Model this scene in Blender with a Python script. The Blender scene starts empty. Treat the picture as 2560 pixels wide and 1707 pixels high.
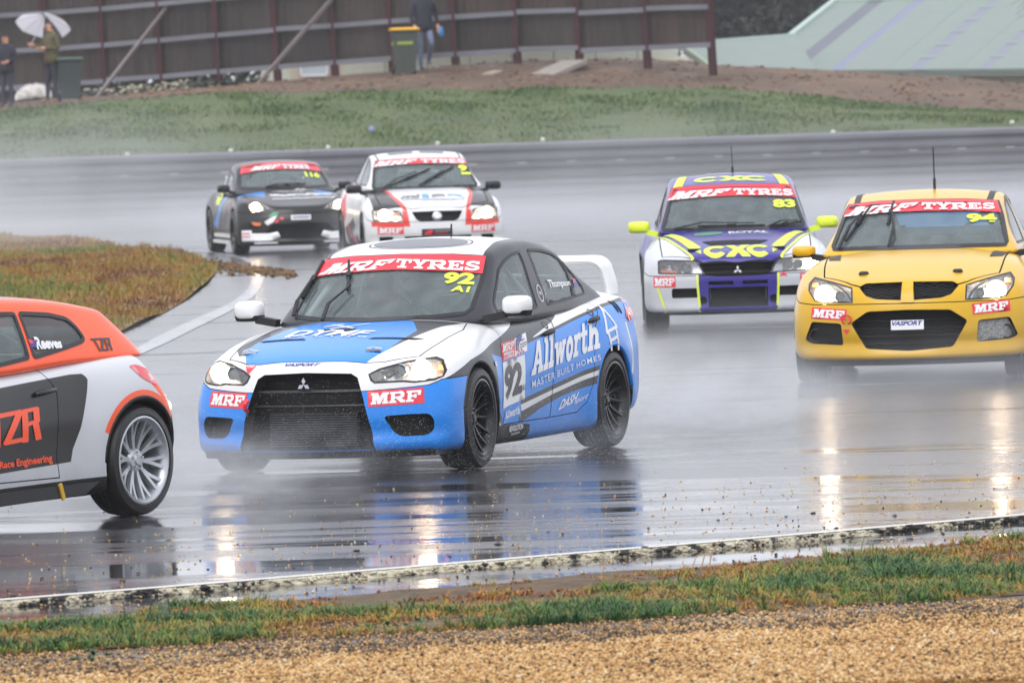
import bpy, bmesh, math, random
import numpy as np
from mathutils import Vector, Matrix, noise
from mathutils.bvhtree import BVHTree
from mathutils.geometry import delaunay_2d_cdt, tessellate_polygon
random.seed(7); rng = np.random.default_rng(7)
scn = bpy.context.scene
R = math.radians

# ------------------------------------------------------------------ camera, sky, sun, exposure
cam_d = bpy.data.cameras.new('camera'); cam = bpy.data.objects.new('camera', cam_d); scn.collection.objects.link(cam)
cam_d.sensor_width = 36; cam_d.sensor_fit = 'HORIZONTAL'; cam_d.lens = 21000 / 2560 * 36
CAM_H, PITCH, ROLL, FPX = 2.59, 1.8575, 1.75, 21000.0
cam.matrix_world = Matrix.Translation((0, 0, CAM_H)) @ Matrix.Rotation(R(90 - PITCH), 4, 'X') @ Matrix.Rotation(R(-ROLL), 4, 'Z')
cam_d.clip_start = 1; cam_d.clip_end = 3000
cam_d.dof.use_dof = True; cam_d.dof.focus_distance = 55.0; cam_d.dof.aperture_fstop = 9.5
scn.camera = cam

world = bpy.data.worlds.new('World'); scn.world = world; world.use_nodes = True
wn, wl = world.node_tree.nodes, world.node_tree.links
sky = wn.new('ShaderNodeTexSky'); sky.sky_type = 'NISHITA'; sky.sun_disc = False
SUN_EL, SUN_ROT = R(52), R(200)
sky.sun_elevation = SUN_EL; sky.sun_rotation = SUN_ROT; sky.dust_density = 4.0; sky.air_density = 1.0; sky.ozone_density = 1.0
hsv = wn.new('ShaderNodeHueSaturation'); hsv.inputs['Saturation'].default_value = 0.16
# an even rain-cloud deck over that sky
deck = wn.new('ShaderNodeMix'); deck.data_type = 'RGBA'; deck.inputs[0].default_value = 0.88; deck.inputs[7].default_value = (6.3, 6.5, 7.1, 1)
wl.new(sky.outputs[0], hsv.inputs['Color']); wl.new(hsv.outputs[0], deck.inputs[6]); wl.new(deck.outputs[2], wn['Background'].inputs[0])
wn['Background'].inputs[1].default_value = 0.13
sun_d = bpy.data.lights.new('sun', 'SUN'); sun_d.energy = 0.8; sun_d.angle = R(40); sun_d.color = (1, .97, .93)
sun = bpy.data.objects.new('sun', sun_d); scn.collection.objects.link(sun)
# the Sky Texture measures its rotation clockwise from +Y
sd = Vector((math.sin(SUN_ROT) * math.cos(SUN_EL), math.cos(SUN_ROT) * math.cos(SUN_EL), math.sin(SUN_EL)))
sun.rotation_euler = sd.to_track_quat('Z', 'Y').to_euler()
vs = scn.view_settings; vs.view_transform = 'Standard'; vs.look = 'None'; vs.gamma = 1; vs.exposure = 0.64; vs.use_curve_mapping = False
scn.cycles.use_denoising = True
try: scn.cycles.denoiser = 'OPENIMAGEDENOISE'
except Exception: pass
scn.cycles.max_bounces = 8; scn.cycles.transparent_max_bounces = 16; scn.cycles.volume_bounces = 1
scn.cycles.volume_step_rate = 2.0; scn.cycles.sample_clamp_indirect = 6
scn.cycles.use_adaptive_sampling = True; scn.cycles.adaptive_threshold = 0.01

# ------------------------------------------------------------------ materials
def nmat(name):
    m = bpy.data.materials.new(name); m.use_nodes = True
    return m, m.node_tree.nodes, m.node_tree.links, m.node_tree.nodes['Principled BSDF']
def rgb(r, g=None, b=None):
    """sRGB 0-255 -> linear"""
    return tuple((c / 255 / 12.92) if c <= 10 else ((c / 255 + .055) / 1.055) ** 2.4 for c in (r, g, b)) + (1,)
def plain(name, col, rough=.5, metal=0, coat=0, spec=.5, var=0.0, scale=8, bump=0.0, bscale=60, emit=None, estr=0):
    m, n, l, p = nmat(name)
    p.inputs['Base Color'].default_value = col; p.inputs['Roughness'].default_value = rough; p.inputs['Metallic'].default_value = metal
    p.inputs['Coat Weight'].default_value = coat; p.inputs['Coat Roughness'].default_value = .04; p.inputs['Specular IOR Level'].default_value = spec
    tc = n.new('ShaderNodeTexCoord')
    if var:
        nz = n.new('ShaderNodeTexNoise'); nz.inputs['Scale'].default_value = scale; nz.inputs['Detail'].default_value = 6
        l.new(tc.outputs['Object'], nz.inputs['Vector'])
        mx = n.new('ShaderNodeMix'); mx.data_type = 'RGBA'; mx.blend_type = 'MULTIPLY'
        mr = n.new('ShaderNodeMapRange'); mr.inputs[1].default_value = .3; mr.inputs[2].default_value = .7
        mr.inputs[3].default_value = 1 - var; mr.inputs[4].default_value = 1 + var * .4
        l.new(nz.outputs[0], mr.inputs[0]); mx.inputs[0].default_value = 1; mx.inputs[6].default_value = col
        l.new(mr.outputs[0], mx.inputs[7]); l.new(mx.outputs[2], p.inputs['Base Color'])
        mr2 = n.new('ShaderNodeMapRange'); mr2.inputs[3].default_value = max(0, rough - .12); mr2.inputs[4].default_value = min(1, rough + .15)
        l.new(nz.outputs[0], mr2.inputs[0]); l.new(mr2.outputs[0], p.inputs['Roughness'])
    if bump:
        nb = n.new('ShaderNodeTexNoise'); nb.inputs['Scale'].default_value = bscale; nb.inputs['Detail'].default_value = 3
        l.new(tc.outputs['Object'], nb.inputs['Vector'])
        b = n.new('ShaderNodeBump'); b.inputs['Strength'].default_value = bump; b.inputs['Distance'].default_value = .01
        l.new(nb.outputs[0], b.inputs['Height']); l.new(b.outputs[0], p.inputs['Normal'])
    if emit:
        p.inputs['Emission Color'].default_value = emit; p.inputs['Emission Strength'].default_value = estr
    return m
def paint_mat(name, col, rough=.28, metal=0):
    """wet car paint: clear coat with rain beads and a film of road grime (denser low on the car, where the wheels throw it)"""
    m, n, l, p = nmat(name)
    p.inputs['Roughness'].default_value = rough; p.inputs['Metallic'].default_value = metal
    p.inputs['Coat Weight'].default_value = .35; p.inputs['Coat Roughness'].default_value = .05; p.inputs['Specular IOR Level'].default_value = .32
    tc = n.new('ShaderNodeTexCoord')
    nz = n.new('ShaderNodeTexNoise'); nz.inputs['Scale'].default_value = 5; nz.inputs['Detail'].default_value = 8; nz.inputs['Roughness'].default_value = .7
    l.new(tc.outputs['Object'], nz.inputs['Vector'])
    sp = n.new('ShaderNodeSeparateXYZ'); l.new(tc.outputs['Object'], sp.inputs[0])
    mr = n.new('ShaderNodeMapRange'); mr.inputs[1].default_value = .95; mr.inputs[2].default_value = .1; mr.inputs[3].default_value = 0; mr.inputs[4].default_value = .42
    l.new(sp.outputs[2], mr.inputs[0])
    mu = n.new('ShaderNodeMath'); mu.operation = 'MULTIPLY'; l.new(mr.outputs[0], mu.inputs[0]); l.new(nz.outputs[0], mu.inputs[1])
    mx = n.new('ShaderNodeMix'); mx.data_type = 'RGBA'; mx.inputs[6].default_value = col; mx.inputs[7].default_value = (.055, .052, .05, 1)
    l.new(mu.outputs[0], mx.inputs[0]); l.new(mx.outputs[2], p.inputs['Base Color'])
    vo = n.new('ShaderNodeTexVoronoi'); vo.inputs['Scale'].default_value = 90; l.new(tc.outputs['Object'], vo.inputs['Vector'])
    b = n.new('ShaderNodeBump'); b.inputs['Strength'].default_value = .10; b.inputs['Distance'].default_value = .004; b.invert = True
    l.new(vo.outputs['Distance'], b.inputs['Height']); l.new(b.outputs[0], p.inputs['Coat Normal'])
    return m
def glass_mat(name, tint=(.82, .93, .92, 1), film=.18, filmcol=(.50, .62, .62, 1)):
    m, n, l, p = nmat(name); n.remove(p); out = n['Material Output']
    tr = n.new('ShaderNodeBsdfTransparent'); tr.inputs[0].default_value = tint
    gl = n.new('ShaderNodeBsdfGlossy'); gl.inputs['Roughness'].default_value = .04
    df = n.new('ShaderNodeBsdfDiffuse'); df.inputs[0].default_value = filmcol
    fr = n.new('ShaderNodeFresnel'); fr.inputs[0].default_value = 1.5
    tc = n.new('ShaderNodeTexCoord'); nz = n.new('ShaderNodeTexNoise'); nz.inputs['Scale'].default_value = 7; nz.inputs['Detail'].default_value = 8
    l.new(tc.outputs['Object'], nz.inputs['Vector'])
    mr = n.new('ShaderNodeMapRange'); mr.inputs[1].default_value = .3; mr.inputs[2].default_value = .75; mr.inputs[3].default_value = film * .75; mr.inputs[4].default_value = film * 1.3
    l.new(nz.outputs[0], mr.inputs[0])
    m1 = n.new('ShaderNodeMixShader'); l.new(mr.outputs[0], m1.inputs[0]); l.new(tr.outputs[0], m1.inputs[1]); l.new(df.outputs[0], m1.inputs[2])
    m2 = n.new('ShaderNodeMixShader'); l.new(fr.outputs[0], m2.inputs[0]); l.new(m1.outputs[0], m2.inputs[1]); l.new(gl.outputs[0], m2.inputs[2])
    l.new(m2.outputs[0], out.inputs['Surface'])
    return m

M = {}
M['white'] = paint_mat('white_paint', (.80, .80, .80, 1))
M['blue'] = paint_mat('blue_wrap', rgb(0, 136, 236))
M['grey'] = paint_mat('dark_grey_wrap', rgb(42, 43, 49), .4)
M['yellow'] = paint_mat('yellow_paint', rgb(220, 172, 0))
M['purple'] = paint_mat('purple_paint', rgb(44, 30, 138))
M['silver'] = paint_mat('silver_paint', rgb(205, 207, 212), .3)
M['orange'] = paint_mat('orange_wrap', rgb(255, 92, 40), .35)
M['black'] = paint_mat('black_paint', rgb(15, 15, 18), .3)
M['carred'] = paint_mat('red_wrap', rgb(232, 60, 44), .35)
M['plastic'] = plain('black_plastic', rgb(21, 21, 24), .5, bump=.1)
M['void'] = plain('dark_recess', rgb(17, 17, 19), .8)
M['cabin_in'] = plain('interior_trim', rgb(158, 164, 166), .8, var=.25)
M['rubber'] = plain('wet_tyre_rubber', rgb(19, 19, 21), .42, var=.3, scale=20, bump=.2, bscale=80)
M['rim_black'] = plain('black_alloy', rgb(30, 31, 34), .3, metal=.4, coat=.3)
M['rim_silver'] = plain('silver_alloy', rgb(190, 193, 198), .3, metal=.7, var=.15, scale=14)
M['disc'] = plain('brake_steel', rgb(95, 92, 90), .4, metal=.8)
M['chrome'] = plain('chrome', rgb(215, 218, 222), .12, metal=1)
M['reflector'] = plain('lamp_reflector', rgb(190, 192, 198), .25, metal=.75)
M['steel'] = plain('cage_steel', rgb(176, 182, 184), .35, metal=.1)
M['cagedark'] = plain('cage_dark_steel', rgb(58, 62, 66), .45)
M['cooler'] = plain('intercooler_fins', rgb(92, 94, 98), .5, metal=.5, var=.3, scale=30)
M['glass'] = glass_mat('window_glass')
M['lens'] = glass_mat('lamp_lens', (.93, .94, .95, 1), .13, (.75, .75, .75, 1))
M['tail'] = plain('red_tail_lamp', rgb(200, 28, 44), .15, coat=1, emit=rgb(220, 20, 40), estr=.15)
M['amber'] = plain('amber_lamp', rgb(230, 120, 40), .2, coat=1)
M['bulb'] = plain('headlamp_bulb', (1, .9, .7, 1), .4, emit=(1, .78, .52, 1), estr=42)
M['soft_glow'] = plain('headlamp_bowl_glow', (1, .9, .75, 1), .4, emit=(1, .80, .56, 1), estr=3.2)  # own emission in place of bulb light thrown back by the bowl
for k_ in ('bulb', 'soft_glow'):     # brightest in the middle of the lamp, falling off to its rim
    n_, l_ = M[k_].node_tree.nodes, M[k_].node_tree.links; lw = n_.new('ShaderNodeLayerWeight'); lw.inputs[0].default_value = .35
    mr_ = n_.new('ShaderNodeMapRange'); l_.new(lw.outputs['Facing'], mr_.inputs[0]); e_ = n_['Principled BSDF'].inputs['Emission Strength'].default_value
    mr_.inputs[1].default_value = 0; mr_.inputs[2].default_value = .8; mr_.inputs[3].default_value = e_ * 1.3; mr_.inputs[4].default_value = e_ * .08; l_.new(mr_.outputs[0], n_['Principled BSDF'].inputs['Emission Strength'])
M['v_red'] = plain('red_vinyl', rgb(226, 42, 58), .35, coat=.3)
M['v_white'] = plain('white_vinyl', (.82, .82, .83, 1), .35, coat=.3)
M['v_black'] = plain('black_vinyl', rgb(26, 26, 30), .4, coat=.3)
M['v_yellow'] = plain('fluoro_yellow_vinyl', rgb(222, 240, 60), .4)
M['v_lime'] = plain('fluoro_lime_vinyl', rgb(225, 240, 70), .4)
M['v_blue'] = plain('blue_vinyl', rgb(40, 110, 215), .35, coat=.3)
M['v_navy'] = plain('navy_vinyl', rgb(52, 54, 140), .35)
M['v_orange'] = plain('orange_vinyl', rgb(255, 84, 36), .35, coat=.3)
M['v_cyan'] = plain('sky_blue_vinyl', rgb(80, 160, 225), .35)
M['v_green'] = plain('green_vinyl', rgb(60, 150, 110), .35)
M['v_grey'] = plain('grey_vinyl', rgb(120, 122, 128), .4)
M['seal'] = plain('black_rubber_seal', rgb(24, 24, 27), .45)
M['mirror_glass'] = plain('mirror_glass', rgb(160, 165, 170), .05, metal=1)
M['skin'] = plain('skin', rgb(205, 150, 125), .5)
M['suit'] = plain('race_suit', rgb(52, 56, 66), .8, var=.2)
M['helmet'] = plain('helmet_shell', rgb(190, 60, 55), .25, coat=.6)
M['helmet_dark'] = plain('dark_helmet_shell', rgb(48, 50, 54), .25, coat=.6)

# ------------------------------------------------------------------ object helpers
COL = scn.collection
def link(name, me, parent=None, mats=None):
    o = bpy.data.objects.new(name, me); COL.objects.link(o)
    if mats:
        for m in mats: me.materials.append(m)
    if parent is not None: o.parent = parent
    return o
def tag(o, label=None, cat=None, group=None, kind=None):
    for k, v in (('label', label), ('category', cat), ('group', group), ('kind', kind)):
        if v: o[k] = v
    return o
def empty(name, loc=(0, 0, 0), rz=0, parent=None, **kw):
    o = bpy.data.objects.new(name, None); COL.objects.link(o); o.location = loc; o.rotation_euler = (0, 0, rz); o.empty_display_size = .2
    if parent is not None: o.parent = parent
    return tag(o, **kw)
def pydata(name, v, f, parent=None, mat=None, smooth=False, kind=None):
    me = bpy.data.meshes.new(name); me.from_pydata([tuple(map(float, a)) for a in v], [], [tuple(map(int, a)) for a in f]); me.update()
    if smooth: me.polygons.foreach_set('use_smooth', np.ones(len(me.polygons), bool))
    o = link(name, me, parent, [mat] if mat else None)
    if kind: o['kind'] = kind
    return o
def bulk(name, V, F, mat, parent=None, attr=None, smooth=False):
    """big triangle soup from numpy arrays"""
    me = bpy.data.meshes.new(name); V = np.asarray(V, np.float32); F = np.asarray(F, np.int32); k = F.shape[1]
    me.vertices.add(len(V)); me.vertices.foreach_set('co', V.ravel())
    me.loops.add(F.size); me.loops.foreach_set('vertex_index', F.ravel())
    me.polygons.add(len(F)); me.polygons.foreach_set('loop_start', np.arange(0, F.size, k, dtype=np.int32))
    if attr is not None:
        a = me.attributes.new('tint', 'FLOAT', 'POINT'); a.data.foreach_set('value', np.asarray(attr, np.float32))
    me.update(calc_edges=True); me.validate()
    if smooth: me.polygons.foreach_set('use_smooth', np.ones(len(me.polygons), bool))
    return link(name, me, parent, [mat])

class MB:
    """collects simple solids into one mesh"""
    def __init__(s): s.v = []; s.f = []
    def add(s, v, f):
        b = len(s.v); s.v += [tuple(a) for a in v]; s.f += [tuple(i + b for i in q) for q in f]; return s
    def box(s, c, d, rot=None):
        v = []
        for dx in (-.5, .5):
            for dy in (-.5, .5):
                for dz in (-.5, .5):
                    q = Vector((dx * d[0], dy * d[1], dz * d[2]))
                    if rot is not None: q = rot @ q
                    v.append(q + Vector(c))
        return s.add(v, [(0, 1, 3, 2), (4, 6, 7, 5), (0, 4, 5, 1), (2, 3, 7, 6), (0, 2, 6, 4), (1, 5, 7, 3)])
    def bar(s, a, b, w, h=None, up=(0, 0, 1)):
        a, b = Vector(a), Vector(b); d = (b - a); L = d.length; z = d.normalized(); u = Vector(up)
        if abs(z.dot(u)) > .95: u = Vector((1, 0, 0))
        x = z.cross(u).normalized(); y = x.cross(z)
        m = Matrix((x, y, z)).transposed()
        return s.box((a + b) / 2, (w, h or w, L), m)
    def tube(s, pts, r, n=8, cap=True):
        P = [Vector(p) for p in pts]; rr = r if hasattr(r, '__len__') else [r] * len(P)
        t0 = (P[1] - P[0]).normalized(); u = Vector((0, 0, 1)) if abs(t0.z) < .9 else Vector((1, 0, 0))
        x = t0.cross(u).normalized(); v = []; f = []
        for i, p in enumerate(P):
            t = ((P[min(i + 1, len(P) - 1)] - P[max(i - 1, 0)])).normalized()
            x = (x - t * x.dot(t)).normalized(); y = t.cross(x)
            for k in range(n):
                a = 2 * math.pi * k / n; v.append(p + (x * math.cos(a) + y * math.sin(a)) * rr[i])
        for i in range(len(P) - 1):
            for k in range(n):
                k2 = (k + 1) % n; f.append((i * n + k, i * n + k2, (i + 1) * n + k2, (i + 1) * n + k))
        if cap: f += [tuple(range(n))[::-1], tuple((len(P) - 1) * n + k for k in range(n))]
        return s.add(v, f)
    def lathe(s, prof, n=32, axis='Y', c=(0, 0, 0), closed=False):
        """prof: list of (r, h) turned about axis"""
        v = []; f = []; m = len(prof)
        for k in range(n):
            a = 2 * math.pi * k / n; ca, sa = math.cos(a), math.sin(a)
            for r, h in prof:
                if axis == 'Y': q = (r * ca, h, r * sa)
                elif axis == 'Z': q = (r * ca, r * sa, h)
                else: q = (h, r * ca, r * sa)
                v.append(Vector(q) + Vector(c))
        for k in range(n):
            k2 = (k + 1) % n
            for i in range(m if closed else m - 1):
                i2 = (i + 1) % m; f.append((k * m + i, k * m + i2, k2 * m + i2, k2 * m + i))
        return s.add(v, f)
    def prism(s, poly, axis, a, b):
        """closed prism of a 2D polygon: axis 'y' poly=(x,z); 'x' poly=(y,z); 'z' poly=(x,y)"""
        n = len(poly); ar = sum(poly[i][0] * poly[(i + 1) % n][1] - poly[(i + 1) % n][0] * poly[i][1] for i in range(n))
        if ar < 0: poly = poly[::-1]
        g = {'y': lambda p, h: (p[0], h, p[1]), 'x': lambda p, h: (h, p[0], p[1]), 'z': lambda p, h: (p[0], p[1], h)}[axis]
        v = [g(p, a) for p in poly] + [g(p, b) for p in poly]
        tri = tessellate_polygon([[Vector((p[0], p[1], 0)) for p in poly]])
        f = []
        for t in tri:
            p0, p1, p2 = (poly[i] for i in t)
            if (p1[0] - p0[0]) * (p2[1] - p0[1]) - (p1[1] - p0[1]) * (p2[0] - p0[0]) < 0: t = t[::-1]
            f.append(tuple(t[::-1])); f.append(tuple(i + n for i in t))
        f += [(i, (i + 1) % n, (i + 1) % n + n, i + n) for i in range(n)]
        if (axis == 'y') == (b > a): f = [q[::-1] for q in f]
        return s.add(v, f)
    def build(s, name, mat, parent=None, smooth=False, angle=None):
        o = pydata(name, s.v, s.f, parent, mat, smooth)
        if angle: o.data.set_sharp_from_angle(angle=R(angle))
        return o

class Curve:
    """monotone cubic through (x, value) points"""
    def __init__(s, pts):
        p = sorted(pts); s.x = np.array([a[0] for a in p], float); s.y = np.array([a[1] for a in p], float)
        h = np.diff(s.x); d = np.diff(s.y) / h; m = np.zeros(len(p))
        if len(p) > 2:
            m[1:-1] = np.where(d[:-1] * d[1:] > 0, 2 * d[:-1] * d[1:] / (d[:-1] + d[1:] + 1e-12), 0)
        m[0] = d[0]; m[-1] = d[-1]; s.m = m
    def __call__(s, x):
        x = np.clip(np.asarray(x, float), s.x[0], s.x[-1]); i = np.clip(np.searchsorted(s.x, x) - 1, 0, len(s.x) - 2)
        h = s.x[i + 1] - s.x[i]; t = (x - s.x[i]) / h
        return (2 * t**3 - 3 * t**2 + 1) * s.y[i] + (t**3 - 2 * t**2 + t) * h * s.m[i] + (-2 * t**3 + 3 * t**2) * s.y[i + 1] + (t**3 - t**2) * h * s.m[i + 1]

def round_poly(poly, r, n=4):
    """round the corners of a 2D polygon; r is one radius or one per corner"""
    out = []; N = len(poly); rr = r if hasattr(r, '__len__') else [r] * N
    for i in range(N):
        p = Vector(poly[i]); a = Vector(poly[i - 1]) - p; b = Vector(poly[(i + 1) % N]) - p
        k = min(rr[i], a.length * .45, b.length * .45)
        if k < 1e-4: out.append(tuple(p)); continue
        p0 = p + a.normalized() * k; p1 = p + b.normalized() * k
        for j in range(n + 1):
            t = j / n; out.append(tuple(p0 * (1 - t) ** 2 + p * 2 * t * (1 - t) + p1 * t * t))
    return out
def inside(pts, poly):
    x, y = pts[:, 0], pts[:, 1]; c = np.zeros(len(pts), bool); n = len(poly)
    for i in range(n):
        x0, y0 = poly[i]; x1, y1 = poly[(i + 1) % n]
        if y0 == y1: continue
        c ^= ((y0 > y) != (y1 > y)) & (x < (x1 - x0) * (y - y0) / (y1 - y0) + x0)
    return c
def tri2d(polys, res=.05):
    """union of polygons -> triangles with interior points every res"""
    V = []; E = []
    for P in polys:
        s = len(V); n = len(P)
        for i in range(n):
            a = np.array(P[i]); b = np.array(P[(i + 1) % n]); k = max(1, int(math.ceil(np.linalg.norm(b - a) / res)))
            for j in range(k): V.append(tuple(a + (b - a) * j / k))
        E += [(i, i + 1) for i in range(s, len(V) - 1)] + [(len(V) - 1, s)]
    A = np.array(V); lo, hi = A.min(0), A.max(0)
    gx = np.arange(lo[0] + res * .5, hi[0], res); gy = np.arange(lo[1] + res * .5, hi[1], res * .9)
    if len(gx) and len(gy):
        G = np.stack(np.meshgrid(gx, gy), -1).astype(float); G[1::2, :, 0] += res * .5; G = G.reshape(-1, 2)
        k = np.zeros(len(G), bool)
        for P in polys: k |= inside(G, P)
        G = G[k]
        if len(G):
            d = np.min(np.linalg.norm(G[:, None] - A[None], axis=2), axis=1) if len(G) * len(A) < 4e6 else np.ones(len(G))
            V += [tuple(g) for g in G[d > res * .35]]
    r = delaunay_2d_cdt([Vector(v) for v in V], E, [], 0, 1e-6)
    P2 = np.array([tuple(v) for v in r[0]]); T = np.array([t for t in r[2] if len(t) == 3])
    c = P2[T].mean(1); k = np.zeros(len(T), bool)
    for P in polys: k |= inside(c, P)
    a = P2[T]; ar = (a[:, 1, 0] - a[:, 0, 0]) * (a[:, 2, 1] - a[:, 0, 1]) - (a[:, 1, 1] - a[:, 0, 1]) * (a[:, 2, 0] - a[:, 0, 0])
    T[ar < 0] = T[ar < 0][:, ::-1]; k &= np.abs(ar) > 1e-10
    T = T[k]; u, inv = np.unique(T, return_inverse=True)
    return P2[u], inv.reshape(T.shape)

# ------------------------------------------------------------------ lettering
def stroke(pts, w):
    out = []
    for (x0, y0), (x1, y1) in zip(pts, pts[1:]):
        d = Vector((x1 - x0, y1 - y0)); L = d.length; d /= L; n = Vector((-d.y, d.x)) * w / 2; e = d * w * .3
        a = Vector((x0, y0)) - e; b = Vector((x1, y1)) + e
        out.append([tuple(a - n), tuple(b - n), tuple(b + n), tuple(a + n)])
    return out
def arc(cx, cy, rx, ry, a0, a1, n=10):
    return [(cx + rx * math.cos(R(a0 + (a1 - a0) * i / n)), cy + ry * math.sin(R(a0 + (a1 - a0) * i / n))) for i in range(n + 1)]
def bx(x0, y0, x1, y1): return [(x0, y0), (x1, y0), (x1, y1), (x0, y1)]
def slab_glyph(c):
    """heavy slab-serif letters: (polygons, advance), height 1"""
    s = .2; k = .27
    V = lambda x: bx(x, 0, x + k, 1)
    sf = lambda x0, x1, y: bx(x0, y, x1, y + s)
    if c == 'M': return [V(.1), V(.93), sf(0, .42, 0), sf(.85, 1.3, 0), sf(0, .35, .8), sf(.95, 1.3, .8), [(.2, 1), (.5, 1), (.75, .3), (.62, 0), (.52, 0)], [(1.1, 1), (.82, 1), (.52, .3), (.6, 0), (.72, 0)]], 1.33
    if c == 'R': return [V(.1), sf(0, .5, 0), sf(0, .5, .8), bx(.3, .8, .75, 1), bx(.3, .38, .75, .56), *stroke(arc(.72, .69, .19, .215, -90, 90), .26), [(.45, .42), (.75, .42), (1.12, .2), (1.12, 0), (.82, 0)]], 1.14
    if c == 'F': return [V(.1), sf(0, .55, 0), bx(0, .8, 1.0, 1), bx(.78, .56, 1.0, .9), bx(.3, .42, .62, .6), bx(.55, .33, .72, .69)], 1.03
    if c == 'T': return [V(.36), sf(.2, .8, 0), bx(0, .8, 1, 1), bx(0, .58, .17, .9), bx(.83, .58, 1, .9)], 1.02
    if c == 'Y': return [bx(.38, 0, .65, .5), sf(.22, .8, 0), [(.05, .95), (.38, .95), (.6, .55), (.6, .35), (.42, .35)], [(.98, .95), (.68, .95), (.42, .5), (.45, .35), (.62, .35)], sf(0, .45, .82), sf(.62, 1.05, .82)], 1.05
    if c == 'E': return [V(.1), bx(0, 0, .95, .2), bx(0, .8, .92, 1), bx(.3, .41, .6, .59), bx(.52, .32, .66, .68), bx(.78, 0, .95, .38), bx(.75, .64, .92, 1)], .98
    if c == 'S': return [*stroke(arc(.45, .72, .27, .185, 20, 270, 12), .22), *stroke(arc(.45, .29, .3, .19, 90, -160, 12), .22), bx(.68, .66, .82, .98), bx(.05, .04, .19, .36)], .9
    if c == 'A': return [[(.42, 1), (.72, 1), (.36, .1), (.1, .1)], [(.5, 1), (.74, 1), (1.08, .1), (.78, .1)], bx(.32, .28, .82, .44), sf(0, .48, 0), sf(.66, 1.18, 0)], 1.2
    if c == 'l': return [V(.1), sf(0, .48, 0), bx(0, .84, .3, 1)], .5
    if c == 'w': return [[(.08, .68), (.36, .68), (.52, .0), (.3, .0)], [(.5, .68), (.68, .68), (.5, 0), (.32, 0)], [(.5, .68), (.74, .68), (.9, 0), (.68, 0)], [(.88, .68), (1.12, .68), (.9, 0), (.7, 0)], bx(0, .54, .42, .7), bx(.8, .54, 1.2, .7)], 1.2
    if c == 'o': return [*stroke(arc(.36, .34, .24, .27, 0, 360, 20), .24)], .74
    if c == 'r': return [bx(.1, 0, .36, .68), bx(0, 0, .5, .16), bx(0, .54, .3, .7), *stroke(arc(.52, .42, .22, .2, 150, 50, 6), .2)], .72
    if c == 't': return [bx(.14, .12, .4, .95), bx(0, .54, .6, .7), *stroke(arc(.42, .2, .16, .12, 180, 320, 6), .2)], .64
    if c == 'h': return [V(.1), bx(0, 0, .44, .16), bx(0, .84, .3, 1), bx(.58, 0, .84, .5), bx(.52, 0, .96, .16), *stroke(arc(.5, .42, .2, .18, 170, 0, 8), .22)], .98
    if c == ' ': return [], .35
    return [bx(0, 0, .8, 1)], .9
def slab_text(t, gap=.03):
    P = []; x = 0
    for ch in t:
        g, a = slab_glyph(ch); P += [[(px + x, py) for px, py in q] for q in g]; x += a + gap
    return P, x - gap
_font = {}
def font_text(t, bold=0.0, shear=0.0, space=1.0):
    """triangles of a word in Blender's own font, scaled into the unit square"""
    key = (t, bold, shear, space)
    if key in _font: return _font[key]
    cu = bpy.data.curves.new('lettering', 'FONT'); cu.body = t; cu.offset = bold; cu.shear = shear; cu.space_character = space; cu.resolution_u = 4; cu.fill_mode = 'FRONT'
    o = bpy.data.objects.new('lettering', cu); COL.objects.link(o); dg = bpy.context.evaluated_depsgraph_get()
    me = bpy.data.meshes.new_from_object(o.evaluated_get(dg)); bm = bmesh.new(); bm.from_mesh(me); bmesh.ops.triangulate(bm, faces=bm.faces)
    bmesh.ops.remove_doubles(bm, verts=bm.verts, dist=1e-4)
    P = np.array([v.co[:2] for v in bm.verts]); bm.verts.index_update(); T = np.array([[v.index for v in f.verts] for f in bm.faces]); bm.free()
    bpy.data.objects.remove(o); bpy.data.curves.remove(cu); bpy.data.meshes.remove(me)
    lo, hi = P.min(0), P.max(0); P = (P - lo) / (hi - lo)
    _font[key] = (P, T); return P, T
# ------------------------------------------------------------------ car bodies
def lattice(nu, nv, nw):
    g = np.full((nu + 1, nv + 1, nw + 1), -1); I, J, K = np.indices(g.shape)
    s = (I == 0) | (I == nu) | (J == 0) | (J == nv) | (K == 0) | (K == nw)
    g[s] = np.arange(s.sum()); ijk = np.stack([I[s], J[s], K[s]], 1); F = []
    def q(a, b, c, d): F.append(np.stack([a.ravel(), b.ravel(), c.ravel(), d.ravel()], 1))
    for e, fl in ((nu, 0), (0, 1)):
        a = g[e]; t = (a[:-1, :-1], a[1:, :-1], a[1:, 1:], a[:-1, 1:]); q(*(t[::-1] if fl else t))
    for e, fl in ((nv, 0), (0, 1)):
        a = g[:, e]; t = (a[:-1, :-1], a[:-1, 1:], a[1:, 1:], a[1:, :-1]); q(*(t[::-1] if fl else t))
    for e, fl in ((nw, 0), (0, 1)):
        a = g[:, :, e]; t = (a[:-1, :-1], a[1:, :-1], a[1:, 1:], a[:-1, 1:]); q(*(t[::-1] if fl else t))
    return ijk, np.concatenate(F)
def relax(P, F, wt, it):
    E = np.concatenate([F[:, [0, 1]], F[:, [1, 2]], F[:, [2, 3]], F[:, [3, 0]]])
    deg = np.zeros(len(P)); np.add.at(deg, E[:, 0], 1); np.add.at(deg, E[:, 1], 1)
    for _ in range(it):
        a = np.zeros_like(P); np.add.at(a, E[:, 0], P[E[:, 1]]); np.add.at(a, E[:, 1], P[E[:, 0]])
        P = P + (a / deg[:, None] - P) * wt[:, None] * .5
    return P
def edge_weight(ijk, n, k):
    d = np.sort(np.minimum(ijk, np.array(n) - ijk), 1)
    return np.clip(1 - d[:, 1] / k, 0, 1)
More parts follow.
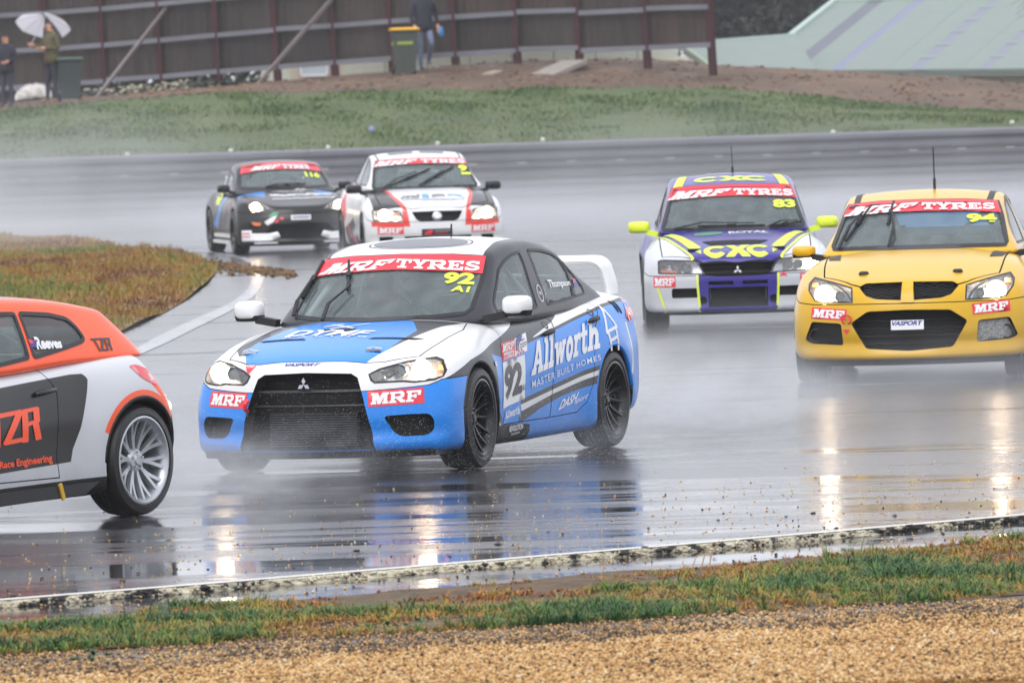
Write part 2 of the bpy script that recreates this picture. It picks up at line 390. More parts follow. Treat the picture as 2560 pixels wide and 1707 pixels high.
def body_shape(S):
    n = (100, 44, 26); ijk, F = lattice(*n)
    u, t = ijk[:, 0] / n[0], ijk[:, 2] / n[2]; v = ijk[:, 1] / n[1] * 2 - 1; av = np.abs(v)
    zc, ze, zb, wm, sec = (Curve(S[k]) for k in ('zc', 'ze', 'zb', 'wm', 'sec')); pf, pr = Curve(S['profF']), Curve(S['profR'])
    xF, xR = S['xF'], S['xR']; x = xR + (xF - xR) * u
    for _ in range(4):
        zt = ze(x) + (zc(x) - ze(x)) * (1 - av ** S.get('pc', 2.6)); z = zb(x) + (zt - zb(x)) * t
        a = xF + pf(z) - S['bowF'] * av ** S.get('pF', 2.6); b = xR + pr(z) + S['bowR'] * av ** S.get('pR', 2.8)
        x = b + (a - b) * u
    y = v * wm(x) * sec(t)
    for xa, amp, sg, r in S.get('flare', []):
        d = np.hypot(x - xa, (z - r)); k = np.exp(-((d - .40) / sg) ** 2) * amp * np.clip((av - .6) / .4, 0, 1) ** 2
        y += np.sign(v) * k
    P = np.stack([x, y, z], 1)
    if 'mod' in S: P = S['mod'](P, u, v, t)
    P = relax(P, F, edge_weight(ijk, n, S.get('round', 3)), S.get('soft', 6))
    return P, F
def cabin_shape(S):
    n = (40, 36, 20); ijk, F = lattice(*n)
    u, t = ijk[:, 0] / n[0], ijk[:, 2] / n[2]; v = ijk[:, 1] / n[1] * 2 - 1; av = np.abs(v)
    C = S['cab']; zr, zl, yb, yr = (Curve(C[k]) for k in ('zroof', 'zbase', 'yb', 'yr'))
    f, r = Curve(C['front']), Curve(C['rear'])           # x along the centre of windscreen and rear screen against t
    xf = f(t) - C['bowF'] * (1 - .45 * t) * av ** 2.2; xr_ = r(t) + C['bowR'] * (1 - .3 * t) * av ** 2.2
    x = xr_ + (xf - xr_) * u
    zt = zr(x) - C['crown'] * av ** 2; z = zl(x) + (zt - zl(x)) * t
    y = v * (yb(x) + (yr(x) - yb(x)) * t ** C.get('tum', 1.25))
    P = np.stack([x, y, z], 1)
    P = relax(P, F, edge_weight(ijk, n, C.get('round', 3)), C.get('soft', 7))
    return P, F

DIRS = {'L': Vector((0, 1, 0)), 'R': Vector((0, -1, 0)), 'F': Vector((1, 0, 0)), 'B': Vector((-1, 0, 0)), 'T': Vector((0, 0, 1))}
def lift(p, proj, h):
    if proj in 'LR': return Vector((p[0], h if proj == 'L' else -h, p[1]))
    if proj in 'FB': return Vector((h if proj == 'F' else -h, p[0], p[1]))
    return Vector((p[0], p[1], h))
def flat(c, proj):
    return (c[0], c[2]) if proj in 'LR' else ((c[1], c[2]) if proj in 'FB' else (c[0], c[1]))
def resample(poly, res, closed=True):
    out = []; n = len(poly)
    for i in range(n if closed else n - 1):
        a, b = np.array(poly[i]), np.array(poly[(i + 1) % n]); k = max(1, int(np.ceil(np.linalg.norm(b - a) / res)))
        out += [tuple(a + (b - a) * j / k) for j in range(k)]
    if not closed: out.append(tuple(poly[-1]))
    return out
def inset(poly, d):
    n = len(poly); ar = sum(poly[i][0] * poly[(i + 1) % n][1] - poly[(i + 1) % n][0] * poly[i][1] for i in range(n)); sg = 1 if ar > 0 else -1
    out = []
    for i in range(n):
        p = Vector(poly[i]); a = (p - Vector(poly[i - 1])); b = (Vector(poly[(i + 1) % n]) - p)
        if a.length < 1e-7 or b.length < 1e-7: a = b = (a if a.length > b.length else b)
        a.normalize(); b.normalize(); na = Vector((-a.y, a.x)) * sg; nb = Vector((-b.y, b.x)) * sg; m = na + nb
        if m.length < .3: m = na
        m = m / max(.35, m.length_squared / 2)
        out.append(tuple(p + m * d))
    return out
def mirror(poly): return [(-a, b) for a, b in poly]
def boolean(o, cutter, op='DIFFERENCE'):
    n0 = len(o.data.polygons); cm = cutter.data.materials
    if op == 'DIFFERENCE' and len(cm) and cm[0]:      # cut faces keep the cutter's material
        mt = cm[0]; names = [m.name if m else '' for m in o.data.materials]
        if mt.name not in names: o.data.materials.append(mt); names.append(mt.name)
        cm.clear()
        for m in o.data.materials: cm.append(m)
        cutter.data.polygons.foreach_set('material_index', np.full(len(cutter.data.polygons), names.index(mt.name), np.int32))
    elif op == 'INTERSECT':
        mt = M['void']; names = [m.name if m else '' for m in o.data.materials]
        if mt.name not in names: o.data.materials.append(mt); names.append(mt.name)
        cm.clear()
        for m in o.data.materials: cm.append(m)
        cutter.data.polygons.foreach_set('material_index', np.full(len(cutter.data.polygons), names.index(mt.name), np.int32))
    for solver in ('MANIFOLD', 'EXACT'):
        m = o.modifiers.new('cut', 'BOOLEAN'); m.object = cutter; m.operation = op; m.solver = solver
        me = bpy.data.meshes.new_from_object(o.evaluated_get(bpy.context.evaluated_depsgraph_get())); o.modifiers.clear()
        if len(me.polygons) and (op == 'INTERSECT' or len(me.polygons) != n0): break
    else: print('BOOLEAN no effect', o.name, cutter.name)
    o.data = me
def drop(o):
    me = o.data; bpy.data.objects.remove(o)
    if me.users == 0: bpy.data.meshes.remove(me)

class Car:
    def __init__(s, name, S, paint, trim=None):
        s.root = empty(name); s.S = S; s.paint_mat = paint
        P, F = body_shape(S); Q, G = cabin_shape(S)
        s.body = pydata('body', P, F, s.root, paint, True)
        s.cabin = pydata('roof_shell', Q, G, s.root, trim or paint, True)
        s.ref = []
        for o in (s.body, s.cabin):
            me = o.data; s.ref.append((BVHTree.FromPolygons([v.co.copy() for v in me.vertices], [tuple(p.vertices) for p in me.polygons]), [v.normal.copy() for v in me.vertices], [tuple(p.vertices) for p in me.polygons], [v.co.copy() for v in me.vertices]))
        V = s.ref[0][3] + s.ref[1][3]; b = len(s.ref[0][3]); FF = s.ref[0][2] + [tuple(i + b for i in q) for q in s.ref[1][2]]
        s.bvh = BVHTree.FromPolygons(V, FF); s.extra = []
        s.panels = [s.body]
        # hollow cabin
        iv = np.array([v.co - v.normal * .04 for v in s.cabin.data.vertices]); low = np.array([v.normal.z < -.7 for v in s.cabin.data.vertices])
        iv[low, 2] -= .25
        c = pydata('cavity', iv, G, None, M['cabin_in']); boolean(s.cabin, c); drop(c)
    def hit(s, p, proj):
        d = DIRS[proj]; o = lift(p, proj, 4); r = s.bvh.ray_cast(o, -d)
        return r[0], r[1]
    def conform(s, P2, proj):
        pts = []; nr = []; miss = []
        for i, p in enumerate(P2):
            a, b = s.hit(p, proj)
            if a is None: miss.append(i); pts.append(None); nr.append(DIRS[proj])
            else: pts.append(a); nr.append(b)
        good = [i for i in range(len(pts)) if pts[i] is not None]
        if not good: raise ValueError('decal misses the car %s %s' % (s.root.name, P2[0]))
        for i in miss:
            j = min(good, key=lambda k: (P2[k][0] - P2[i][0]) ** 2 + (P2[k][1] - P2[i][1]) ** 2)
            h = pts[j].dot(DIRS[proj]); pts[i] = lift(P2[i], proj, h); nr[i] = nr[j]
        return pts, nr
    def mesh_on(s, name, P2, T, proj, mat, off=.003, parent=None, **kw):
        pts, nr = s.conform(P2, proj); v = [p + n * off for p, n in zip(pts, nr)]
        if proj in 'RB' or proj == 'L': pass
        f = []
        d = DIRS[proj]
        for t in T:
            a, b, c = (v[i] for i in t)
            f.append(tuple(t) if (b - a).cross(c - a).dot(d) > 0 else tuple(t)[::-1])
        o = pydata(name, v, f, parent or s.root, mat, True)
        return o
    def decal(s, name, polys, proj, mat, off=.003, res=.06, parent=None):
        if not isinstance(polys[0][0], (tuple, list)): polys = [polys]
        P, T = tri2d(polys, res); return s.mesh_on(name, P, T, proj, mat, off, parent)
    def quadmap(s, P, q):
        """unit square -> quad (bottom left, bottom right, top right, top left)"""
        q = [np.array(a, float) for a in q]; a = P[:, :1]; b = P[:, 1:2]
        return q[0] * (1 - a) * (1 - b) + q[1] * a * (1 - b) + q[2] * a * b + q[3] * (1 - a) * b
    def text(s, t, q, proj, mat, font='sans', off=.0045, res=.08, bold=.02, shear=0, space=1.0, name='lettering', parent=None):
        s._tdir = np.array(q[1], float) - np.array(q[0], float); s._tdir /= np.linalg.norm(s._tdir)
        if font == 'slab':
            polys, w = slab_text(t); polys = [[(x / w, y) for x, y in p] for p in polys]
            if shear: polys = [[(x + (y - .5) * shear, y) for x, y in p] for p in polys]
            P, T = tri2d(polys, .34)
        else:
            P, T = font_text(t, bold, shear, space)
        P2 = s.quadmap(P, q)
        if font != 'slab' and res:
            bm = bmesh.new(); vs_ = [bm.verts.new((p[0], p[1], 0)) for p in P2]
            for tr in T:
                try: bm.faces.new([vs_[i] for i in tr])
                except ValueError: pass
            for _ in range(3):
                e = [x for x in bm.edges if x.calc_length() > res]
                if not e: break
                bmesh.ops.subdivide_edges(bm, edges=e, cuts=1); bmesh.ops.triangulate(bm, faces=bm.faces)
            bm.verts.index_update(); P2 = np.array([v.co[:2] for v in bm.verts]); T = [[v.index for v in f.verts] for f in bm.faces]; bm.free()
        nw = len(t.split())
        if nw > 1:                                   # one part per word
            P2 = np.asarray(P2); T = np.asarray([list(q) for q in T]); root = list(range(len(P2)))
            def fd(i):
                while root[i] != i: root[i] = root[root[i]]; i = root[i]
                return i
            for q in T: root[fd(q[0])] = fd(q[1]); root[fd(q[1])] = fd(q[2])
            ax = np.array(s._tdir); pr_ = P2 @ ax; comp = {}
            for i in range(len(P2)): r = fd(i); a_ = comp.get(r, (9e9, -9e9)); comp[r] = (min(a_[0], pr_[i]), max(a_[1], pr_[i]))
            iv = sorted(comp.values()); gaps = []; end = iv[0][1]
            for lo, hi in iv[1:]:
                if lo > end: gaps.append((lo - end, (lo + end) / 2))
                end = max(end, hi)
            cuts = sorted(g[1] for g in sorted(gaps, reverse=True)[:nw - 1]); lab = np.searchsorted(cuts, pr_[T].mean(1)); o = None
            for w in range(len(cuts) + 1):
                tt = T[lab == w]
                if len(tt) == 0: continue
                u, inv = np.unique(tt, return_inverse=True); o = s.mesh_on(name, P2[u], inv.reshape(tt.shape), proj, mat, off, parent)
            return o
        return s.mesh_on(name, P2, T, proj, mat, off, parent)
    def strip(s, name, line, w, proj, mat, off=.002, closed=False, parent=None, res=.05):
        L = resample(line, res, closed); n = len(L)
        A = []; B = []
        for i in range(n):
            p = Vector(L[i]); a = Vector(L[i - 1]) if (closed or i) else p; b = Vector(L[(i + 1) % n]) if (closed or i < n - 1) else p
            t = (b - a).normalized(); k = Vector((-t.y, t.x)) * w / 2; A.append(tuple(p + k)); B.append(tuple(p - k))
        T = []
        for i in range(n if closed else n - 1):
            j = (i + 1) % n; T += [(i, j, n + i), (j, n + j, n + i)]
        return s.mesh_on(name, A + B, T, proj, mat, off, parent)
    def solid(s, name, poly, proj, out, depth, mat, res=.06, parent=None, smooth=False):
        """closed solid that follows the skin: from out in front of it to depth behind it"""
        P, T = tri2d([poly], res); pts, _ = s.conform(P, proj); d = DIRS[proj]; n = len(P)
        v = [p + d * out for p in pts] + [p - d * depth for p in pts]; f = []; cnt = {}
        for t in T:
            a, b, c = (v[i] for i in t)
            if (b - a).cross(c - a).dot(d) < 0: t = t[::-1]
            f.append(tuple(t)); f.append(tuple(int(i) + n for i in t[::-1]))
            for i in range(3):
                e = (int(t[i]), int(t[(i + 1) % 3])); cnt[e] = 1
        for (i, j) in list(cnt):
            if (j, i) not in cnt: f.append((j, i, i + n, j + n))
        return pydata(name, v, f, parent, mat, smooth)
    def cut(s, poly, proj, depth, mat=None, out=.15, targets=None, res=.06):
        c = s.solid('cutter', poly, proj, out, depth, mat or M['void'], res)
        for o in (targets or [s.body]): boolean(o, c)
        drop(c)
    def cut_prism(s, poly, axis, a, b, mat=None, targets=None):
        c = MB().prism(poly, axis, a, b).build('cutter', mat or M['void'])
        for o in (targets or [s.body]): boolean(o, c)
        drop(c)
    def panel(s, name, poly, axis, a, b, gap=.006, label=None):
        """split a door, bonnet, bumper ... off the body along a real shut line"""
        o = link(name, s.body.data.copy(), s.root)
        c = MB().prism(inset(poly, gap / 2), axis, a, b).build('cutter', M['void']); boolean(o, c, 'INTERSECT'); drop(c)
        c = MB().prism(inset(poly, -gap / 2), axis, a, b).build('cutter', M['void']); boolean(s.body, c); drop(c)
        s.panels.append(o)
        if label: o['label'] = label
        return o
    def window(s, name, poly, proj, parent=None, seal=.022, mat=None, recess=.004, res=.09, target=None):
        s.cut(poly, proj, .22, M['seal'], .1, [target or s.cabin], res)
        P, T = tri2d([poly], res); pts, nr = s.conform(P, proj); d = DIRS[proj]
        v = [p - n * recess for p, n in zip(pts, nr)]
        f = [tuple(t) if (v[t[1]] - v[t[0]]).cross(v[t[2]] - v[t[0]]).dot(d) > 0 else tuple(t)[::-1] for t in T]
        g = pydata(name, v, f, s.root, mat or M['glass'], True)
        if seal: s.strip('seal', inset(resample(poly, .06), seal * .3), seal, proj, M['seal'], .004, True, g)
        return g
    def paint(s, proj, poly, mat, parts=None, nmin=.02, zr=None):
        """paint a polygon-shaped zone: the panels' own faces are cut along its outline and get the colour"""
        d = DIRS[proj]; tris = tessellate_polygon([[Vector((p[0], p[1], 0)) for p in poly]])
        for o in (parts or s.panels):
            me = o.data; mi = [m.name if m else '' for m in me.materials]
            if mat.name not in mi: me.materials.append(mat); k = len(me.materials) - 1
            else: k = mi.index(mat.name)
            bm = bmesh.new(); bm.from_mesh(me); bm.faces.ensure_lookup_table(); done = 0
            for t in tris:
                q = [Vector(poly[i]) for i in t]
                if (q[1] - q[0]).cross(q[2] - q[0]) < 0: q = q[::-1]
                lo = Vector((min(a.x for a in q), min(a.y for a in q))); hi = Vector((max(a.x for a in q), max(a.y for a in q))); Sel = []
                for f in bm.faces:
                    if f.normal.dot(d) < nmin: continue
                    c2 = [flat(v.co, proj) for v in f.verts]
                    if max(c[0] for c in c2) < lo.x or min(c[0] for c in c2) > hi.x or max(c[1] for c in c2) < lo.y or min(c[1] for c in c2) > hi.y: continue
                    c = f.calc_center_median()
                    if c.dot(d) < -.05: continue
                    if zr and not (zr[0] < c.z < zr[1]): continue
                    if min(h[3] for h in (r[0].find_nearest(c) for r in s.ref) if h[0] is not None) > .006: continue
                    Sel.append(f)
                for i in range(3):
                    if not Sel: break
                    e = q[(i + 1) % 3] - q[i]; nn = Vector((-e.y, e.x)).normalized()
                    no = lift(nn, proj, 0); co = lift(q[i], proj, 0)
                    ge = set(Sel)
                    for f in Sel: ge.update(f.edges); ge.update(f.verts)
                    r = bmesh.ops.bisect_plane(bm, geom=list(ge), dist=1e-5, plane_co=co, plane_no=no)
                    for f in r['geom']:
                        if isinstance(f, bmesh.types.BMFace): f.normal_update()
                    Sel = [f for f in r['geom'] if isinstance(f, bmesh.types.BMFace) and (f.calc_center_median() - co).dot(no) > 0]
                for f in Sel: f.material_index = k; done += 1
            bm.to_mesh(me) if done else None; bm.free()
    def finish(s):
        """smooth shading of the cut panels from the whole shell's normals"""
        for o in s.panels + [s.cabin]:
            me = o.data; N = [None] * len(me.vertices)
            for v in me.vertices:
                best = None
                for bv, nr, fc, co in s.ref:
                    loc, n0, i, dist = bv.find_nearest(v.co)
                    if loc is not None and dist < .0015 and (best is None or dist < best[0]): best = (dist, nr, fc[i], co)
                if best:
                    w = [1 / ((co_ - v.co).length + 1e-5) for co_ in (best[3][j] for j in best[2])]
                    n = Vector((0, 0, 0))
                    for j, k in zip(best[2], w): n += best[1][j] * k
                    N[v.index] = n.normalized()
            out = []
            for p in me.polygons:
                for li in p.loop_indices:
                    n = N[me.loops[li].vertex_index]; out.append(n if n is not None and n.dot(p.normal) > .75 else p.normal.copy())
            me.polygons.foreach_set('use_smooth', np.ones(len(me.polygons), bool)); me.normals_split_custom_set(out)
    def place(s, x, y, yaw, pitch=0, roll=0, z=0):
        s.root.location = (x, y, z); s.root.rotation_euler = (R(roll), R(pitch), R(yaw))

# ------------------------------------------------------------------ parts that every car has
def wheel(car, x, y, r, w, style, rim, steer=0, camber=0, spin=0):
    """y is the outer face of the tyre; sign gives the side"""
    sd = 1 if y > 0 else -1
    h = empty('wheel', (x, y - sd * w / 2, r), R(steer), car.root)
    W = w / 2; rr = r - .085 if style != 'ten' else r - .074
    t = MB().lathe([(rr - .012, -W * .78), (rr + .012, -W * .92), (r - .05, -W), (r - .018, -W * .95), (r - .004, -W * .8), (r, -W * .5), (r, -W * .18), (r - .007, -W * .16), (r - .007, -W * .10), (r, -W * .08), (r, W * .08), (r - .007, W * .10), (r - .007, W * .16), (r, W * .18), (r, W * .5), (r - .004, W * .8), (r - .018, W * .95), (r - .05, W), (r - .053, W * 1.012), (r - .06, W), (rr + .012, W * .92), (rr - .012, W * .78)], 56)
    t.build('tyre', M['rubber'], h, True, 40)
    b = MB(); o = sd
    def yy(k): return o * k
    b.lathe([(rr - .02, yy(-W * .7)), (rr - .012, yy(W * .8)), (rr + .006, yy(W * .90)), (rr + .008, yy(W * .97)), (rr - .004, yy(W * .99)), (rr - .016, yy(W * .9)), (rr - .03, yy(W * .55)), (rr - .03, yy(-W * .7))], 56)
    hy = W * (.62 if style == 'ten' else .55)
    b.lathe([(.0, yy(hy)), (.025, yy(hy)), (.032, yy(hy - .008)), (.062, yy(hy - .012)), (.075, yy(hy - .03)), (.075, yy(-.02)), (0, yy(-.02))], 24)
    for k in range(5):
        a = 2 * math.pi * k / 5 + .3; b.box((.047 * math.cos(a), yy(hy - .004), .047 * math.sin(a)), (.014, .016, .014))
    n = {'multi': 14, 'ten': 20, 'five': 5, 'six': 12}[style]
    for k in range(n):
        a = 2 * math.pi * k / n + spin
        if style == 'ten': a = 2 * math.pi * (k // 2) / 10 + (.085 if k % 2 else -.085) + spin
        da = {'multi': .10, 'ten': (.06 if k % 2 else -.06), 'five': 0, 'six': .0}[style]
        w0, w1 = {'multi': (.008, .006), 'ten': (.011, .010), 'five': (.03, .038), 'six': (.013, .012)}[style]
        pts = []
        a0 = a - (da * 1.6 if style == 'ten' else 0)
        for j in range(6):
            q = j / 5; rad = .06 + (rr - .075) * q; ang = a0 + (a + da - a0) * q if style == 'ten' else a + da * q
            dep = hy - .02 + (W * .84 - hy + .02) * q ** 2
            wd = w0 + (w1 - w0) * q; c, s_ = math.cos(ang), math.sin(ang)
            pts.append([(c * rad - s_ * wd, yy(dep), s_ * rad + c * wd), (c * rad + s_ * wd, yy(dep), s_ * rad - c * wd), (c * rad + s_ * wd * 1.3, yy(dep - .028), s_ * rad - c * wd * 1.3), (c * rad - s_ * wd * 1.3, yy(dep - .028), s_ * rad + c * wd * 1.3)])
        v = [p for q in pts for p in q]; f = []
        for j in range(5):
            for m in range(4):
                e = (j * 4 + m, j * 4 + (m + 1) % 4, j * 4 + 4 + (m + 1) % 4, j * 4 + 4 + m); f.append(e if sd > 0 else e[::-1])
        b.add(v, f)
    ro = b.build('rim', rim, h, True, 35)
    bm = bmesh.new(); bm.from_mesh(ro.data); bmesh.ops.recalc_face_normals(bm, faces=bm.faces); bm.to_mesh(ro.data); bm.free()
    MB().lathe([(.06, yy(-.01)), (.155, yy(-.01)), (.165, yy(-.014)), (.165, yy(-.034)), (.06, yy(-.034))], 36).build('brake_disc', M['disc'], h, True, 30)
    return h
def wells(car, axles, r, z, y0=.50, a0=0):
    for x in axles:
        for sd in (1, -1):
            c = MB().lathe([(0, sd * y0), (r, sd * y0), (r, sd * 1.4), (0, sd * 1.4)], 48, c=(x, 0, z))
            o = c.build('cutter', M['plastic']); bm = bmesh.new(); bm.from_mesh(o.data); bmesh.ops.remove_doubles(bm, verts=bm.verts, dist=1e-5); bmesh.ops.recalc_face_normals(bm, faces=bm.faces); bm.to_mesh(o.data); bm.free()
            boolean(car.body, o); drop(o)
def arch_lip(car, x, z, r, sd, mat, a0=-12, a1=192, wdt=.025):
    """rolled lip along the edge of a wheel arch"""
    P = []
    proj = 'L' if sd > 0 else 'R'
    for i in range(25):
        a = R(a0 + (a1 - a0) * i / 24); P.append((x + math.cos(a) * r, z + math.sin(a) * r))
    pts, nr = car.conform(P, proj)
    m = MB().tube([p - DIRS[proj] * .012 for p in pts], .017, 6)
    return m.build('arch_lip', mat, car.root, True)
def loft_box(rings, name, mat, parent, smooth=True, angle=None):
    """closed tube through rings of points"""
    n = len(rings[0]); v = [p for r in rings for p in r]; f = []
    for i in range(len(rings) - 1):
        for k in range(n): f.append((i * n + k, i * n + (k + 1) % n, (i + 1) * n + (k + 1) % n, (i + 1) * n + k))
    f += [tuple(range(n))[::-1], tuple((len(rings) - 1) * n + k for k in range(n))]
    o = pydata(name, v, f, parent, mat, smooth)
    bm = bmesh.new(); bm.from_mesh(o.data); bmesh.ops.recalc_face_normals(bm, faces=bm.faces); bm.to_mesh(o.data); bm.free()
    if angle: o.data.set_sharp_from_angle(angle=R(angle))
    return o
def door_mirror(car, sd, x, y, z, w, h, mat, low=None, stalk=None, dp=.13, yin=.10):
    """shell that tapers forward, dark lower part, mirror glass facing back, stalk to the door"""
    rings = []
    for q, k, dz in ((0, 1, 0), (.35, 1, 0), (.7, .9, 0), (.92, .70, 0), (1, .45, -.0)):
        ring = []
        for i in range(16):
            a = 2 * math.pi * i / 16; ca, sa = math.cos(a), math.sin(a); e = .5
            px = abs(ca) ** e * math.copysign(1, ca) * w / 2 * k; pz = abs(sa) ** e * math.copysign(1, sa) * h / 2 * k
            ring.append((x - .04 + dp * q, sd * (y + px * 1.0), z + pz + dz))
        rings.append(ring)
    o = loft_box(rings, 'door_mirror', mat, car.root, True, 60)
    g = MB().box((x - .042, sd * y, z), (.006, w * .86, h * .8)).build('mirror_glass', M['mirror_glass'], o)
    if low:
        MB().add([(a[0] + (.006 if i < 2 else .004), a[1] * 1.003, a[2] - .004) for i, a in enumerate([])], [])
        lw = []
        for q, k in ((0, 1.03), (.35, 1.03), (.7, .94), (.93, .74)):
            ring = []
            for i in range(9):
                a = math.pi + math.pi * i / 8; ca, sa = math.cos(a), math.sin(a)
                px = abs(ca) ** .5 * math.copysign(1, ca) * w / 2 * k; pz = max(-1, sa * 1.4) * h / 2 * k
                pz = min(pz, -h * .22); ring.append((x - .042 + dp * q, sd * (y + px), z + pz))
            rings2 = ring; lw.append(rings2)
        loft_box(lw, 'mirror_base', low, o, True, 60)
    st = stalk or low or mat
    MB().bar((x + .02, sd * (y - w * .35), z - h * .42), (x + .03, sd * (y - w / 2 - yin), z - h * .62), .07, .05).build('mirror_stalk', st, o)
    return o
def tube_part(name, pts, r, mat, parent, n=10): return MB().tube(pts, r, n).build(name, mat, parent, True)
def wiper(car, base, elbow, tip, blade0, blade1, name='wiper'):
    """points given as (y, z) seen from the front; they ride a little off the glass"""
    def on(p, off):
        a, n = car.conform([p], 'F'); return a[0] + n[0] * off
    A = MB().bar(on(base, .02), on(elbow, .045), .022, .014).bar(on(elbow, .045), on(tip, .035), .016, .011)
    o = A.build(name, M['plastic'], car.root)
    n = 7; P = [on((blade0[0] + (blade1[0] - blade0[0]) * i / n, blade0[1] + (blade1[1] - blade0[1]) * i / n), .014) for i in range(n + 1)]
    b = MB()
    for a, c in zip(P, P[1:]): b.bar(a, c, .016, .020)
    b.bar(P[3] + Vector((.0, 0, .0)), P[4], .03, .035)
    b.build('blade', M['seal'], o)
    return o
def figure(name, J, E, mat, parent=None, sub=1):
    """one continuous skinned body: J joint -> (xyz, radius or (rx, ry)); E bones"""
    me = bpy.data.meshes.new(name); ks = list(J); ix = {k: i for i, k in enumerate(ks)}
    me.from_pydata([J[k][0] for k in ks], [(ix[a], ix[b]) for a, b in E], []); o = bpy.data.objects.new(name, me); COL.objects.link(o)
    m = o.modifiers.new('skin', 'SKIN'); m.use_smooth_shade = True
    sk = me.skin_vertices[0].data
    for k in ks:
        r = J[k][1]; sk[ix[k]].radius = r if hasattr(r, '__len__') else (r, r); sk[ix[k]].use_root = False
    sk[0].use_root = True
    s_ = o.modifiers.new('sub', 'SUBSURF'); s_.levels = sub; s_.render_levels = sub
    new = bpy.data.meshes.new_from_object(o.evaluated_get(bpy.context.evaluated_depsgraph_get())); o.modifiers.clear(); o.data = new
    new.materials.clear(); new.materials.append(mat)
    if parent is not None: o.parent = parent
    return o
def cage(car, hw=.56, hoop=-.25, top=1.33, base=.35, fx=.75, fz=.85, wx=.22, mat=None):
    m = mat or M['steel']; b = MB()
    tp = top
    b.tube([(hoop - .05, -hw - .04, base), (hoop, -hw, .95), (hoop, -hw + .10, tp), (hoop, hw - .10, tp), (hoop, hw, .95), (hoop - .05, hw + .04, base)], .021, 8)
    b.tube([(hoop, -hw + .08, tp - .02), (hoop - .04, hw, base + .1)], .019, 8).tube([(hoop, hw - .08, tp - .02), (hoop - .04, -hw, base + .1)], .019, 8)
    for s_ in (1, -1):
        b.tube([(hoop, s_ * (hw - .10), tp), (wx, s_ * (hw - .09), tp - .03), (fx, s_ * (hw + .08), fz), (fx + .05, s_ * (hw + .1), base)], .02, 8)
        b.tube([(hoop, s_ * (hw - .1), tp - .02), (hoop - 1.0, s_ * (hw - .05), .8)], .019, 8)
        b.tube([(hoop, s_ * hw, base + .15), (fx, s_ * (hw + .1), base + .28)], .019, 8)
    b.tube([(wx, -(hw - .09), tp - .03), (wx, hw - .09, tp - .03)], .019, 8)
    return b.build('roll_cage', m, car.root, True)
def interior(car, fx, rx, hw=.62, z0=.32, dash=(.62, .92), seat=(-.28, -.36)):
    """dashboard, bucket seat, steering wheel (right-hand drive)"""
    d = loft_box([[(dash[0] + a, y, dash[1] + b) for a, b in ((.25, -.02), (.25, -.45), (-.06, -.45), (-.12, -.14), (-.05, -.02), (.08, .02))] for y in np.linspace(-hw - .06, hw + .06, 9)], 'dashboard', M['cabin_in'], car.root, True, 40)
    sx, sy = seat
    s_ = MB().box((sx + .15, sy, .42), (.5, .5, .16)).box((sx - .14, sy, .78), (.14, .5, .72), Matrix.Rotation(R(-14), 3, 'Y')).box((sx - .05, sy - .24, .95), (.2, .07, .4)).box((sx - .05, sy + .24, .95), (.2, .07, .4)).box((sx - .21, sy, 1.12), (.12, .32, .16))
    s_.build('race_seat', M['suit'], car.root)
    c = Vector((dash[0] - .22, sy, .86)); t = Matrix.Rotation(R(68), 3, 'Y')
    w = MB(); ring = [c + t @ Vector((.165 * math.cos(2 * math.pi * k / 20), .165 * math.sin(2 * math.pi * k / 20), 0)) for k in range(21)]
    w.tube(ring, .016, 6, False); w.bar(ring[0], ring[10], .03, .02); w.bar(c, c + Vector((.2, 0, -.05)), .05, .05)
    w.build('steering_wheel', M['plastic'], car.root)
def driver(car, label, seat=(-.28, -.36), helm='helmet', wheel_x=.40, cat='person'):
    sx, sy = seat; J = {'hip': ((sx + .10, sy, .52), (.15, .13)), 'belly': ((sx + .02, sy, .70), (.16, .12)), 'chest': ((sx - .05, sy, .90), (.18, .13)), 'neck': ((sx - .06, sy, 1.04), .06), 'head': ((sx - .03, sy, 1.15), .09)}
    E = [('hip', 'belly'), ('belly', 'chest'), ('chest', 'neck'), ('neck', 'head')]
    for k, s_ in (('l', 1), ('r', -1)):
        J['sh' + k] = ((sx - .05, sy + s_ * .19, .96), .075); J['el' + k] = ((sx + .22, sy + s_ * .26, .80), .05); J['ha' + k] = ((wheel_x - .01, sy + s_ * .16, .92), .04)
        J['kn' + k] = ((sx + .55, sy + s_ * .13, .62), .075); J['ft' + k] = ((sx + .95, sy + s_ * .12, .40), .05)
        E += [('chest', 'sh' + k), ('sh' + k, 'el' + k), ('el' + k, 'ha' + k), ('hip', 'kn' + k), ('kn' + k, 'ft' + k)]
    r = empty('person', label=label, cat=cat); b = figure('body', J, E, M['suit'], r)
    h = MB().lathe([(0, .15), (.06, .145), (.105, .11), (.13, .04), (.132, -.03), (.12, -.09), (.10, -.125), (.0, -.125)], 20, 'Z', (sx - .02, sy, 1.17)).build('helmet', M[helm], r, True, 50)
    MB().box((sx + .10, sy, 1.18), (.05, .17, .075)).build('visor', M['v_black'], h)
    r['group'] = 'drivers at the wheel'
    return r
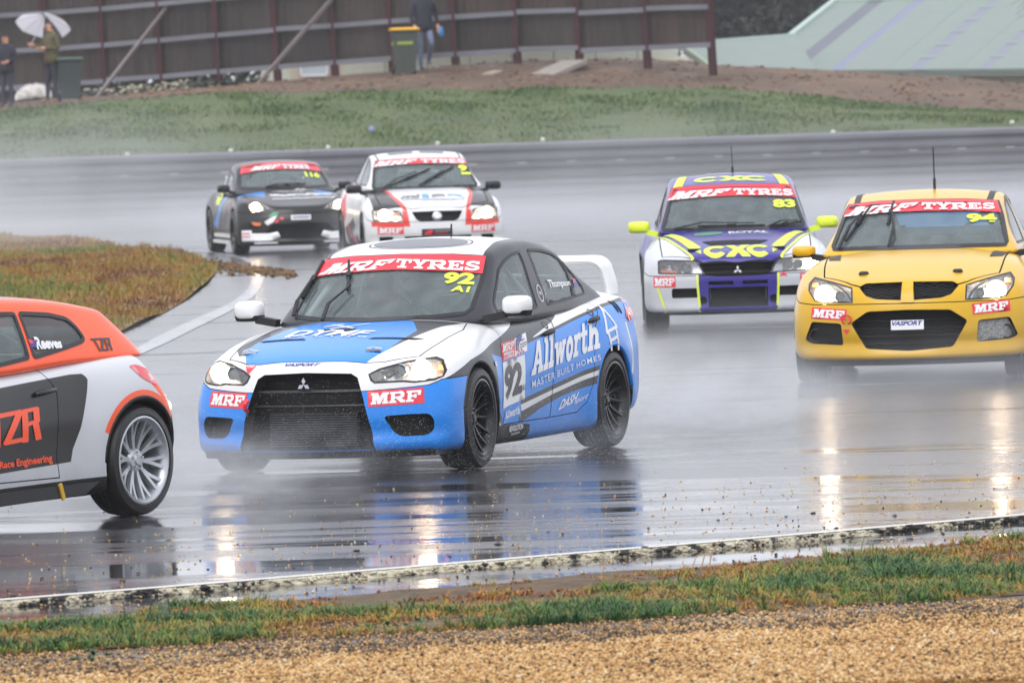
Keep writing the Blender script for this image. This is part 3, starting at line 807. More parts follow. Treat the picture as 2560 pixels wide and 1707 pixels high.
# ------------------------------------------------------------------ main car
CARS = {}
EX = dict(xF=2.26, xR=-2.28,
  zc=[(2.3, .60), (2.18, .685), (2.06, .745), (1.8, .82), (1.5, .885), (1.0, .965), (.8, .975), (0, .97), (-1.2, 1.0), (-1.6, 1.075), (-1.9, 1.08), (-2.3, 1.04)],
  ze=[(2.3, .54), (2.06, .63), (1.8, .735), (1.325, .845), (.9, .895), (0, .905), (-.6, .935), (-1.325, .985), (-2.0, .995), (-2.3, .97)],
  zb=[(2.3, .15), (1.8, .14), (1.3, .13), (.4, .125), (-1.0, .135), (-1.3, .17), (-2.3, .26)],
  wm=[(2.3, .72), (2.1, .83), (1.8, .88), (1.325, .89), (.9, .865), (0, .86), (-.8, .865), (-1.325, .89), (-1.9, .865), (-2.3, .77)],
  sec=[(0, .95), (.08, .985), (.25, 1), (.55, 1.0), (.75, .985), (.9, .955), (1, .90)],
  profF=[(.1, -.04), (.16, .015), (.21, .02), (.28, -.012), (.36, 0), (.5, -.03), (.62, -.07), (.70, -.11), (.8, -.2)], profR=[(.2, .12), (.4, .02), (.6, 0), (.9, .03), (1.1, .08)],
  bowF=.34, pF=2.5, bowR=.28, flare=[(1.325, .018, .13, .33), (-1.325, .022, .14, .33)],
  cab=dict(front=[(0, 1.04), (.5, .74), (.8, .53), (1, .36)], rear=[(0, -1.85), (.5, -1.50), (.8, -1.24), (1, -1.0)], bowF=.26, bowR=.07, crown=.04,
    zroof=[(.5, 1.35), (.36, 1.385), (.15, 1.43), (-.15, 1.468), (-.45, 1.475), (-.75, 1.45), (-1.0, 1.40), (-1.3, 1.33)], zbase=[(1.1, .93), (0, .90), (-1.0, .92), (-1.8, 1.0)],
    yb=[(1.1, .725), (.6, .765), (0, .765), (-.9, .765), (-1.8, .70)], yr=[(.5, .575), (-.2, .605), (-.9, .60)]))

def sym(half):
    """right half (y >= 0, listed front to back or top to bottom) -> closed outline"""
    return list(half) + [(a, -b) if False else None for a, b in []] + []
def symT(h): return h + [(x, -y) for x, y in reversed(h) if abs(y) > 1e-6]      # plan view, (x, y)
def symF(h): return h + [(-y, z) for y, z in reversed(h) if abs(y) > 1e-6]      # front view, (y, z)
def headlamp(car, poly, sd, bulbs, depth=.11, res=.04, lit=None, amber=None, lens=None, proj='F', bezel=True):
    """recessed lamp: reflector recess, lit bulbs in self-glowing rings, projector ring, clear cover; bulbs = (y, z, radius, kind)"""
    if sd < 0: poly = mirror(poly)
    car.cut(poly, proj, depth, M['reflector'], .2, [car.body], res)
    P, T = tri2d([poly], res); o = car.mesh_on('headlight', P, T, proj, lens or M['lens'], .0005)
    if bezel: car.strip('lamp_trim', inset(resample(poly, .03), .006), .012, proj, M['seal'], .002, True, o)
    for (y, z, r, kind) in bulbs:
        p, n = car.conform([(y * sd, z)], proj); c = p[0] - Vector((1, 0, 0)) * .06
        if kind == 'lit':
            r *= .8
            MB().lathe([(0, .035), (r * .35, .032), (r * .7, .018), (r * .92, 0), (r, -.02)], 20, 'X', c).build('bulb', M['bulb'], o, True)
            MB().lathe([(r, -.012), (r * 1.5, .006), (r * 1.9, .03)], 20, 'X', c).build('bowl_glow_ring', M['soft_glow'], o, True)  # emissive ring round the bulb, its glow standing in for a lit reflector
        elif kind == 'lit_soft':
            MB().lathe([(0, .016), (r * .5, .013), (r * .85, .005), (r, -.01)], 20, 'X', c).build('bulb', M['soft_glow'], o, True)
        elif kind == 'projector':
            MB().lathe([(r * .98, .028), (r * 1.08, .02), (r * 1.08, -.05), (r * .8, -.05)], 24, 'X', c).build('projector_ring', M['chrome'], o, True)
            MB().lathe([(0, .02), (r * .5, .014), (r * .85, -.004)], 20, 'X', c).build('projector_lens', M['glass'], o, True)
            MB().lathe([(0, -.03), (r, -.03)], 20, 'X', c).build('projector_back', M['cabin_in'], o, True)
        elif kind == 'amber':
            MB().box(c, (.03, r * 1.6, r * 1.2)).build('indicator', M['amber'], o)
    return o
def sticker(car, quad, proj, bg, words, name='sticker', off=.003):
    """vinyl patch with rows of lettering: words = (text, sub quad in 0..1, material, font, kwargs)"""
    q = [np.array(a, float) for a in quad]
    def at(a, b): return tuple(q[0] * (1 - a) * (1 - b) + q[1] * a * (1 - b) + q[2] * a * b + q[3] * (1 - a) * b)
    o = car.decal(name, [tuple(a) for a in quad], proj, bg, off, .07)
    for t, (x0, y0, x1, y1), m, f, kw in words:
        car.text(t, [at(x0, y0), at(x1, y0), at(x1, y1), at(x0, y1)], proj, m, f, off + .002, parent=o, **kw)
    return o
def mrf(car, quad, proj='F'):
    return sticker(car, quad, proj, M['v_red'], [('MRF', (.06, .14, .95, .86), M['v_white'], 'slab', dict(shear=.03))], 'tyre_brand_sticker')
def emblem_diamonds(car, y, z, h, proj, mat, off=.004, res=.2, x=None):
    u = h / 2 / .95; P = []
    def rh(a):
        d = Vector((math.sin(a), math.cos(a))); n = Vector((d.y, -d.x)); c = Vector((y, z)) + Vector((0, -.05 * h))
        return [tuple(c), tuple(c + d * u * .5 + n * u * .29), tuple(c + d * u), tuple(c + d * u * .5 - n * u * .29)]
    for k in range(3): P.append(rh(k * 2 * math.pi / 3))
    if x is None: return car.decal('emblem', P, proj, mat, off, res)
    m = MB()
    for p in P: m.prism(p, 'x', x - .008, x + .008)
    return m.build('emblem', mat, car.root)
def skirt_lip(car, ys, z0, z1, out=.0, name='front_lip', mat=None, back=.35):
    rings = []
    for y in ys:
        p, n = car.conform([(y, z1 + .03)], 'F'); x = p[0].x
        rings.append([(x + out * .6, y, z1), (x + out, y, z1 - .012), (x + out - .03, y, z0), (x - back, y, z0), (x - back, y, z1)])
    return loft_box(rings, name, mat or M['plastic'], car.root, False)
def groove(car, line, w, proj, closed=False):
    """dark shut line lying in the skin"""
    return car.strip('shut_line', line, w, proj, M['seal'], .0015, closed)
def rear_wing(car, path, x, chord, t, mat, tilt=6):
    """path of (y, z) points from one foot over the blade to the other foot"""
    P = [Vector((0, a, b)) for a, b in path]; rings = []
    for i, p in enumerate(P):
        d = (P[min(i + 1, len(P) - 1)] - P[max(i - 1, 0)]).normalized(); nrm = Vector((0, -d.z, d.y))
        k = max(0, min(1, abs(d.y))); tt = t
        sec_ = [(.5, .15), (.42, .5), (.15, .62), (-.3, .45), (-.5, .12), (-.5, -.12), (-.1, -.4), (.35, -.42)]
        rings.append([Vector((x + a * chord * (1 if k > .5 else .9), 0, 0)) + p + nrm * b * tt + Vector((0, 0, -a * chord * .1 * k)) for a, b in sec_])
    return loft_box(rings, 'rear_wing', mat, car.root, True, 50)

def build_main():
    c = Car('rally_sedan', EX, M['white'], M['grey']); CARS['main'] = c; rt = c.root
    tag(rt, 'white and blue sedan number 92 with dark grey stripes, nearest whole car', 'car', 'race cars on the wet track')
    wells(c, (1.325, -1.325), .365, .335)
    c.cut_prism([(.97, .25), (.97, -.25), (.74, -.64), (-1.5, -.62), (-1.5, .62), (.74, .64)], 'z', .30, 1.4, M['cabin_in'])
    # front openings
    gr = symF([(.0, .672), (.30, .662), (.345, .635), (.385, .52), (.43, .36), (.468, .17), (.47, .10)])
    c.cut(gr, 'F', .16, M['void'])
    for sd in (1, -1):
        fog = [(.515, .385), (.66, .392), (.775, .392), (.80, .35), (.795, .285), (.76, .252), (.62, .250), (.575, .275)]
        fog = round_poly(fog, .03)
        fg = fog if sd > 0 else mirror(fog); c.cut(fg, 'F', .09, M['void'])
        c.decal('bumper_vent', inset(fg, -.008), 'F', M['void'], -.06, .06)
    HL = [(.405, .655), (.465, .688), (.605, .728), (.755, .748), (.80, .728), (.838, .66), (.832, .622), (.79, .600), (.68, .588), (.62, .597), (.45, .594), (.425, .612)]
    hl = [headlamp(c, HL, sd, [(.58, .668, .042, 'projector'), (.70, .672, .045, 'lit'), (.80, .68, .03, 'amber'), (.47, .635, .03, 'projector')]) for sd in (1, -1)]
    # panels
    bump = c.panel('front_bumper', [(1.48, .0), (1.48, .622), (1.87, .607), (1.95, .573), (2.15, .548), (2.6, .548), (2.6, .0)], 'y', -1.2, 1.2, .005)
    bump.data.materials[0] = M['blue']
    c.panel('bonnet', symT([(2.065, 0), (2.045, .36), (2.0, .47), (1.83, .66), (1.55, .69), (1.12, .705), (.87, .64), (.99, .3), (1.02, 0)]), 'z', .62, 1.3, .008)
    fd = [(.735, .98), (.735, .84), (.80, .66), (.905, .37), (.88, .262), (-.08, .262), (-.19, .565), (-.29, .79), (-.354, .89), (-.36, 1.1), (.735, 1.1)]
    rd = [(-.37, 1.1), (-.364, .89), (-.30, .79), (-.20, .565), (-.09, .262), (-.62, .27), (-.80, .33), (-.90, .45), (-.95, .62), (-1.02, .80), (-1.22, .95), (-1.26, 1.1)]
    for sd in (1, -1):
        a, b = (.70, 1.2) if sd > 0 else (-1.2, -.70)
        c.panel('front_door', fd, 'y', a, b, .006); c.panel('rear_door', rd, 'y', a, b, .006)
    c.panel('boot_lid', symT([(-1.72, 0), (-1.74, .60), (-2.2, .62), (-2.5, .55), (-2.5, 0)]), 'z', .95, 1.3, .006)
    # windows
    WS = symF([(0, 1.375), (.35, 1.368), (.555, 1.352), (.59, 1.30), (.605, 1.22), (.63, 1.02), (.60, .985), (.40, .968), (0, .962)])
    c.window('windshield', WS, 'F', seal=.025)
    RW = symF([(0, 1.36), (.48, 1.345), (.58, 1.12), (.50, 1.08), (0, 1.09)])
    c.window('rear_window', [(-y, z) for y, z in RW], 'B', seal=.02)
    FW = round_poly([(.56, .99), (.535, 1.06), (.36, 1.17), (.235, 1.262), (.08, 1.325), (-.07, 1.358), (-.215, 1.372), (-.232, 1.30), (-.214, 1.14), (-.222, .988)], .02, 2)
    RWn = round_poly([(-.385, 1.378), (-.63, 1.37), (-.87, 1.342), (-1.0, 1.30), (-1.055, 1.20), (-1.0, 1.03), (-.43, 1.0), (-.40, 1.148)], .02, 2)
    QW = round_poly([(-1.045, 1.285), (-1.20, 1.17), (-1.285, 1.095), (-1.275, 1.045), (-1.03, 1.035), (-1.085, 1.2)], .015, 2)
    for pr in 'LR':
        c.window('front_door_window', FW, pr, seal=.018); c.window('rear_door_window', RWn, pr, seal=.018); c.window('quarter_window', QW, pr, seal=.014)
    # livery zones
    c.paint('T', symT([(.385, 0), (.36, .33), (.29, .548), (.17, .535), (-.14, .495), (-.5, .48), (-.95, .49), (-1.05, .46), (-1.06, 0)]), M['white'], [c.cabin])
    bon = [p for p in c.panels if p.name.startswith('bonnet')]
    c.paint('T', [(.80, .64), (1.0, .60), (1.13, .558), (1.56, .482), (1.815, .433), (1.815, -.6), (1.60, -.70), (1.3, -.66), (.80, -.66)], M['grey'], bon)
    c.paint('T', [(.9, 0), (1.02, .32), (1.316, .456), (1.813, .433), (2.08, .36), (2.08, -.44), (1.95, -.50), (1.70, -.60), (1.42, -.57), (1.05, -.46)], M['blue'], bon)
    for pr in 'LR':
        L = lambda *a: c.paint(pr, *a, [p for p in c.panels if 'bumper' not in p.name and 'bonnet' not in p.name])
        L([(-.351, 1.02), (.722, .835), (1.475, .712), (1.86, .61), (1.86, .59), (1.0, .55), (.2, .74), (.10, .81), (-.354, .888), (-1.018, 1.03)], M['grey'])
        L([(1.02, .73), (.9, .05), (-2.4, .05), (-2.4, .985), (-1.834, .985), (-1.36, .955), (-.343, .835), (.259, .774), (.80, .70)], M['blue'])
        L([(.62, .745), (.259, .785), (-.343, .852), (-1.36, .972), (-1.9, 1.0), (-1.9, .982), (-1.36, .954), (-.343, .834), (.259, .767), (.62, .72)], M['grey'])
        L([(1.12, .72), (.985, .69), (.955, .36), (.88, .25), (.93, .25), (1.2, .55)], M['grey'])
        L([(.49, .405), (-1.04, .572), (-1.03, .54), (.489, .373)], M['grey'])
        L([(.489, .373), (-1.03, .54), (-1.03, .508), (-.156, .415), (.47, .331)], M['white'])
        L([(.47, .331), (-.156, .415), (-1.03, .508), (-1.0, .45), (-.316, .392), (.093, .333), (.30, .29), (.468, .262), (.53, .262), (.53, .331)], M['grey'])
        L([(1.1, .262), (.46, .252), (.30, .235), (.30, .05), (1.1, .05)], M['plastic'])
        L([(-1.665, .83), (-1.70, .84), (-1.765, .62), (-1.70, .48), (-1.66, .49), (-1.73, .63)], M['white'])
    # bars, emblem and intercooler inside the mouth
    for z, h in ((.545, .03), (.455, .018)):
        m = MB(); pts, _ = c.conform([(y, z) for y in np.linspace(-.40, .40, 9)], 'F')
        m.tube([a - Vector((.06, 0, 0)) for a in pts], h * .6, 6).build('grille_bar', M['plastic'], rt)
    ic = MB().box((2.08, .02, .30), (.05, .62, .22)).build('intercooler', M['void'], rt)
    m = MB()
    for k in range(14): m.box((2.108, .02, .20 + k * .0155), (.02, .60, .0065))
    o = m.build('intercooler_fins', M['cooler'], ic); o['kind'] = 'stuff'
    emblem_diamonds(c, -.01, .600, .09, 'F', M['chrome'], x=2.185)
    MB().tube([(2.18, -.41, .43), (2.21, -.415, .45), (2.215, -.41, .475), (2.19, -.40, .50)], .014).build('tow_hook', M['v_red'], rt)
    skirt_lip(c, np.linspace(-.80, .80, 17), .12, .165, -.015)
    MB().box((0, 0, .17), (3.4, 1.3, .05)).build('undertray', M['plastic'], rt)
    # bonnet vents, pins and lettering
    c.decal('bonnet_vent', [(1.30, -.22), (1.30, .03), (1.39, .0), (1.39, -.19)], 'T', M['void'], .003)
    for y0, y1 in ((-.58, -.21), (.21, .58)):
        a, b = (y0, y1) if y0 > 0 else (y1, y0)
        c.decal('bonnet_vent', [(1.60, a), (1.56, a + (b - a) * .1), (1.50, b), (1.55, b - (b - a) * .15)], 'T', M['void'], .003)
    for x, y in ((1.80, -.53), (1.86, .355)):
        p, n = c.conform([(x, y)], 'T'); q = p[0]
        MB().box(q + Vector((0, 0, .006)), (.035, .10, .012)).tube([q + Vector((-.02, -.05, .015)), q + Vector((.02, 0, .028)), q + Vector((-.02, .05, .015))], .007, 6).build('bonnet_pin', M['chrome'], rt)
    c.text('DYMF', [(1.465, -.42), (1.525, .185), (1.38, .20), (1.29, -.43)], 'T', M['v_white'], bold=.035, shear=.25)
    c.text('RACING', [(1.505, -.40), (1.565, .19), (1.535, .185), (1.472, -.405)], 'T', M['v_white'], space=2.2)
    c.decal('crossed_tools_logo', [*stroke([(1.30, -.15), (1.15, .06)], .022), *stroke([(1.17, -.18), (1.29, .0)], .022), *stroke([(1.22, -.22), (1.16, -.12)], .03)], 'T', M['v_white'], .003)
    c.text('VASPORT', [(-.175, .712), (.065, .712), (.075, .728), (-.17, .729)], 'F', M['v_navy'], shear=.3, bold=.03)
    c.decal('tow_mark', [(-.475, .718), (-.385, .718), (-.43, .662)], 'F', M['v_red']); c.text('TOW', [(-.46, .703), (-.40, .703), (-.395, .716), (-.465, .716)], 'F', M['v_white'])
    for sd in (1, -1):
        q = [(.425, .445), (.745, .458), (.735, .558), (.412, .545)]
        mrf(c, q if sd > 0 else [(-q[1][0], q[1][1]), (-q[0][0], q[0][1]), (-q[3][0], q[3][1]), (-q[2][0], q[2][1])])
    # windscreen banner
    b = c.decal('sun_strip', symF([(0, 1.372), (.333, 1.366), (.565, 1.348), (.59, 1.236), (.41, 1.258), (.10, 1.274), (0, 1.276)]), 'F', M['v_red'], .009, .08)
    c.text('MRF', [(-.545, 1.248), (-.04, 1.285), (-.03, 1.342), (-.49, 1.318)], 'F', M['v_white'], 'slab', .013, parent=b, shear=.1)
    c.text('TYRES', [(.0, 1.287), (.568, 1.252), (.553, 1.312), (-.0, 1.343)], 'F', M['v_white'], 'slab', .013, parent=b)
    c.text('92', [(.37, 1.185), (.567, 1.168), (.552, 1.244), (.355, 1.257)], 'F', M['v_lime'], bold=.045)
    c.text('A1', [(.447, 1.135), (.56, 1.122), (.555, 1.158), (.449, 1.172)], 'F', M['v_lime'], bold=.03)
    # driver's side graphics
    bd = sticker(c, [(.892, .366), (.414, .41), (.356, .700), (.812, .663)], 'L', M['v_white'], [('92', (.06, .14, .86, .90), M['v_black'], 'sans', dict(bold=.05)), ('A1', (.86, .20, .985, .34), M['v_black'], 'sans', {})], 'number_board')
    sticker(c, [(.808, .672), (.552, .692), (.488, .806), (.77, .789)], 'L', M['v_red'], [('MRF', (.06, .50, .92, .90), M['v_white'], 'slab', dict(shear=.12)), ('TYRES', (.10, .08, .90, .42), M['v_white'], 'slab', {})], 'tyre_brand_sticker')
    st = sticker(c, [(.550, .694), (.295, .722), (.223, .840), (.486, .808)], 'L', M['v_white'], [('NSW', (.50, .66, .80, .78), M['v_black'], 'sans', {}), ('Production', (.40, .46, .96, .60), M['v_black'], 'sans', {}), ('Touring Cars', (.36, .30, .96, .44), M['v_black'], 'sans', {})], 'series_sticker')
    c.decal('swoosh', stroke([(.50, .735), (.485, .765), (.455, .793), (.40, .812), (.33, .825)], .02) + stroke([(.465, .735), (.45, .765), (.42, .785), (.36, .805)], .012), 'L', M['v_navy'], .006, parent=st)
    c.decal('chequers', [bx(.50 - .028 * i, .700 + .018 * j + .003 * i, .476 - .028 * i, .716 + .018 * j + .003 * i) for i in range(5) for j in range(2) if (i + j) % 2 == 0], 'L', M['v_red'], .006, parent=st)
    c.text('Allworth', [(.275, .552), (-1.045, .684), (-1.15, .895), (.155, .768)], 'L', M['v_white'], 'slab', name='sponsor_lettering')
    c.text('MASTER BUILT HOMES', [(.262, .468), (-1.035, .605), (-1.03, .640), (.262, .520)], 'L', M['v_white'], bold=.006, space=1.15, name='sponsor_lettering')
    c.decal('house_logo', stroke([(-1.29, .955), (-1.20, .78)], .03) + stroke([(-1.285, .955), (-1.42, .815)], .028) + stroke([(-1.42, .815), (-1.20, .785)], .02) + stroke([(-1.225, .79), (-1.245, .665)], .032) + stroke([(-1.385, .805), (-1.385, .665)], .032) + stroke([(-1.23, .725), (-1.39, .75)], .022), 'L', M['v_white'])
    c.text('DASH', [(-.24, .300), (-.62, .345), (-.66, .405), (-.30, .365)], 'L', M['v_white'], bold=.03, shear=.35, name='sponsor_lettering')
    c.text('Sport', [(-.55, .318), (-.79, .345), (-.83, .392), (-.60, .358)], 'L', M['v_white'], bold=.01, shear=.4, name='sponsor_lettering')
    sticker(c, [(.885, .277), (.505, .298), (.498, .384), (.854, .350)], 'L', M['blue'], [('Allworth', (.06, .25, .95, .85), M['v_white'], 'slab', {})], 'small_sponsor_sticker')
    c.text('REVOLUTION', [(.72, .205), (.45, .213), (.45, .25), (.72, .244)], 'L', M['v_white'], bold=.03, name='sponsor_lettering'); c.text('RACEGEAR', [(.66, .182), (.50, .188), (.50, .2), (.66, .196)], 'L', M['v_white'], name='sponsor_lettering')
    c.text('Thompson', [(-.553, 1.092), (-1.0, 1.10), (-1.025, 1.15), (-.552, 1.165)], 'L', M['v_white'], bold=.03, name='driver_name')
    fl = c.decal('flag', [(-1.075, 1.095), (-1.185, 1.105), (-1.19, 1.15), (-1.11, 1.155)], 'L', M['v_navy'], .004)
    c.decal('flag_canton', [(-1.09, 1.125), (-1.14, 1.128), (-1.15, 1.152), (-1.11, 1.153)], 'L', M['v_red'], .006, parent=fl)
    c.strip('pillar_roundel', [(-.337 + .045 * math.cos(a * .4), 1.082 + .055 * math.sin(a * .4)) for a in range(16)], .008, 'L', M['v_white'], .004, True, res=.03)
    c.text('DTMF', [(-.312, 1.072), (-.362, 1.072), (-.362, 1.094), (-.312, 1.094)], 'L', M['v_white'])
    # roof badge, vents, lamps, handles
    c.strip('roof_badge', [(.02 + .22 * math.cos(a * .21), .02 + .36 * math.sin(a * .21)) for a in range(30)], .012, 'T', M['v_black'], .003, True)
    c.decal('roof_patch', [(.02 + .19 * math.cos(a * .21), .02 + .33 * math.sin(a * .21)) for a in range(30)], 'T', M['v_grey'], .003)
    MB().tube([(-.35, .1, 1.46), (-.36, .1, 1.56)], .006).build('antenna', M['plastic'], rt)
    for sd in (1, -1):
        pr = 'L' if sd > 0 else 'R'
        for x, z in ((-.181, .826), (-1.046, .878)):
            p, n = c.conform([(x, z)], pr); q = p[0] + DIRS[pr] * .02
            h = loft_box([[(x + dx, q.y + sd * a, z + b + dx * -.12) for a, b in ((.014 * k, .012 * k), (-.012, .016 * k), (-.022, 0), (-.012, -.016 * k), (.014 * k, -.012 * k))] for dx, k in ((.09, .5), (.07, 1), (0, 1.1), (-.07, 1), (-.09, .5))], 'door_handle', M['plastic'], rt)
            c.decal('handle_recess', [(x - .03 + .04 * math.cos(a), z + .045 + .025 * math.sin(a)) for a in np.linspace(0, 6.28, 13)[:-1]], pr, M['seal'], .002, parent=h)
        for x, z in ((-1.571, .945), (-1.635, .938)):
            c.decal('bumper_vent', [(x + .022 * math.cos(a) + .2 * (.05 * math.sin(a)), z + .045 * math.sin(a)) for a in np.linspace(0, 6.28, 15)[:-1]], pr, M['void'], .003)
        c.decal('tail_lamp', [(-1.83, .985), (-1.72, .87), (-1.78, .83), (-1.93, .88), (-1.97, .97)], pr, M['tail'], .004)
        c.decal('side_repeater', [(.985 + .03 * math.cos(a), .665 + .018 * math.sin(a)) for a in np.linspace(0, 6.28, 13)[:-1]], pr, M['amber'] if sd < 0 else M['reflector'], .006)
        door_mirror(c, sd, .74, .945, 1.035, .19, .135, M['white'], M['plastic'], yin=.12)
        for x in (1.325, -1.325):
            wheel(c, x, sd * .90, .33, .245, 'multi', M['rim_black'], 2 if x > 0 else 0, spin=.3 * x)
            arch_lip(c, x, .335, .367, sd, M['blue'] if x < 0 else M['grey'], 10, 170)
    arc_ = [(.53 + .09 * math.sin(R(a)), 1.165 + .09 * math.cos(R(a))) for a in (0, 15, 30, 45, 60, 75)]
    hw_ = arc_ + [(.632, 1.14), (.648, 1.09), (.655, 1.02)]
    wing = [(-a, b) for a, b in reversed(hw_)] + [(y, 1.257) for y in np.linspace(-.48, .48, 9)] + hw_
    w = rear_wing(c, wing, -2.02, .26, .055, M['white'])
    wiper(c, (-.312, .955), (-.328, 1.043), (-.235, 1.163), (-.258, 1.15), (-.362, 1.335)); wiper(c, (-.60, .985), (-.60, 1.06), (-.585, 1.20), (-.605, 1.10), (-.575, 1.335))
    cage(c, mat=M['steel']); interior(c, .9, -1.5)
    d = driver(c, 'person in a grey race suit and red helmet driving car 92', helm='helmet'); d.parent = None; c.riders = [d]
    c.finish(); c.place(-.6, 56.18, -109.8)
    return c
def seat_riders():
    bpy.context.view_layer.update()
    for c in CARS.values():
        for d in getattr(c, 'riders', []): d.matrix_world = c.root.matrix_world.copy()
# ------------------------------------------------------------------ the other five cars: shells
SEC = [(0, .95), (.08, .985), (.25, 1), (.55, 1.0), (.75, .985), (.9, .955), (1, .90)]
YE = dict(xF=2.40, xR=-2.45, sec=SEC,
  zc=[(2.45, .70), (2.25, .80), (2.1, .845), (1.6, .97), (1.1, 1.04), (.9, 1.045), (-1.2, 1.04), (-1.8, 1.10), (-2.45, 1.06)],
  ze=[(2.45, .62), (2.1, .74), (1.8, .82), (1.46, .91), (1.0, .955), (0, .96), (-1.4, 1.0), (-2.45, .98)],
  zb=[(2.45, .19), (1.8, .19), (1.4, .19), (-1.4, .19), (-2.45, .3)],
  wm=[(2.45, .78), (2.1, .89), (1.8, .935), (1.46, .945), (.9, .91), (0, .90), (-1, .91), (-1.46, .945), (-2.0, .91), (-2.45, .82)],
  profF=[(.1, .02), (.21, .035), (.27, .01), (.32, -.015), (.4, 0), (.55, -.02), (.68, -.06), (.78, -.12), (.9, -.2)], profR=[(.2, .12), (.5, 0), (1.1, .08)],
  bowF=.36, pF=2.5, bowR=.28, flare=[(1.4575, .02, .13, .34), (-1.4575, .02, .14, .34)],
  cab=dict(front=[(0, 1.12), (.5, .82), (.8, .58), (1, .42)], rear=[(0, -1.95), (.5, -1.55), (.8, -1.25), (1, -.95)], bowF=.25, bowR=.08, crown=.045,
    zroof=[(.6, 1.335), (.42, 1.375), (.15, 1.44), (-.3, 1.495), (-.7, 1.48), (-1.1, 1.39), (-1.4, 1.3)], zbase=[(1.2, .985), (0, .96), (-1.9, 1.02)],
    yb=[(1.2, .76), (.6, .81), (-.9, .81), (-1.9, .73)], yr=[(.5, .61), (-.2, .635), (-1, .62)]))
PU = dict(xF=2.23, xR=-2.25, sec=SEC,
  zc=[(2.3, .66), (2.15, .73), (2.0, .775), (1.5, .885), (1.0, .96), (.8, .97), (-1.2, 1.0), (-1.7, 1.06), (-2.25, 1.03)],
  ze=[(2.3, .60), (2.0, .69), (1.7, .76), (1.31, .84), (.9, .885), (0, .90), (-1.3, .97), (-2.25, .95)],
  zb=[(2.3, .19), (1.8, .18), (1.3, .18), (-1.3, .2), (-2.25, .3)],
  wm=[(2.3, .76), (2.0, .84), (1.7, .875), (1.31, .885), (.9, .85), (0, .845), (-1, .85), (-1.31, .885), (-1.9, .85), (-2.25, .77)],
  profF=[(.1, -.02), (.2, .02), (.3, 0), (.5, 0), (.6, -.03), (.7, -.06), (.8, -.12)], profR=[(.2, .12), (.5, 0), (1.1, .08)],
  bowF=.26, pF=3.0, bowR=.24, flare=[(1.3125, .025, .12, .33), (-1.3125, .03, .13, .33)],
  cab=dict(front=[(0, 1.03), (.5, .74), (.8, .53), (1, .37)], rear=[(0, -1.7), (.5, -1.4), (.8, -1.2), (1, -1.0)], bowF=.22, bowR=.08, crown=.04,
    zroof=[(.5, 1.33), (.36, 1.365), (.1, 1.43), (-.3, 1.485), (-.7, 1.475), (-1.1, 1.40)], zbase=[(1.1, .92), (0, .90), (-1.7, .98)],
    yb=[(1.1, .70), (.6, .755), (-.9, .765), (-1.7, .70)], yr=[(.5, .58), (-.2, .60), (-1, .58)]))
WH = dict(YE, xF=2.38, cab=dict(YE['cab'], zroof=[(.6, 1.30), (.45, 1.345), (.15, 1.425), (-.3, 1.49), (-.7, 1.475), (-1.1, 1.39), (-1.4, 1.3)], front=[(0, 1.10), (.5, .82), (.8, .60), (1, .45)]), zc=[(2.45, .66), (2.2, .77), (2.0, .83), (1.6, .925), (1.1, .99), (.9, 1.0), (-1.2, 1.02), (-1.8, 1.10), (-2.45, 1.06)],
  ze=[(2.45, .60), (2.1, .71), (1.8, .80), (1.46, .88), (1.0, .92), (0, .94), (-1.4, 1.0), (-2.45, .98)])
BK = dict(xF=2.10, xR=-2.12, sec=SEC,
  zc=[(2.2, .60), (2.0, .68), (1.8, .725), (1.4, .82), (.9, .90), (.7, .91), (-1.2, .95), (-1.6, .99), (-2.15, .96)],
  ze=[(2.2, .56), (1.9, .66), (1.6, .76), (1.285, .815), (.9, .83), (0, .82), (-1.285, .90), (-2.15, .88)],
  zb=[(2.2, .14), (1.8, .13), (1.3, .16), (-1.3, .18), (-2.15, .28)],
  wm=[(2.2, .74), (1.9, .84), (1.6, .88), (1.285, .89), (.9, .86), (0, .85), (-1, .87), (-1.285, .895), (-1.8, .86), (-2.15, .78)],
  profF=[(.1, -.02), (.16, .03), (.24, .0), (.45, 0), (.6, -.05), (.72, -.12)], profR=[(.2, .12), (.5, 0), (1.0, .08)],
  bowF=.36, pF=2.4, bowR=.26, flare=[(1.285, .015, .13, .32), (-1.285, .02, .14, .32)],
  cab=dict(front=[(0, .90), (.5, .56), (.8, .33), (1, .12)], rear=[(0, -1.75), (.5, -1.35), (.8, -1.0), (1, -.7)], bowF=.24, bowR=.08, crown=.05,
    zroof=[(.4, 1.20), (.15, 1.26), (-.1, 1.315), (-.4, 1.345), (-.8, 1.31), (-1.3, 1.15)], zbase=[(1.0, .86), (0, .83), (-1.7, .92)],
    yb=[(1.0, .75), (.5, .79), (-.9, .77), (-1.7, .68)], yr=[(.4, .60), (-.2, .62), (-1, .57)]))
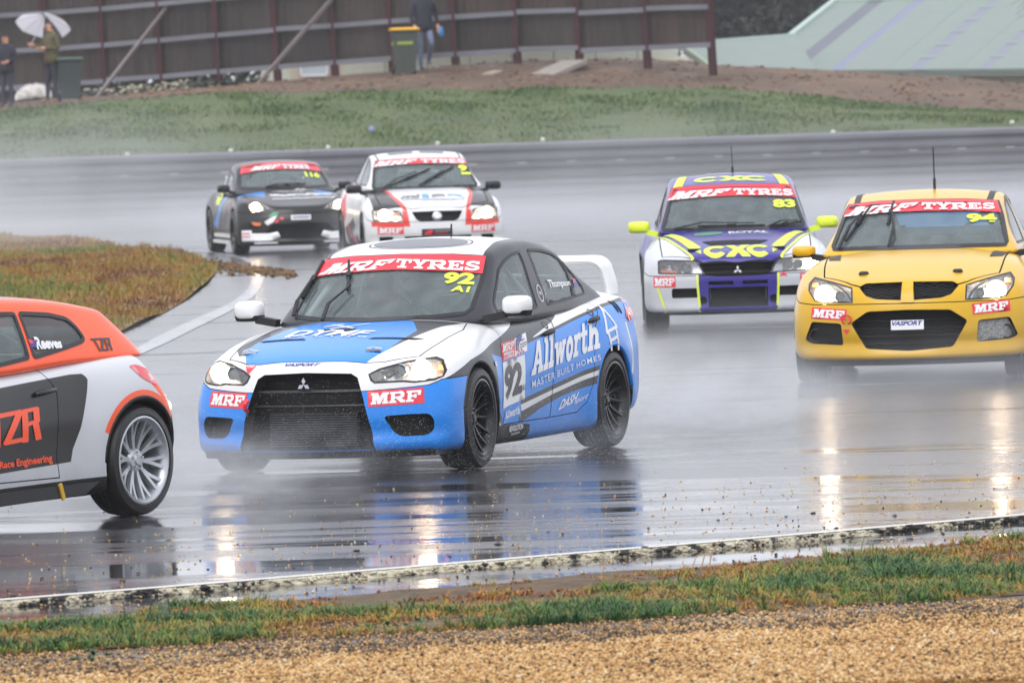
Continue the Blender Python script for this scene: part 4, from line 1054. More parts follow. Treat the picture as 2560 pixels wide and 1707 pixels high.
OR_ = dict(xF=2.10, xR=-1.95, sec=[(0, .95), (.08, .98), (.25, .995), (.55, 1.0), (.75, .985), (.9, .95), (1, .89)],
  zc=[(2.1, .66), (1.9, .76), (1.5, .87), (1.0, .94), (.8, .95), (-1.2, .96), (-1.8, .96), (-2.1, .92)],
  ze=[(2.1, .62), (1.8, .74), (1.3, .83), (.9, .86), (0, .88), (-.8, .93), (-1.4, .955), (-2.07, .93)],
  zb=[(2.1, .12), (1.3, .12), (-.8, .14), (-1.3, .2), (-2.1, .27)],
  wm=[(2.1, .76), (1.8, .86), (1.29, .90), (.8, .86), (0, .855), (-.7, .87), (-1.29, .915), (-1.7, .89), (-2.07, .80)],
  profF=[(.1, -.02), (.3, 0), (.5, 0), (.8, -.1)], profR=[(.15, .10), (.28, .02), (.5, 0), (.68, .06), (.85, .20), (1.0, .28)],
  bowF=.34, pF=2.5, bowR=.30, pR=2.6, flare=[(1.289, .015, .13, .33), (-1.289, .02, .15, .33)],
  cab=dict(front=[(0, 1.05), (.5, .74), (.8, .52), (1, .32)], rear=[(0, -1.74), (.4, -1.66), (.75, -1.56), (1, -1.47)], bowF=.26, bowR=.16, crown=.04,
    zroof=[(.4, 1.30), (.1, 1.345), (-.3, 1.365), (-.8, 1.34), (-1.3, 1.275), (-1.7, 1.20)], zbase=[(1.1, .90), (0, .88), (-.8, .92), (-1.9, .94)],
    yb=[(1.1, .73), (.5, .775), (-.6, .79), (-1.3, .79), (-1.9, .72)], yr=[(.4, .58), (-.3, .60), (-1.2, .60), (-1.7, .54)]))

POSE = dict(yellow=(3.42, 68.9, -96.6), purple=(2.21, 83.12, -90.4), white=(-1.23, 116.4, -83.3), black=(-3.37, 124.4, -80.4), orange=(-3.676, 49.4, -122))
SIDE_F = [(.52, 1.01), (.50, 1.06), (.32, 1.17), (.04, 1.32), (-.16, 1.375), (-.25, 1.385), (-.26, 1.01)]
SIDE_R = [(-.40, 1.01), (-.39, 1.39), (-.70, 1.375), (-1.02, 1.29), (-1.22, 1.16), (-1.30, 1.07), (-1.22, 1.04)]
def base_car(key, name, label, S, paint, trim, ax, ww, rim, WS, cabin_hole, spin=.2, side=(0, 0, 1), rearwin=None, tyre=.33, panels=True, fd=None):
    """shell, wheels, glass, doors and interior common to the cars further back; side = (dx, dz, scale z) of the door windows"""
    c = Car(name, S, paint, trim); CARS[key] = c
    tag(c.root, label, 'car', 'race cars on the wet track')
    wells(c, ax, tyre + .036, tyre + .005); c.cut_prism(cabin_hole, 'z', .32, 1.4, M['cabin_in'])
    if WS: c.window('windshield', WS, 'F', seal=.03)
    top = Curve(S['cab']['zroof'])
    if rearwin: c.window('rear_window', [(-y, z) for y, z in rearwin], 'B', seal=.025)
    dx, dz, k = side
    for pr in 'LR':
        for nm, P in (('front_door_window', SIDE_F), ('rear_door_window', SIDE_R)):
            c.window(nm, round_poly([(x + dx, 1.01 + (z - 1.01) * k + dz) for x, z in P], .02, 2), pr, seal=.02)
    if panels:
        x0 = ax[0] - .50
        fd = fd or [(x0, 1.1), (x0, .90), (x0 + .10, .60), (x0 + .12, .27), (-.14, .27), (-.22, .6), (-.33, .92), (-.33, 1.1)]
        rd = [(-.34, 1.1), (-.34, .92), (-.23, .6), (-.15, .27), (ax[1] + .58, .27), (ax[1] + .42, .52), (ax[1] + .25, .78), (ax[1] + .1, .93), (ax[1] + .08, 1.1)]
        for sd in (1, -1):
            a, b = (.68, 1.2) if sd > 0 else (-1.2, -.68)
            c.panel('front_door', fd, 'y', a, b, .008); c.panel('rear_door', rd, 'y', a, b, .008)
    for sd in (1, -1):
        for x in ax:
            j = 4 if x > 0 else -3
            w = float(Curve(S['wm'])(x)) + .012
            wheel(c, x, sd * w, tyre, ww, rim[0], rim[1], 0, spin=spin * x); arch_lip(c, x, tyre + .005, tyre + .038, sd, M['plastic'], 5, 175)
    MB().box((0, 0, .2), (3.2, 1.3, .06)).build('undertray', M['plastic'], c.root)
    return c
def banner(c, P, m, t, num, small=None):
    b = c.decal('sun_strip', symF(P), 'F', M['v_red'], .010, .09)
    c.text('MRF', m, 'F', M['v_white'], 'slab', .014, parent=b, shear=.1); c.text('TYRES', t, 'F', M['v_white'], 'slab', .014, parent=b)
    c.text(num[0], num[1], 'F', M['v_lime'], bold=.05, off=.010)
def poly_mark(c, name, polys, q, proj, mat, off=.004, parent=None, res=.25):
    P, T = tri2d(polys, res); return c.mesh_on(name, c.quadmap(P, q), T, proj, mat, off, parent)
def cxc_polys():
    out = []
    for x in (.185, .835):
        R1 = [(x + .185 * math.cos(R(a)), .5 + .52 * math.sin(R(a))) for a in range(40, 321, 14)]; R2 = [(x + .098 * math.cos(R(a)), .5 + .25 * math.sin(R(a))) for a in range(40, 321, 14)]
        out.append(R1 + R2[::-1])
    X = [[(.33, 1), (.46, 1), (.71, 0), (.58, 0)], [(.58, 1), (.71, 1), (.46, 0), (.33, 0)]]
    return out + X
def mesh_rows(c, name, y0, y1, zs, back, mat, wav=.012, n=24, r=.005):
    """wavy wires of a grille mesh; they sit back behind the skin"""
    for z in zs:
        P = [(y0 + (y1 - y0) * i / n, z + wav * math.sin(i * 1.6)) for i in range(n + 1)]; pts, _ = c.conform(P, 'F')
        MB().tube([p - Vector((back, 0, 0)) for p in pts], r, 5).build(name, mat, c.root)

def build_yellow():
    WS = symF([(0, 1.415), (.35, 1.41), (.615, 1.388), (.655, 1.28), (.715, 1.07), (.70, 1.035), (.35, 1.04), (0, 1.042)])
    c = base_car('yellow', 'yellow_sedan', 'yellow sedan number 94 with raised wipers and lit headlights, right edge', YE, M['yellow'], M['yellow'], (1.4575, -1.4575), .25, ('five', M['rim_black']), WS,
                 [(.97, .25), (.97, -.25), (.74, -.66), (-1.5, -.64), (-1.5, .64), (.74, .66)], side=(0, .04, 1.0), rearwin=symF([(0, 1.38), (.50, 1.36), (.60, 1.12), (.5, 1.09), (0, 1.10)]))
    rt = c.root
    up = round_poly(symF([(0, .806), (.345, .80), (.40, .772), (.34, .70), (.26, .674), (0, .66)]), .015, 2); c.cut(up, 'F', .10)
    mo = round_poly(symF([(0, .588), (.33, .58), (.465, .49), (.345, .285), (0, .262)]), .02, 2); c.cut(mo, 'F', .14)
    for sd in (1, -1):
        fg = round_poly([(.545, .488), (.79, .505), (.85, .36), (.79, .33), (.53, .315)], .02, 2); fg = fg if sd > 0 else mirror(fg); c.cut(fg, 'F', .08)
        v = c.decal('lamp_surround', inset(fg, .004), 'F', plain('gritty_plate', rgb(158, 158, 156), .7, var=.6, scale=60) if sd > 0 else M['void'], -.03, .06)
        p, n = c.conform([(sd * .76, .39)], 'F'); MB().lathe([(.045, .0), (.058, .006), (.06, -.05), (.04, -.05)], 20, 'X', p[0] - Vector((.03, 0, 0))).build('brake_duct', M['plastic'], v, True)
    HL = [(.45, .77), (.62, .815), (.785, .852), (.825, .80), (.82, .745), (.765, .668), (.70, .652), (.445, .648)]
    for sd in (1, -1): headlamp(c, HL, sd, [(.685, .715, .052, 'lit'), (.56, .70, .04, 'projector'), (.77, .79, .03, 'amber')])
    c.solid('grille_bar', [(-.05, .815), (.035, .815), (.045, .645), (-.06, .645)], 'F', .014, .08, M['yellow'], .05, rt)
    mesh_rows(c, 'grille_mesh', -.36, .36, (.69, .715, .74, .765, .788), .05, M['plastic'])
    mesh_rows(c, 'grille_mesh', -.42, .42, (.50, .44, .38, .32), .09, M['plastic'], .004)
    c.panel('front_bumper', [(1.62, .0), (1.62, .72), (1.95, .655), (2.1, .638), (2.7, .638), (2.7, .0)], 'y', -1.2, 1.2, .007)
    c.panel('bonnet', symT([(2.24, 0), (2.235, .36), (2.16, .46), (1.85, .70), (1.6, .715), (.95, .73), (.90, .68), (1.06, .35), (1.10, 0)]), 'z', .66, 1.4, .012)
    c.paint('T', [(2.0, -1), (2.0, 1), (2.7, 1), (2.7, -1)], M['yellow'], [c.body], zr=(0, .3))
    skirt_lip(c, np.linspace(-.86, .86, 15), .15, .205, -.03)
    for sd in (1, -1):
        q = [(.505, .53), (.795, .55), (.785, .64), (.495, .618)]
        mrf(c, q if sd > 0 else [(-q[1][0], q[1][1] - .02), (-q[0][0], q[0][1] - .02), (-q[3][0], q[3][1] - .02), (-q[2][0], q[2][1] - .02)])
        c.decal('bonnet_vent', [(.86, sd * .74), (1.02, sd * .62), (1.42, sd * .60), (1.30, sd * .70)], 'T', M['plastic'], .005)
        p, n = c.conform([(1.96, sd * .375)], 'T'); MB().lathe([(0, .022), (.03, .02), (.042, .006), (.042, -.01)], 14, 'Z', p[0]).build('bonnet_pin', M['plastic'], rt, True)
        c.strip('roof_seam', [(.36, sd * .53), (.1, sd * .545), (-.5, sd * .55), (-.9, sd * .53)], .05, 'T', M['plastic'], .004)
        door_mirror(c, sd, .66, .955, 1.03, .19, .10, M['yellow'], M['plastic'], yin=.10)
    st = sticker(c, [(-.14, .43), (.12, .43), (.12, .505), (-.14, .505)], 'F', M['v_white'], [('VASPORT', (.03, .45, .97, .92), M['v_navy'], 'sans', dict(shear=.3, bold=.04))], 'sponsor_plate')
    p, n = c.conform([(-.50, .50)], 'F'); q = p[0]
    MB().tube([q + Vector((.03, .036 * math.cos(a), .036 * math.sin(a) + .02)) for a in np.linspace(-1.2, 4.4, 12)], .008, 6).build('tow_hook', M['v_red'], rt, True)
    c.decal('tow_mark', [(-.53, .44), (-.47, .44), (-.50, .40)], 'F', M['v_red'], .006)
    banner(c, [(0, 1.412), (.35, 1.407), (.60, 1.388), (.64, 1.295), (.35, 1.318), (0, 1.325)], [(-.61, 1.292), (-.08, 1.333), (-.045, 1.388), (-.56, 1.362)], [(.0, 1.336), (.595, 1.318), (.585, 1.366), (.0, 1.386)], ('94', [(.375, 1.225), (.615, 1.215), (.60, 1.284), (.365, 1.292)]))
    wiper(c, (-.65, 1.035), (-.57, 1.19), (-.47, 1.31), (-.60, 1.10), (-.41, 1.375), 'wiper'); wiper(c, (-.235, 1.045), (-.205, 1.168), (-.235, 1.31), (-.265, 1.224), (-.232, 1.397), 'wiper')
    MB().tube([(-.35, .06, 1.48), (-.36, .06, 1.58)], .012).tube([(-.36, .06, 1.58), (-.38, .055, 1.84)], .006).build('antenna', M['plastic'], rt)
    cage(c, .60, top=1.36, fx=.80, fz=.92, mat=M['cagedark']); interior(c, .9, -1.5, dash=(.66, .98)); MB().box((-1.35, 0, 1.14), (.4, 1.0, .06)).build('parcel_shelf', M['v_cyan'], rt)
    d = driver(c, 'person in dark suit and helmet driving the yellow car 94', helm='helmet_dark'); c.riders = [d]
    c.finish(); c.place(*POSE['yellow']); return c

def build_purple():
    WS = symF([(0, 1.38), (.35, 1.375), (.585, 1.358), (.62, 1.25), (.70, .99), (.69, .955), (.35, .955), (0, .956)])
    c = base_car('purple', 'purple_sedan', 'purple and silver sedan number 83 with fluoro yellow mirrors and stripes', PU, M['purple'], M['purple'], (1.3125, -1.3125), .235, ('six', M['rim_black']), WS,
                 [(.92, .25), (.92, -.25), (.74, -.62), (-1.45, -.60), (-1.45, .60), (.74, .62)], side=(0, -.03, 1.02), rearwin=symF([(0, 1.37), (.48, 1.35), (.56, 1.10), (.48, 1.06), (0, 1.07)]))
    rt = c.root
    gr = round_poly(symF([(0, .662), (.43, .655), (.405, .60), (.34, .545), (.2, .53), (0, .528)]), .02, 2); c.cut(gr, 'F', .10)
    c.cut(symF([(0, .425), (.285, .425), (.285, .235), (0, .235)]), 'F', .08)
    for sd in (1, -1):
        c.cut([(sd * .045, .485), (sd * .285, .485), (sd * .285, .452), (sd * .045, .447)], 'F', .06)
        pk = round_poly([(.385, .425), (.64, .425), (.64, .33), (.385, .332)], .02, 2); pk = pk if sd > 0 else mirror(pk); c.cut(pk, 'F', .09)
        c.cut([(sd * (.34) + .04 * math.cos(a), .305 + .04 * math.sin(a)) for a in np.linspace(0, 6.28, 17)[:-1]], 'F', .06, res=.03)
    HL = [(.40, .69), (.72, .702), (.765, .69), (.765, .565), (.32, .553), (.345, .62)]
    headlamp(c, HL, 1, [(.50, .625, .042, 'projector'), (.60, .628, .04, 'projector'), (.71, .63, .05, 'lit')])
    headlamp(c, HL, -1, [(.50, .625, .042, 'projector'), (.60, .628, .04, 'projector')]); c.decal('indicator', [(-.76, .618), (-.60, .60), (-.56, .570), (-.76, .570)], 'F', M['amber'], -.03)
    c.panel('front_bumper', [(1.50, .0), (1.50, .60), (1.85, .548), (2.0, .545), (2.6, .54), (2.6, .0)], 'y', -1.2, 1.2, .007)
    c.panel('bonnet', symT([(2.19, 0), (2.165, .33), (2.12, .42), (1.90, .72), (1.5, .73), (.90, .735), (.86, .66), (1.0, .32), (1.03, 0)]), 'z', .62, 1.3, .010)
    fr = [p for p in c.panels]
    for sd in (1, -1):
        g = lambda P: P if sd > 0 else [(x, -y) for x, y in P]
        gf = lambda P: P if sd > 0 else mirror(P)
        c.paint('T', g([(2.12, .44), (1.97, .50), (1.57, .60), (1.0, .74), (.6, .82), (.6, 1.1), (2.3, 1.1)]), M['silver'], fr, .05)
        c.paint('L' if sd > 0 else 'R', [(2.4, .20), (1.65, .20), (1.65, .55), (1.0, .50), (-.2, .62), (-.2, .80), (.6, .88), (2.4, .9)], M['silver'], fr, .3)
        c.paint('F', gf([(.385, .557), (.9, .557), (.9, .43), (.385, .43)]), M['silver'], fr, .02); c.paint('F', gf([(.375, .43), (.80, .43), (.72, .19), (.375, .19)]), M['silver'], fr, .02)
        c.strip('yellow_pinstripe', g([(2.12, .425), (1.97, .475), (1.57, .585), (1.0, .72), (.62, .79)]), .025, 'T', M['v_lime'], .004)
        c.strip('yellow_pinstripe', gf([(.39, .55), (.388, .43), (.372, .20)]), .022, 'F', M['v_lime'], .004); c.strip('yellow_pinstripe', gf([(.77, .43), (.70, .20)]), .02, 'F', M['v_lime'], .004)
        c.decal('bonnet_stripe', g([(.86, .70), (.88, .625), (1.85, .34), (1.90, .44)]), 'T', M['v_lime'], .004); c.decal('bonnet_stripe', g([(1.96, .40), (2.06, .345), (1.93, .345)]), 'T', M['v_lime'], .004)
        c.decal('roof_stripe', g([(.23, .48), (.20, .57), (-.28, .50), (-.26, .42)]), 'T', M['v_lime'], .004)
        door_mirror(c, sd, .64, .925, .995, .215, .115, M['v_yellow'], None, M['v_yellow'], yin=.08)
        p, n = c.conform([(1.88, sd * .42)], 'T'); MB().box(p[0] + Vector((0, 0, .006)), (.09, .10, .012)).build('bonnet_pin', M['plastic'], rt)
        mrf(c, gf([(.60, .438), (.81, .436), (.81, .538), (.60, .536)]) if sd > 0 else [(-.81, .436), (-.60, .438), (-.60, .536), (-.81, .538)])
    poly_mark(c, 'bonnet_logo', cxc_polys(), [(2.15, -.32), (2.15, .32), (1.83, .32), (1.84, -.32)], 'T', M['v_lime'])
    poly_mark(c, 'roof_logo', cxc_polys(), [(.16, -.37), (.16, .37), (-.06, .36), (-.06, -.36)], 'T', M['v_lime'])
    c.decal('roof_patch', [(-.22, -.24), (-.22, .22), (-.36, .22), (-.36, -.24)], 'T', M['v_white'], .004)
    c.decal('bonnet_scoop', [(1.62, -.33), (1.62, .32), (1.79, .22), (1.80, -.24)], 'T', M['void'], .004)
    c.text('ROYAL', [(1.31, -.06), (1.28, .33), (1.16, .33), (1.20, -.06)], 'T', M['v_white'], bold=.04, off=.004); c.text('AUTOMOTIVE', [(1.40, -.06), (1.37, .36), (1.335, .36), (1.36, -.06)], 'T', M['v_green'], off=.004)
    c.decal('oval_badge', [(1.26 + .10 * math.sin(a), -.26 + .145 * math.cos(a)) for a in np.linspace(0, 6.28, 20)[:-1]], 'T', M['v_green'], .004); c.strip('oval_badge_rim', [(1.26 + .07 * math.sin(a), -.26 + .10 * math.cos(a)) for a in np.linspace(0, 6.28, 14)[:-1]], .02, 'T', M['v_grey'], .006, True)
    emblem_diamonds(c, 0, .592, .085, 'F', M['v_white'], x=2.215)
    MB().box((2.12, 0, .33), (.04, .55, .18)).build('intercooler', M['cooler'], rt)
    mesh_rows(c, 'grille_bar', -.34, .34, (.57, .62), .05, M['plastic'], 0)
    c.decal('tow_mark', [(.40, .52), (.48, .52), (.44, .56)], 'F', M['v_red'], .005)
    skirt_lip(c, np.linspace(-.70, .70, 15), .165, .20, -.04)
    banner(c, [(0, 1.378), (.35, 1.372), (.58, 1.356), (.63, 1.235), (.35, 1.262), (0, 1.27)], [(-.60, 1.24), (-.06, 1.28), (-.02, 1.336), (-.555, 1.318)], [(.02, 1.28), (.605, 1.25), (.59, 1.312), (.02, 1.335)], ('83', [(.40, 1.145), (.62, 1.138), (.61, 1.215), (.395, 1.222)]))
    wiper(c, (-.58, .96), (-.30, .995), (.2, .985), (-.35, .985), (.30, .975)); wiper(c, (.34, .962), (.45, .99), (.62, .995), (.35, .968), (.66, .995))
    MB().tube([(-.4, .03, 1.48), (-.4, .03, 1.55)], .011).tube([(-.4, .03, 1.55), (-.41, .025, 1.76)], .004).build('antenna', M['plastic'], rt)
    rear_wing(c, [(-.62, 1.02), (-.62, 1.18), (-.60, 1.21)] + [(y, 1.215) for y in np.linspace(-.55, .55, 7)] + [(.60, 1.21), (.62, 1.18), (.62, 1.02)], -2.0, .22, .04, M['purple'])
    cage(c, .56, top=1.33, fx=.75, fz=.86, mat=M['cagedark']); interior(c, .9, -1.45, dash=(.60, .92))
    d = driver(c, 'person in dark suit and helmet driving the purple car 83', helm='helmet_dark'); c.riders = [d]
    c.finish(); c.place(*POSE['purple']); return c

def build_white():
    WS = symF([(0, 1.392), (.35, 1.386), (.61, 1.37), (.65, 1.27), (.73, 1.01), (.71, .985), (.35, .99), (0, .992)])
    c = base_car('white', 'white_sedan', 'white sedan number 9 with black bonnet sides and red edging, far behind the blue car', WH, M['white'], M['white'], (1.4575, -1.4575), .245, ('five', M['rim_black']), WS,
                 [(.97, .25), (.97, -.25), (.74, -.66), (-1.5, -.64), (-1.5, .64), (.74, .66)], side=(0, .03, 1.0), rearwin=symF([(0, 1.37), (.50, 1.35), (.60, 1.11), (.5, 1.08), (0, 1.09)]))
    rt = c.root
    gr = round_poly(symF([(0, .693), (.35, .69), (.285, .575), (.22, .553), (0, .547)]), .015, 2); c.cut(gr, 'F', .09)
    c.cut(symF([(0, .355), (.46, .36), (.42, .25), (0, .24)]), 'F', .12)
    for sd in (1, -1):
        f = [(.60, .36), (.78, .36), (.78, .26), (.62, .26)]; c.cut(f if sd > 0 else mirror(f), 'F', .08)
    HL = round_poly([(.49, .70), (.55, .712), (.80, .735), (.86, .72), (.85, .57), (.47, .563), (.46, .60)], .02, 2)
    for sd in (1, -1): headlamp(c, HL, sd, [(.70, .645, .058, 'lit'), (.56, .60, .022, 'lit'), (.56, .65, .03, 'amber')])
    c.panel('front_bumper', [(1.66, .0), (1.66, .70), (1.9, .60), (2.1, .555), (2.7, .55), (2.7, .0)], 'y', -1.2, 1.2, .007)
    c.panel('bonnet', symT([(2.25, 0), (2.24, .34), (2.16, .45), (1.9, .74), (1.6, .75), (.95, .75), (.88, .68), (1.04, .35), (1.08, 0)]), 'z', .64, 1.4, .012)
    fr = list(c.panels)
    for sd in (1, -1):
        g = lambda P: P if sd > 0 else [(x, -y) for x, y in P]; gf = lambda P: P if sd > 0 else mirror(P)
        c.paint('T', g([(.80, .60), (1.64, .555), (1.95, .50), (2.17, .45), (2.0, .84), (.80, .84)]), M['black'], fr, .1)
        c.paint('T', g([(.84, .565), (.84, .61), (1.64, .565), (1.95, .515), (2.2, .46), (2.26, .40), (1.95, .455), (1.60, .52)]), M['carred'], fr, .1)
        c.paint('F', gf([(.47, .71), (.40, .69), (.375, .49), (.87, .50), (.88, .565), (.47, .558)]), M['carred'], fr, .02)
        a = [(.46, .392), (.805, .392), (.80, .495), (.465, .495)]
        mrf(c, a if sd > 0 else [(-.80, .392), (-.46, .392), (-.465, .495), (-.80, .495)])
        pr = 'L' if sd > 0 else 'R'
        c.paint(pr, [(-.2, .60), (.6, .24), (-.9, .22), (-1.05, .45)], M['grey'], fr, .2); c.paint(pr, [(-1.2, .95), (-1.0, .62), (-1.05, .52), (-1.5, .72)], M['carred'], fr, .2)
        c.paint(pr, [(.55, .55), (.40, .62), (-.3, .36), (.05, .30)], M['silver'], fr, .2); c.strip('red_flash', [(.2, .26), (-.5, .34), (-.9, .5)], .05, pr, M['v_red'], .004)
        door_mirror(c, sd, .65, .965, 1.0, .225, .125, M['black'], None, M['black'], yin=.10)
        c.strip('roof_seam', [(.40, sd * .56), (.1, sd * .57), (-.5, sd * .575), (-.9, sd * .55)], .02, 'T', M['plastic'], .004)
    mesh_rows(c, 'grille_bar', -.28, .28, (.585, .62, .655), .04, M['plastic'], 0)
    em = MB().lathe([(0, .012), (.05, .012), (.066, .006), (.07, -.01)], 24, 'X', (2.355, -.01, .615)).build('emblem', M['chrome'], rt, True)
    c.decal('emblem_figure', [(-.045, .60), (-.02, .585), (.03, .59), (.035, .615), (.01, .63), (.02, .65), (-.02, .655), (-.035, .63)], 'F', M['v_white'], .03, .2, parent=em)
    c.text('mi', [(1.83, -.46), (1.86, -.17), (1.65, -.16), (1.62, -.40)], 'T', M['v_grey'], bold=.06, shear=.15, off=.004); c.text('l', [(1.86, -.15), (1.865, -.05), (1.66, -.05), (1.65, -.14)], 'T', M['v_cyan'], bold=.1, off=.004)
    c.text('s', [(1.87, -.02), (1.88, .18), (1.68, .18), (1.67, -.01)], 'T', M['v_grey'], bold=.06, off=.004); c.text('a', [(1.89, .2), (1.91, .43), (1.70, .43), (1.68, .2)], 'T', M['v_cyan'], bold=.06, off=.004)
    c.strip('small_print', [(1.90, -.44), (1.95, .42)], .028, 'T', M['v_grey'], .004); c.strip('small_print', [(1.99, -.2), (2.01, .3)], .018, 'T', M['v_grey'], .004)
    pl = c.decal('number_plate', [(-.225, .368), (.19, .368), (.19, .453), (-.225, .453)], 'F', M['v_black'], .008)
    c.decal('plate_mark', [(-.19, .38), (-.10, .385), (-.07, .42), (-.09, .445), (-.13, .432), (-.18, .41)], 'F', M['v_red'], .011, parent=pl); c.strip('small_print', [(-.05, .42), (.16, .425)], .02, 'F', M['v_grey'], .011, parent=pl); c.strip('small_print', [(-.05, .392), (.13, .395)], .01, 'F', M['v_red'], .011, parent=pl)
    c.decal('roof_patch', [(-.02, -.40), (-.02, -.06), (-.24, -.06), (-.24, -.40)], 'T', M['v_grey'], .004); c.decal('roof_patch', [(-.02, .04), (-.02, .37), (-.24, .37), (-.24, .04)], 'T', M['v_grey'], .004)
    banner(c, [(0, 1.388), (.35, 1.383), (.60, 1.368), (.64, 1.28), (.35, 1.308), (0, 1.315)], [(-.64, 1.285), (-.10, 1.32), (-.06, 1.372), (-.59, 1.352)], [(.0, 1.322), (.62, 1.298), (.60, 1.352), (.0, 1.372)], ('9', [(.505, 1.195), (.635, 1.19), (.625, 1.275), (.50, 1.28)]))
    c.strip('class_mark', [(.53, 1.165), (.67, 1.16)], .03, 'F', M['v_lime'], .008)
    wiper(c, (-.58, 1.0), (-.40, 1.08), (-.1, 1.19), (-.52, 1.02), (.10, 1.235)); wiper(c, (-.16, .998), (.05, 1.08), (.28, 1.19), (-.1, 1.02), (.43, 1.252))
    skirt_lip(c, np.linspace(-.84, .84, 15), .13, .20, -.02)
    cage(c, .60, top=1.36, fx=.80, fz=.9, mat=M['cagedark']); interior(c, .9, -1.5, dash=(.64, .95))
    d = driver(c, 'person in dark helmet driving the white car 9', helm='helmet_dark'); c.riders = [d]
    c.finish(); c.place(*POSE['white']); return c

def build_black():
    WS = symF([(0, 1.312), (.35, 1.302), (.56, 1.268), (.62, 1.13), (.66, .97), (.64, .942), (.35, .935), (0, .93)])
    c = base_car('black', 'black_coupe', 'black and blue coupe number 116 with white front lip, farthest left', BK, M['black'], M['black'], (1.285, -1.285), .235, ('six', M['rim_black']), WS,
                 [(.80, .25), (.80, -.25), (.58, -.62), (-1.3, -.60), (-1.3, .60), (.58, .62)], side=(-.16, -.10, .78), rearwin=symF([(0, 1.22), (.45, 1.20), (.52, 1.02), (0, 1.03)]), tyre=.32)
    rt = c.root
    c.cut(round_poly(symF([(0, .44), (.40, .43), (.50, .33), (.40, .22), (0, .20)]), .02, 2), 'F', .12)
    HL = round_poly([(.32, .632), (.52, .745), (.64, .772), (.72, .745), (.72, .66), (.66, .615)], .015, 2)
    for sd in (1, -1):
        headlamp(c, HL, sd, [(.615, .68, .05, 'lit'), (.50, .67, .03, 'projector')])
        f = [(.56, .46), (.72, .46), (.74, .38), (.58, .37)]; c.cut(f if sd > 0 else mirror(f), 'F', .06)
    c.panel('front_bumper', [(1.46, .0), (1.46, .66), (1.75, .60), (2.0, .585), (2.5, .585), (2.5, .0)], 'y', -1.2, 1.2, .008)
    c.panel('bonnet', symT([(2.0, 0), (1.97, .30), (1.72, .54), (1.4, .68), (.82, .70), (.75, .62), (.86, .3), (.90, 0)]), 'z', .58, 1.3, .012)
    fr = list(c.panels)
    for sd in (1, -1):
        g = lambda P: P if sd > 0 else [(x, -y) for x, y in P]; pr = 'L' if sd > 0 else 'R'
        c.paint('T', g([(.60, .72), (.68, .36), (.97, .36), (1.37, .42), (1.1, .62), (.80, .72)]), M['blue'], fr, .1)
        gf = lambda P: P if sd > 0 else mirror(P)
        c.solid('front_lip', gf([(.83, .35), (.70, .352), (.70, .305), (.46, .30), (.34, .325), (.30, .25), (.42, .195), (.83, .19)]), 'F', .02, .06, M['v_white'], .06, rt, True)
        for z in (.31, .26): c.strip('red_flash', gf([(.815, z), (.71, z)]), .012, 'F', M['v_red'], .024)
        c.paint(pr, [(.75, .75), (.62, .84), (-.1, .52), (-.6, .30), (.1, .30)], M['grey'], fr, .2); c.paint(pr, [(-.25, .84), (-.05, .86), (-.65, .34), (-.85, .42)], M['blue'], fr, .2)
        yl = sticker(c, [(-.46, .70), (-.80, .70), (-.80, .93), (-.46, .93)] if sd > 0 else [(-.80, .70), (-.46, .70), (-.46, .93), (-.80, .93)], pr, M['v_yellow'], [], 'sponsor_sticker', .004)
        c.strip('red_flash', [(.62, .80), (.55, .60)], .10, pr, M['v_red'], .004)
        MB().box((0, sd * .86, .26), (1.7, .05, .05)).build('side_skirt', M['v_white'], rt); MB().box((0, sd * .87, .17), (1.7, .07, .05)).build('side_skirt', M['v_white'], rt)
        door_mirror(c, sd, .50, .905, .955, .19, .125, M['black'], None, M['black'], yin=.09)
    MB().add(*(lambda b: (b.v, b.f))(MB().box((1.86, 0, .165), (.42, 1.35, .02)))).build('front_splitter', M['v_white'], rt)
    # blurred white lettering on the bonnet and bumper stickers
    rr = random.Random(3)
    for (x0, x1, y0, y1, w) in ((.98, 1.02, -.24, .20, .10), (1.30, 1.26, -.32, .58, .17), (1.52, 1.50, -.33, .60, .05), (.80, .80, .12, .52, .07)):
        P = [(x0 + (x1 - x0) * i / 22 + (rr.random() - .5) * w, y0 + (y1 - y0) * i / 22) for i in range(23)]; c.strip('bonnet_scrawl', P, .045 if w > .06 else .04, 'T', M['v_white'], .004)
    P = [(1.30 + (rr.random() - .5) * .16, -.32 + .9 * i / 16) for i in range(17)]; c.strip('bonnet_scrawl', P, .05, 'T', M['v_white'], .006)
    pl = sticker(c, [(-.14, .487), (.15, .487), (.15, .556), (-.14, .556)], 'F', M['v_white'], [], 'sponsor_plate', .006); c.strip('small_print', [(-.12, .53), (.13, .53)], .014, 'F', M['v_navy'], .01, parent=pl); c.strip('small_print', [(-.12, .508), (.13, .508)], .008, 'F', M['v_grey'], .01, parent=pl)
    for P, m in (([(-.30, .60), (-.38, .61), (-.46, .55), (-.40, .54), (-.34, .57)], 'v_green'), ([(-.33, .56), (-.42, .53), (-.52, .47), (-.48, .42), (-.40, .46), (-.36, .52)], 'v_white'), ([(-.32, .50), (-.38, .50), (-.37, .45), (-.32, .46)], 'v_red'), ([(-.25, .53), (-.30, .53), (-.29, .49), (-.25, .50)], 'v_red'), ([(-.56, .46), (-.70, .47), (-.66, .42), (-.58, .41)], 'amber')):
        c.decal('bumper_sticker', P, 'F', M[m], .006)
    c.decal('fender_sticker', [(1.16, .80), (1.02, .86), (.93, .84), (1.06, .78)] if False else [(1.05, -.80), (1.22, -.80), (1.18, -.70), (1.02, -.72)], 'T', M['v_cyan'], .004)
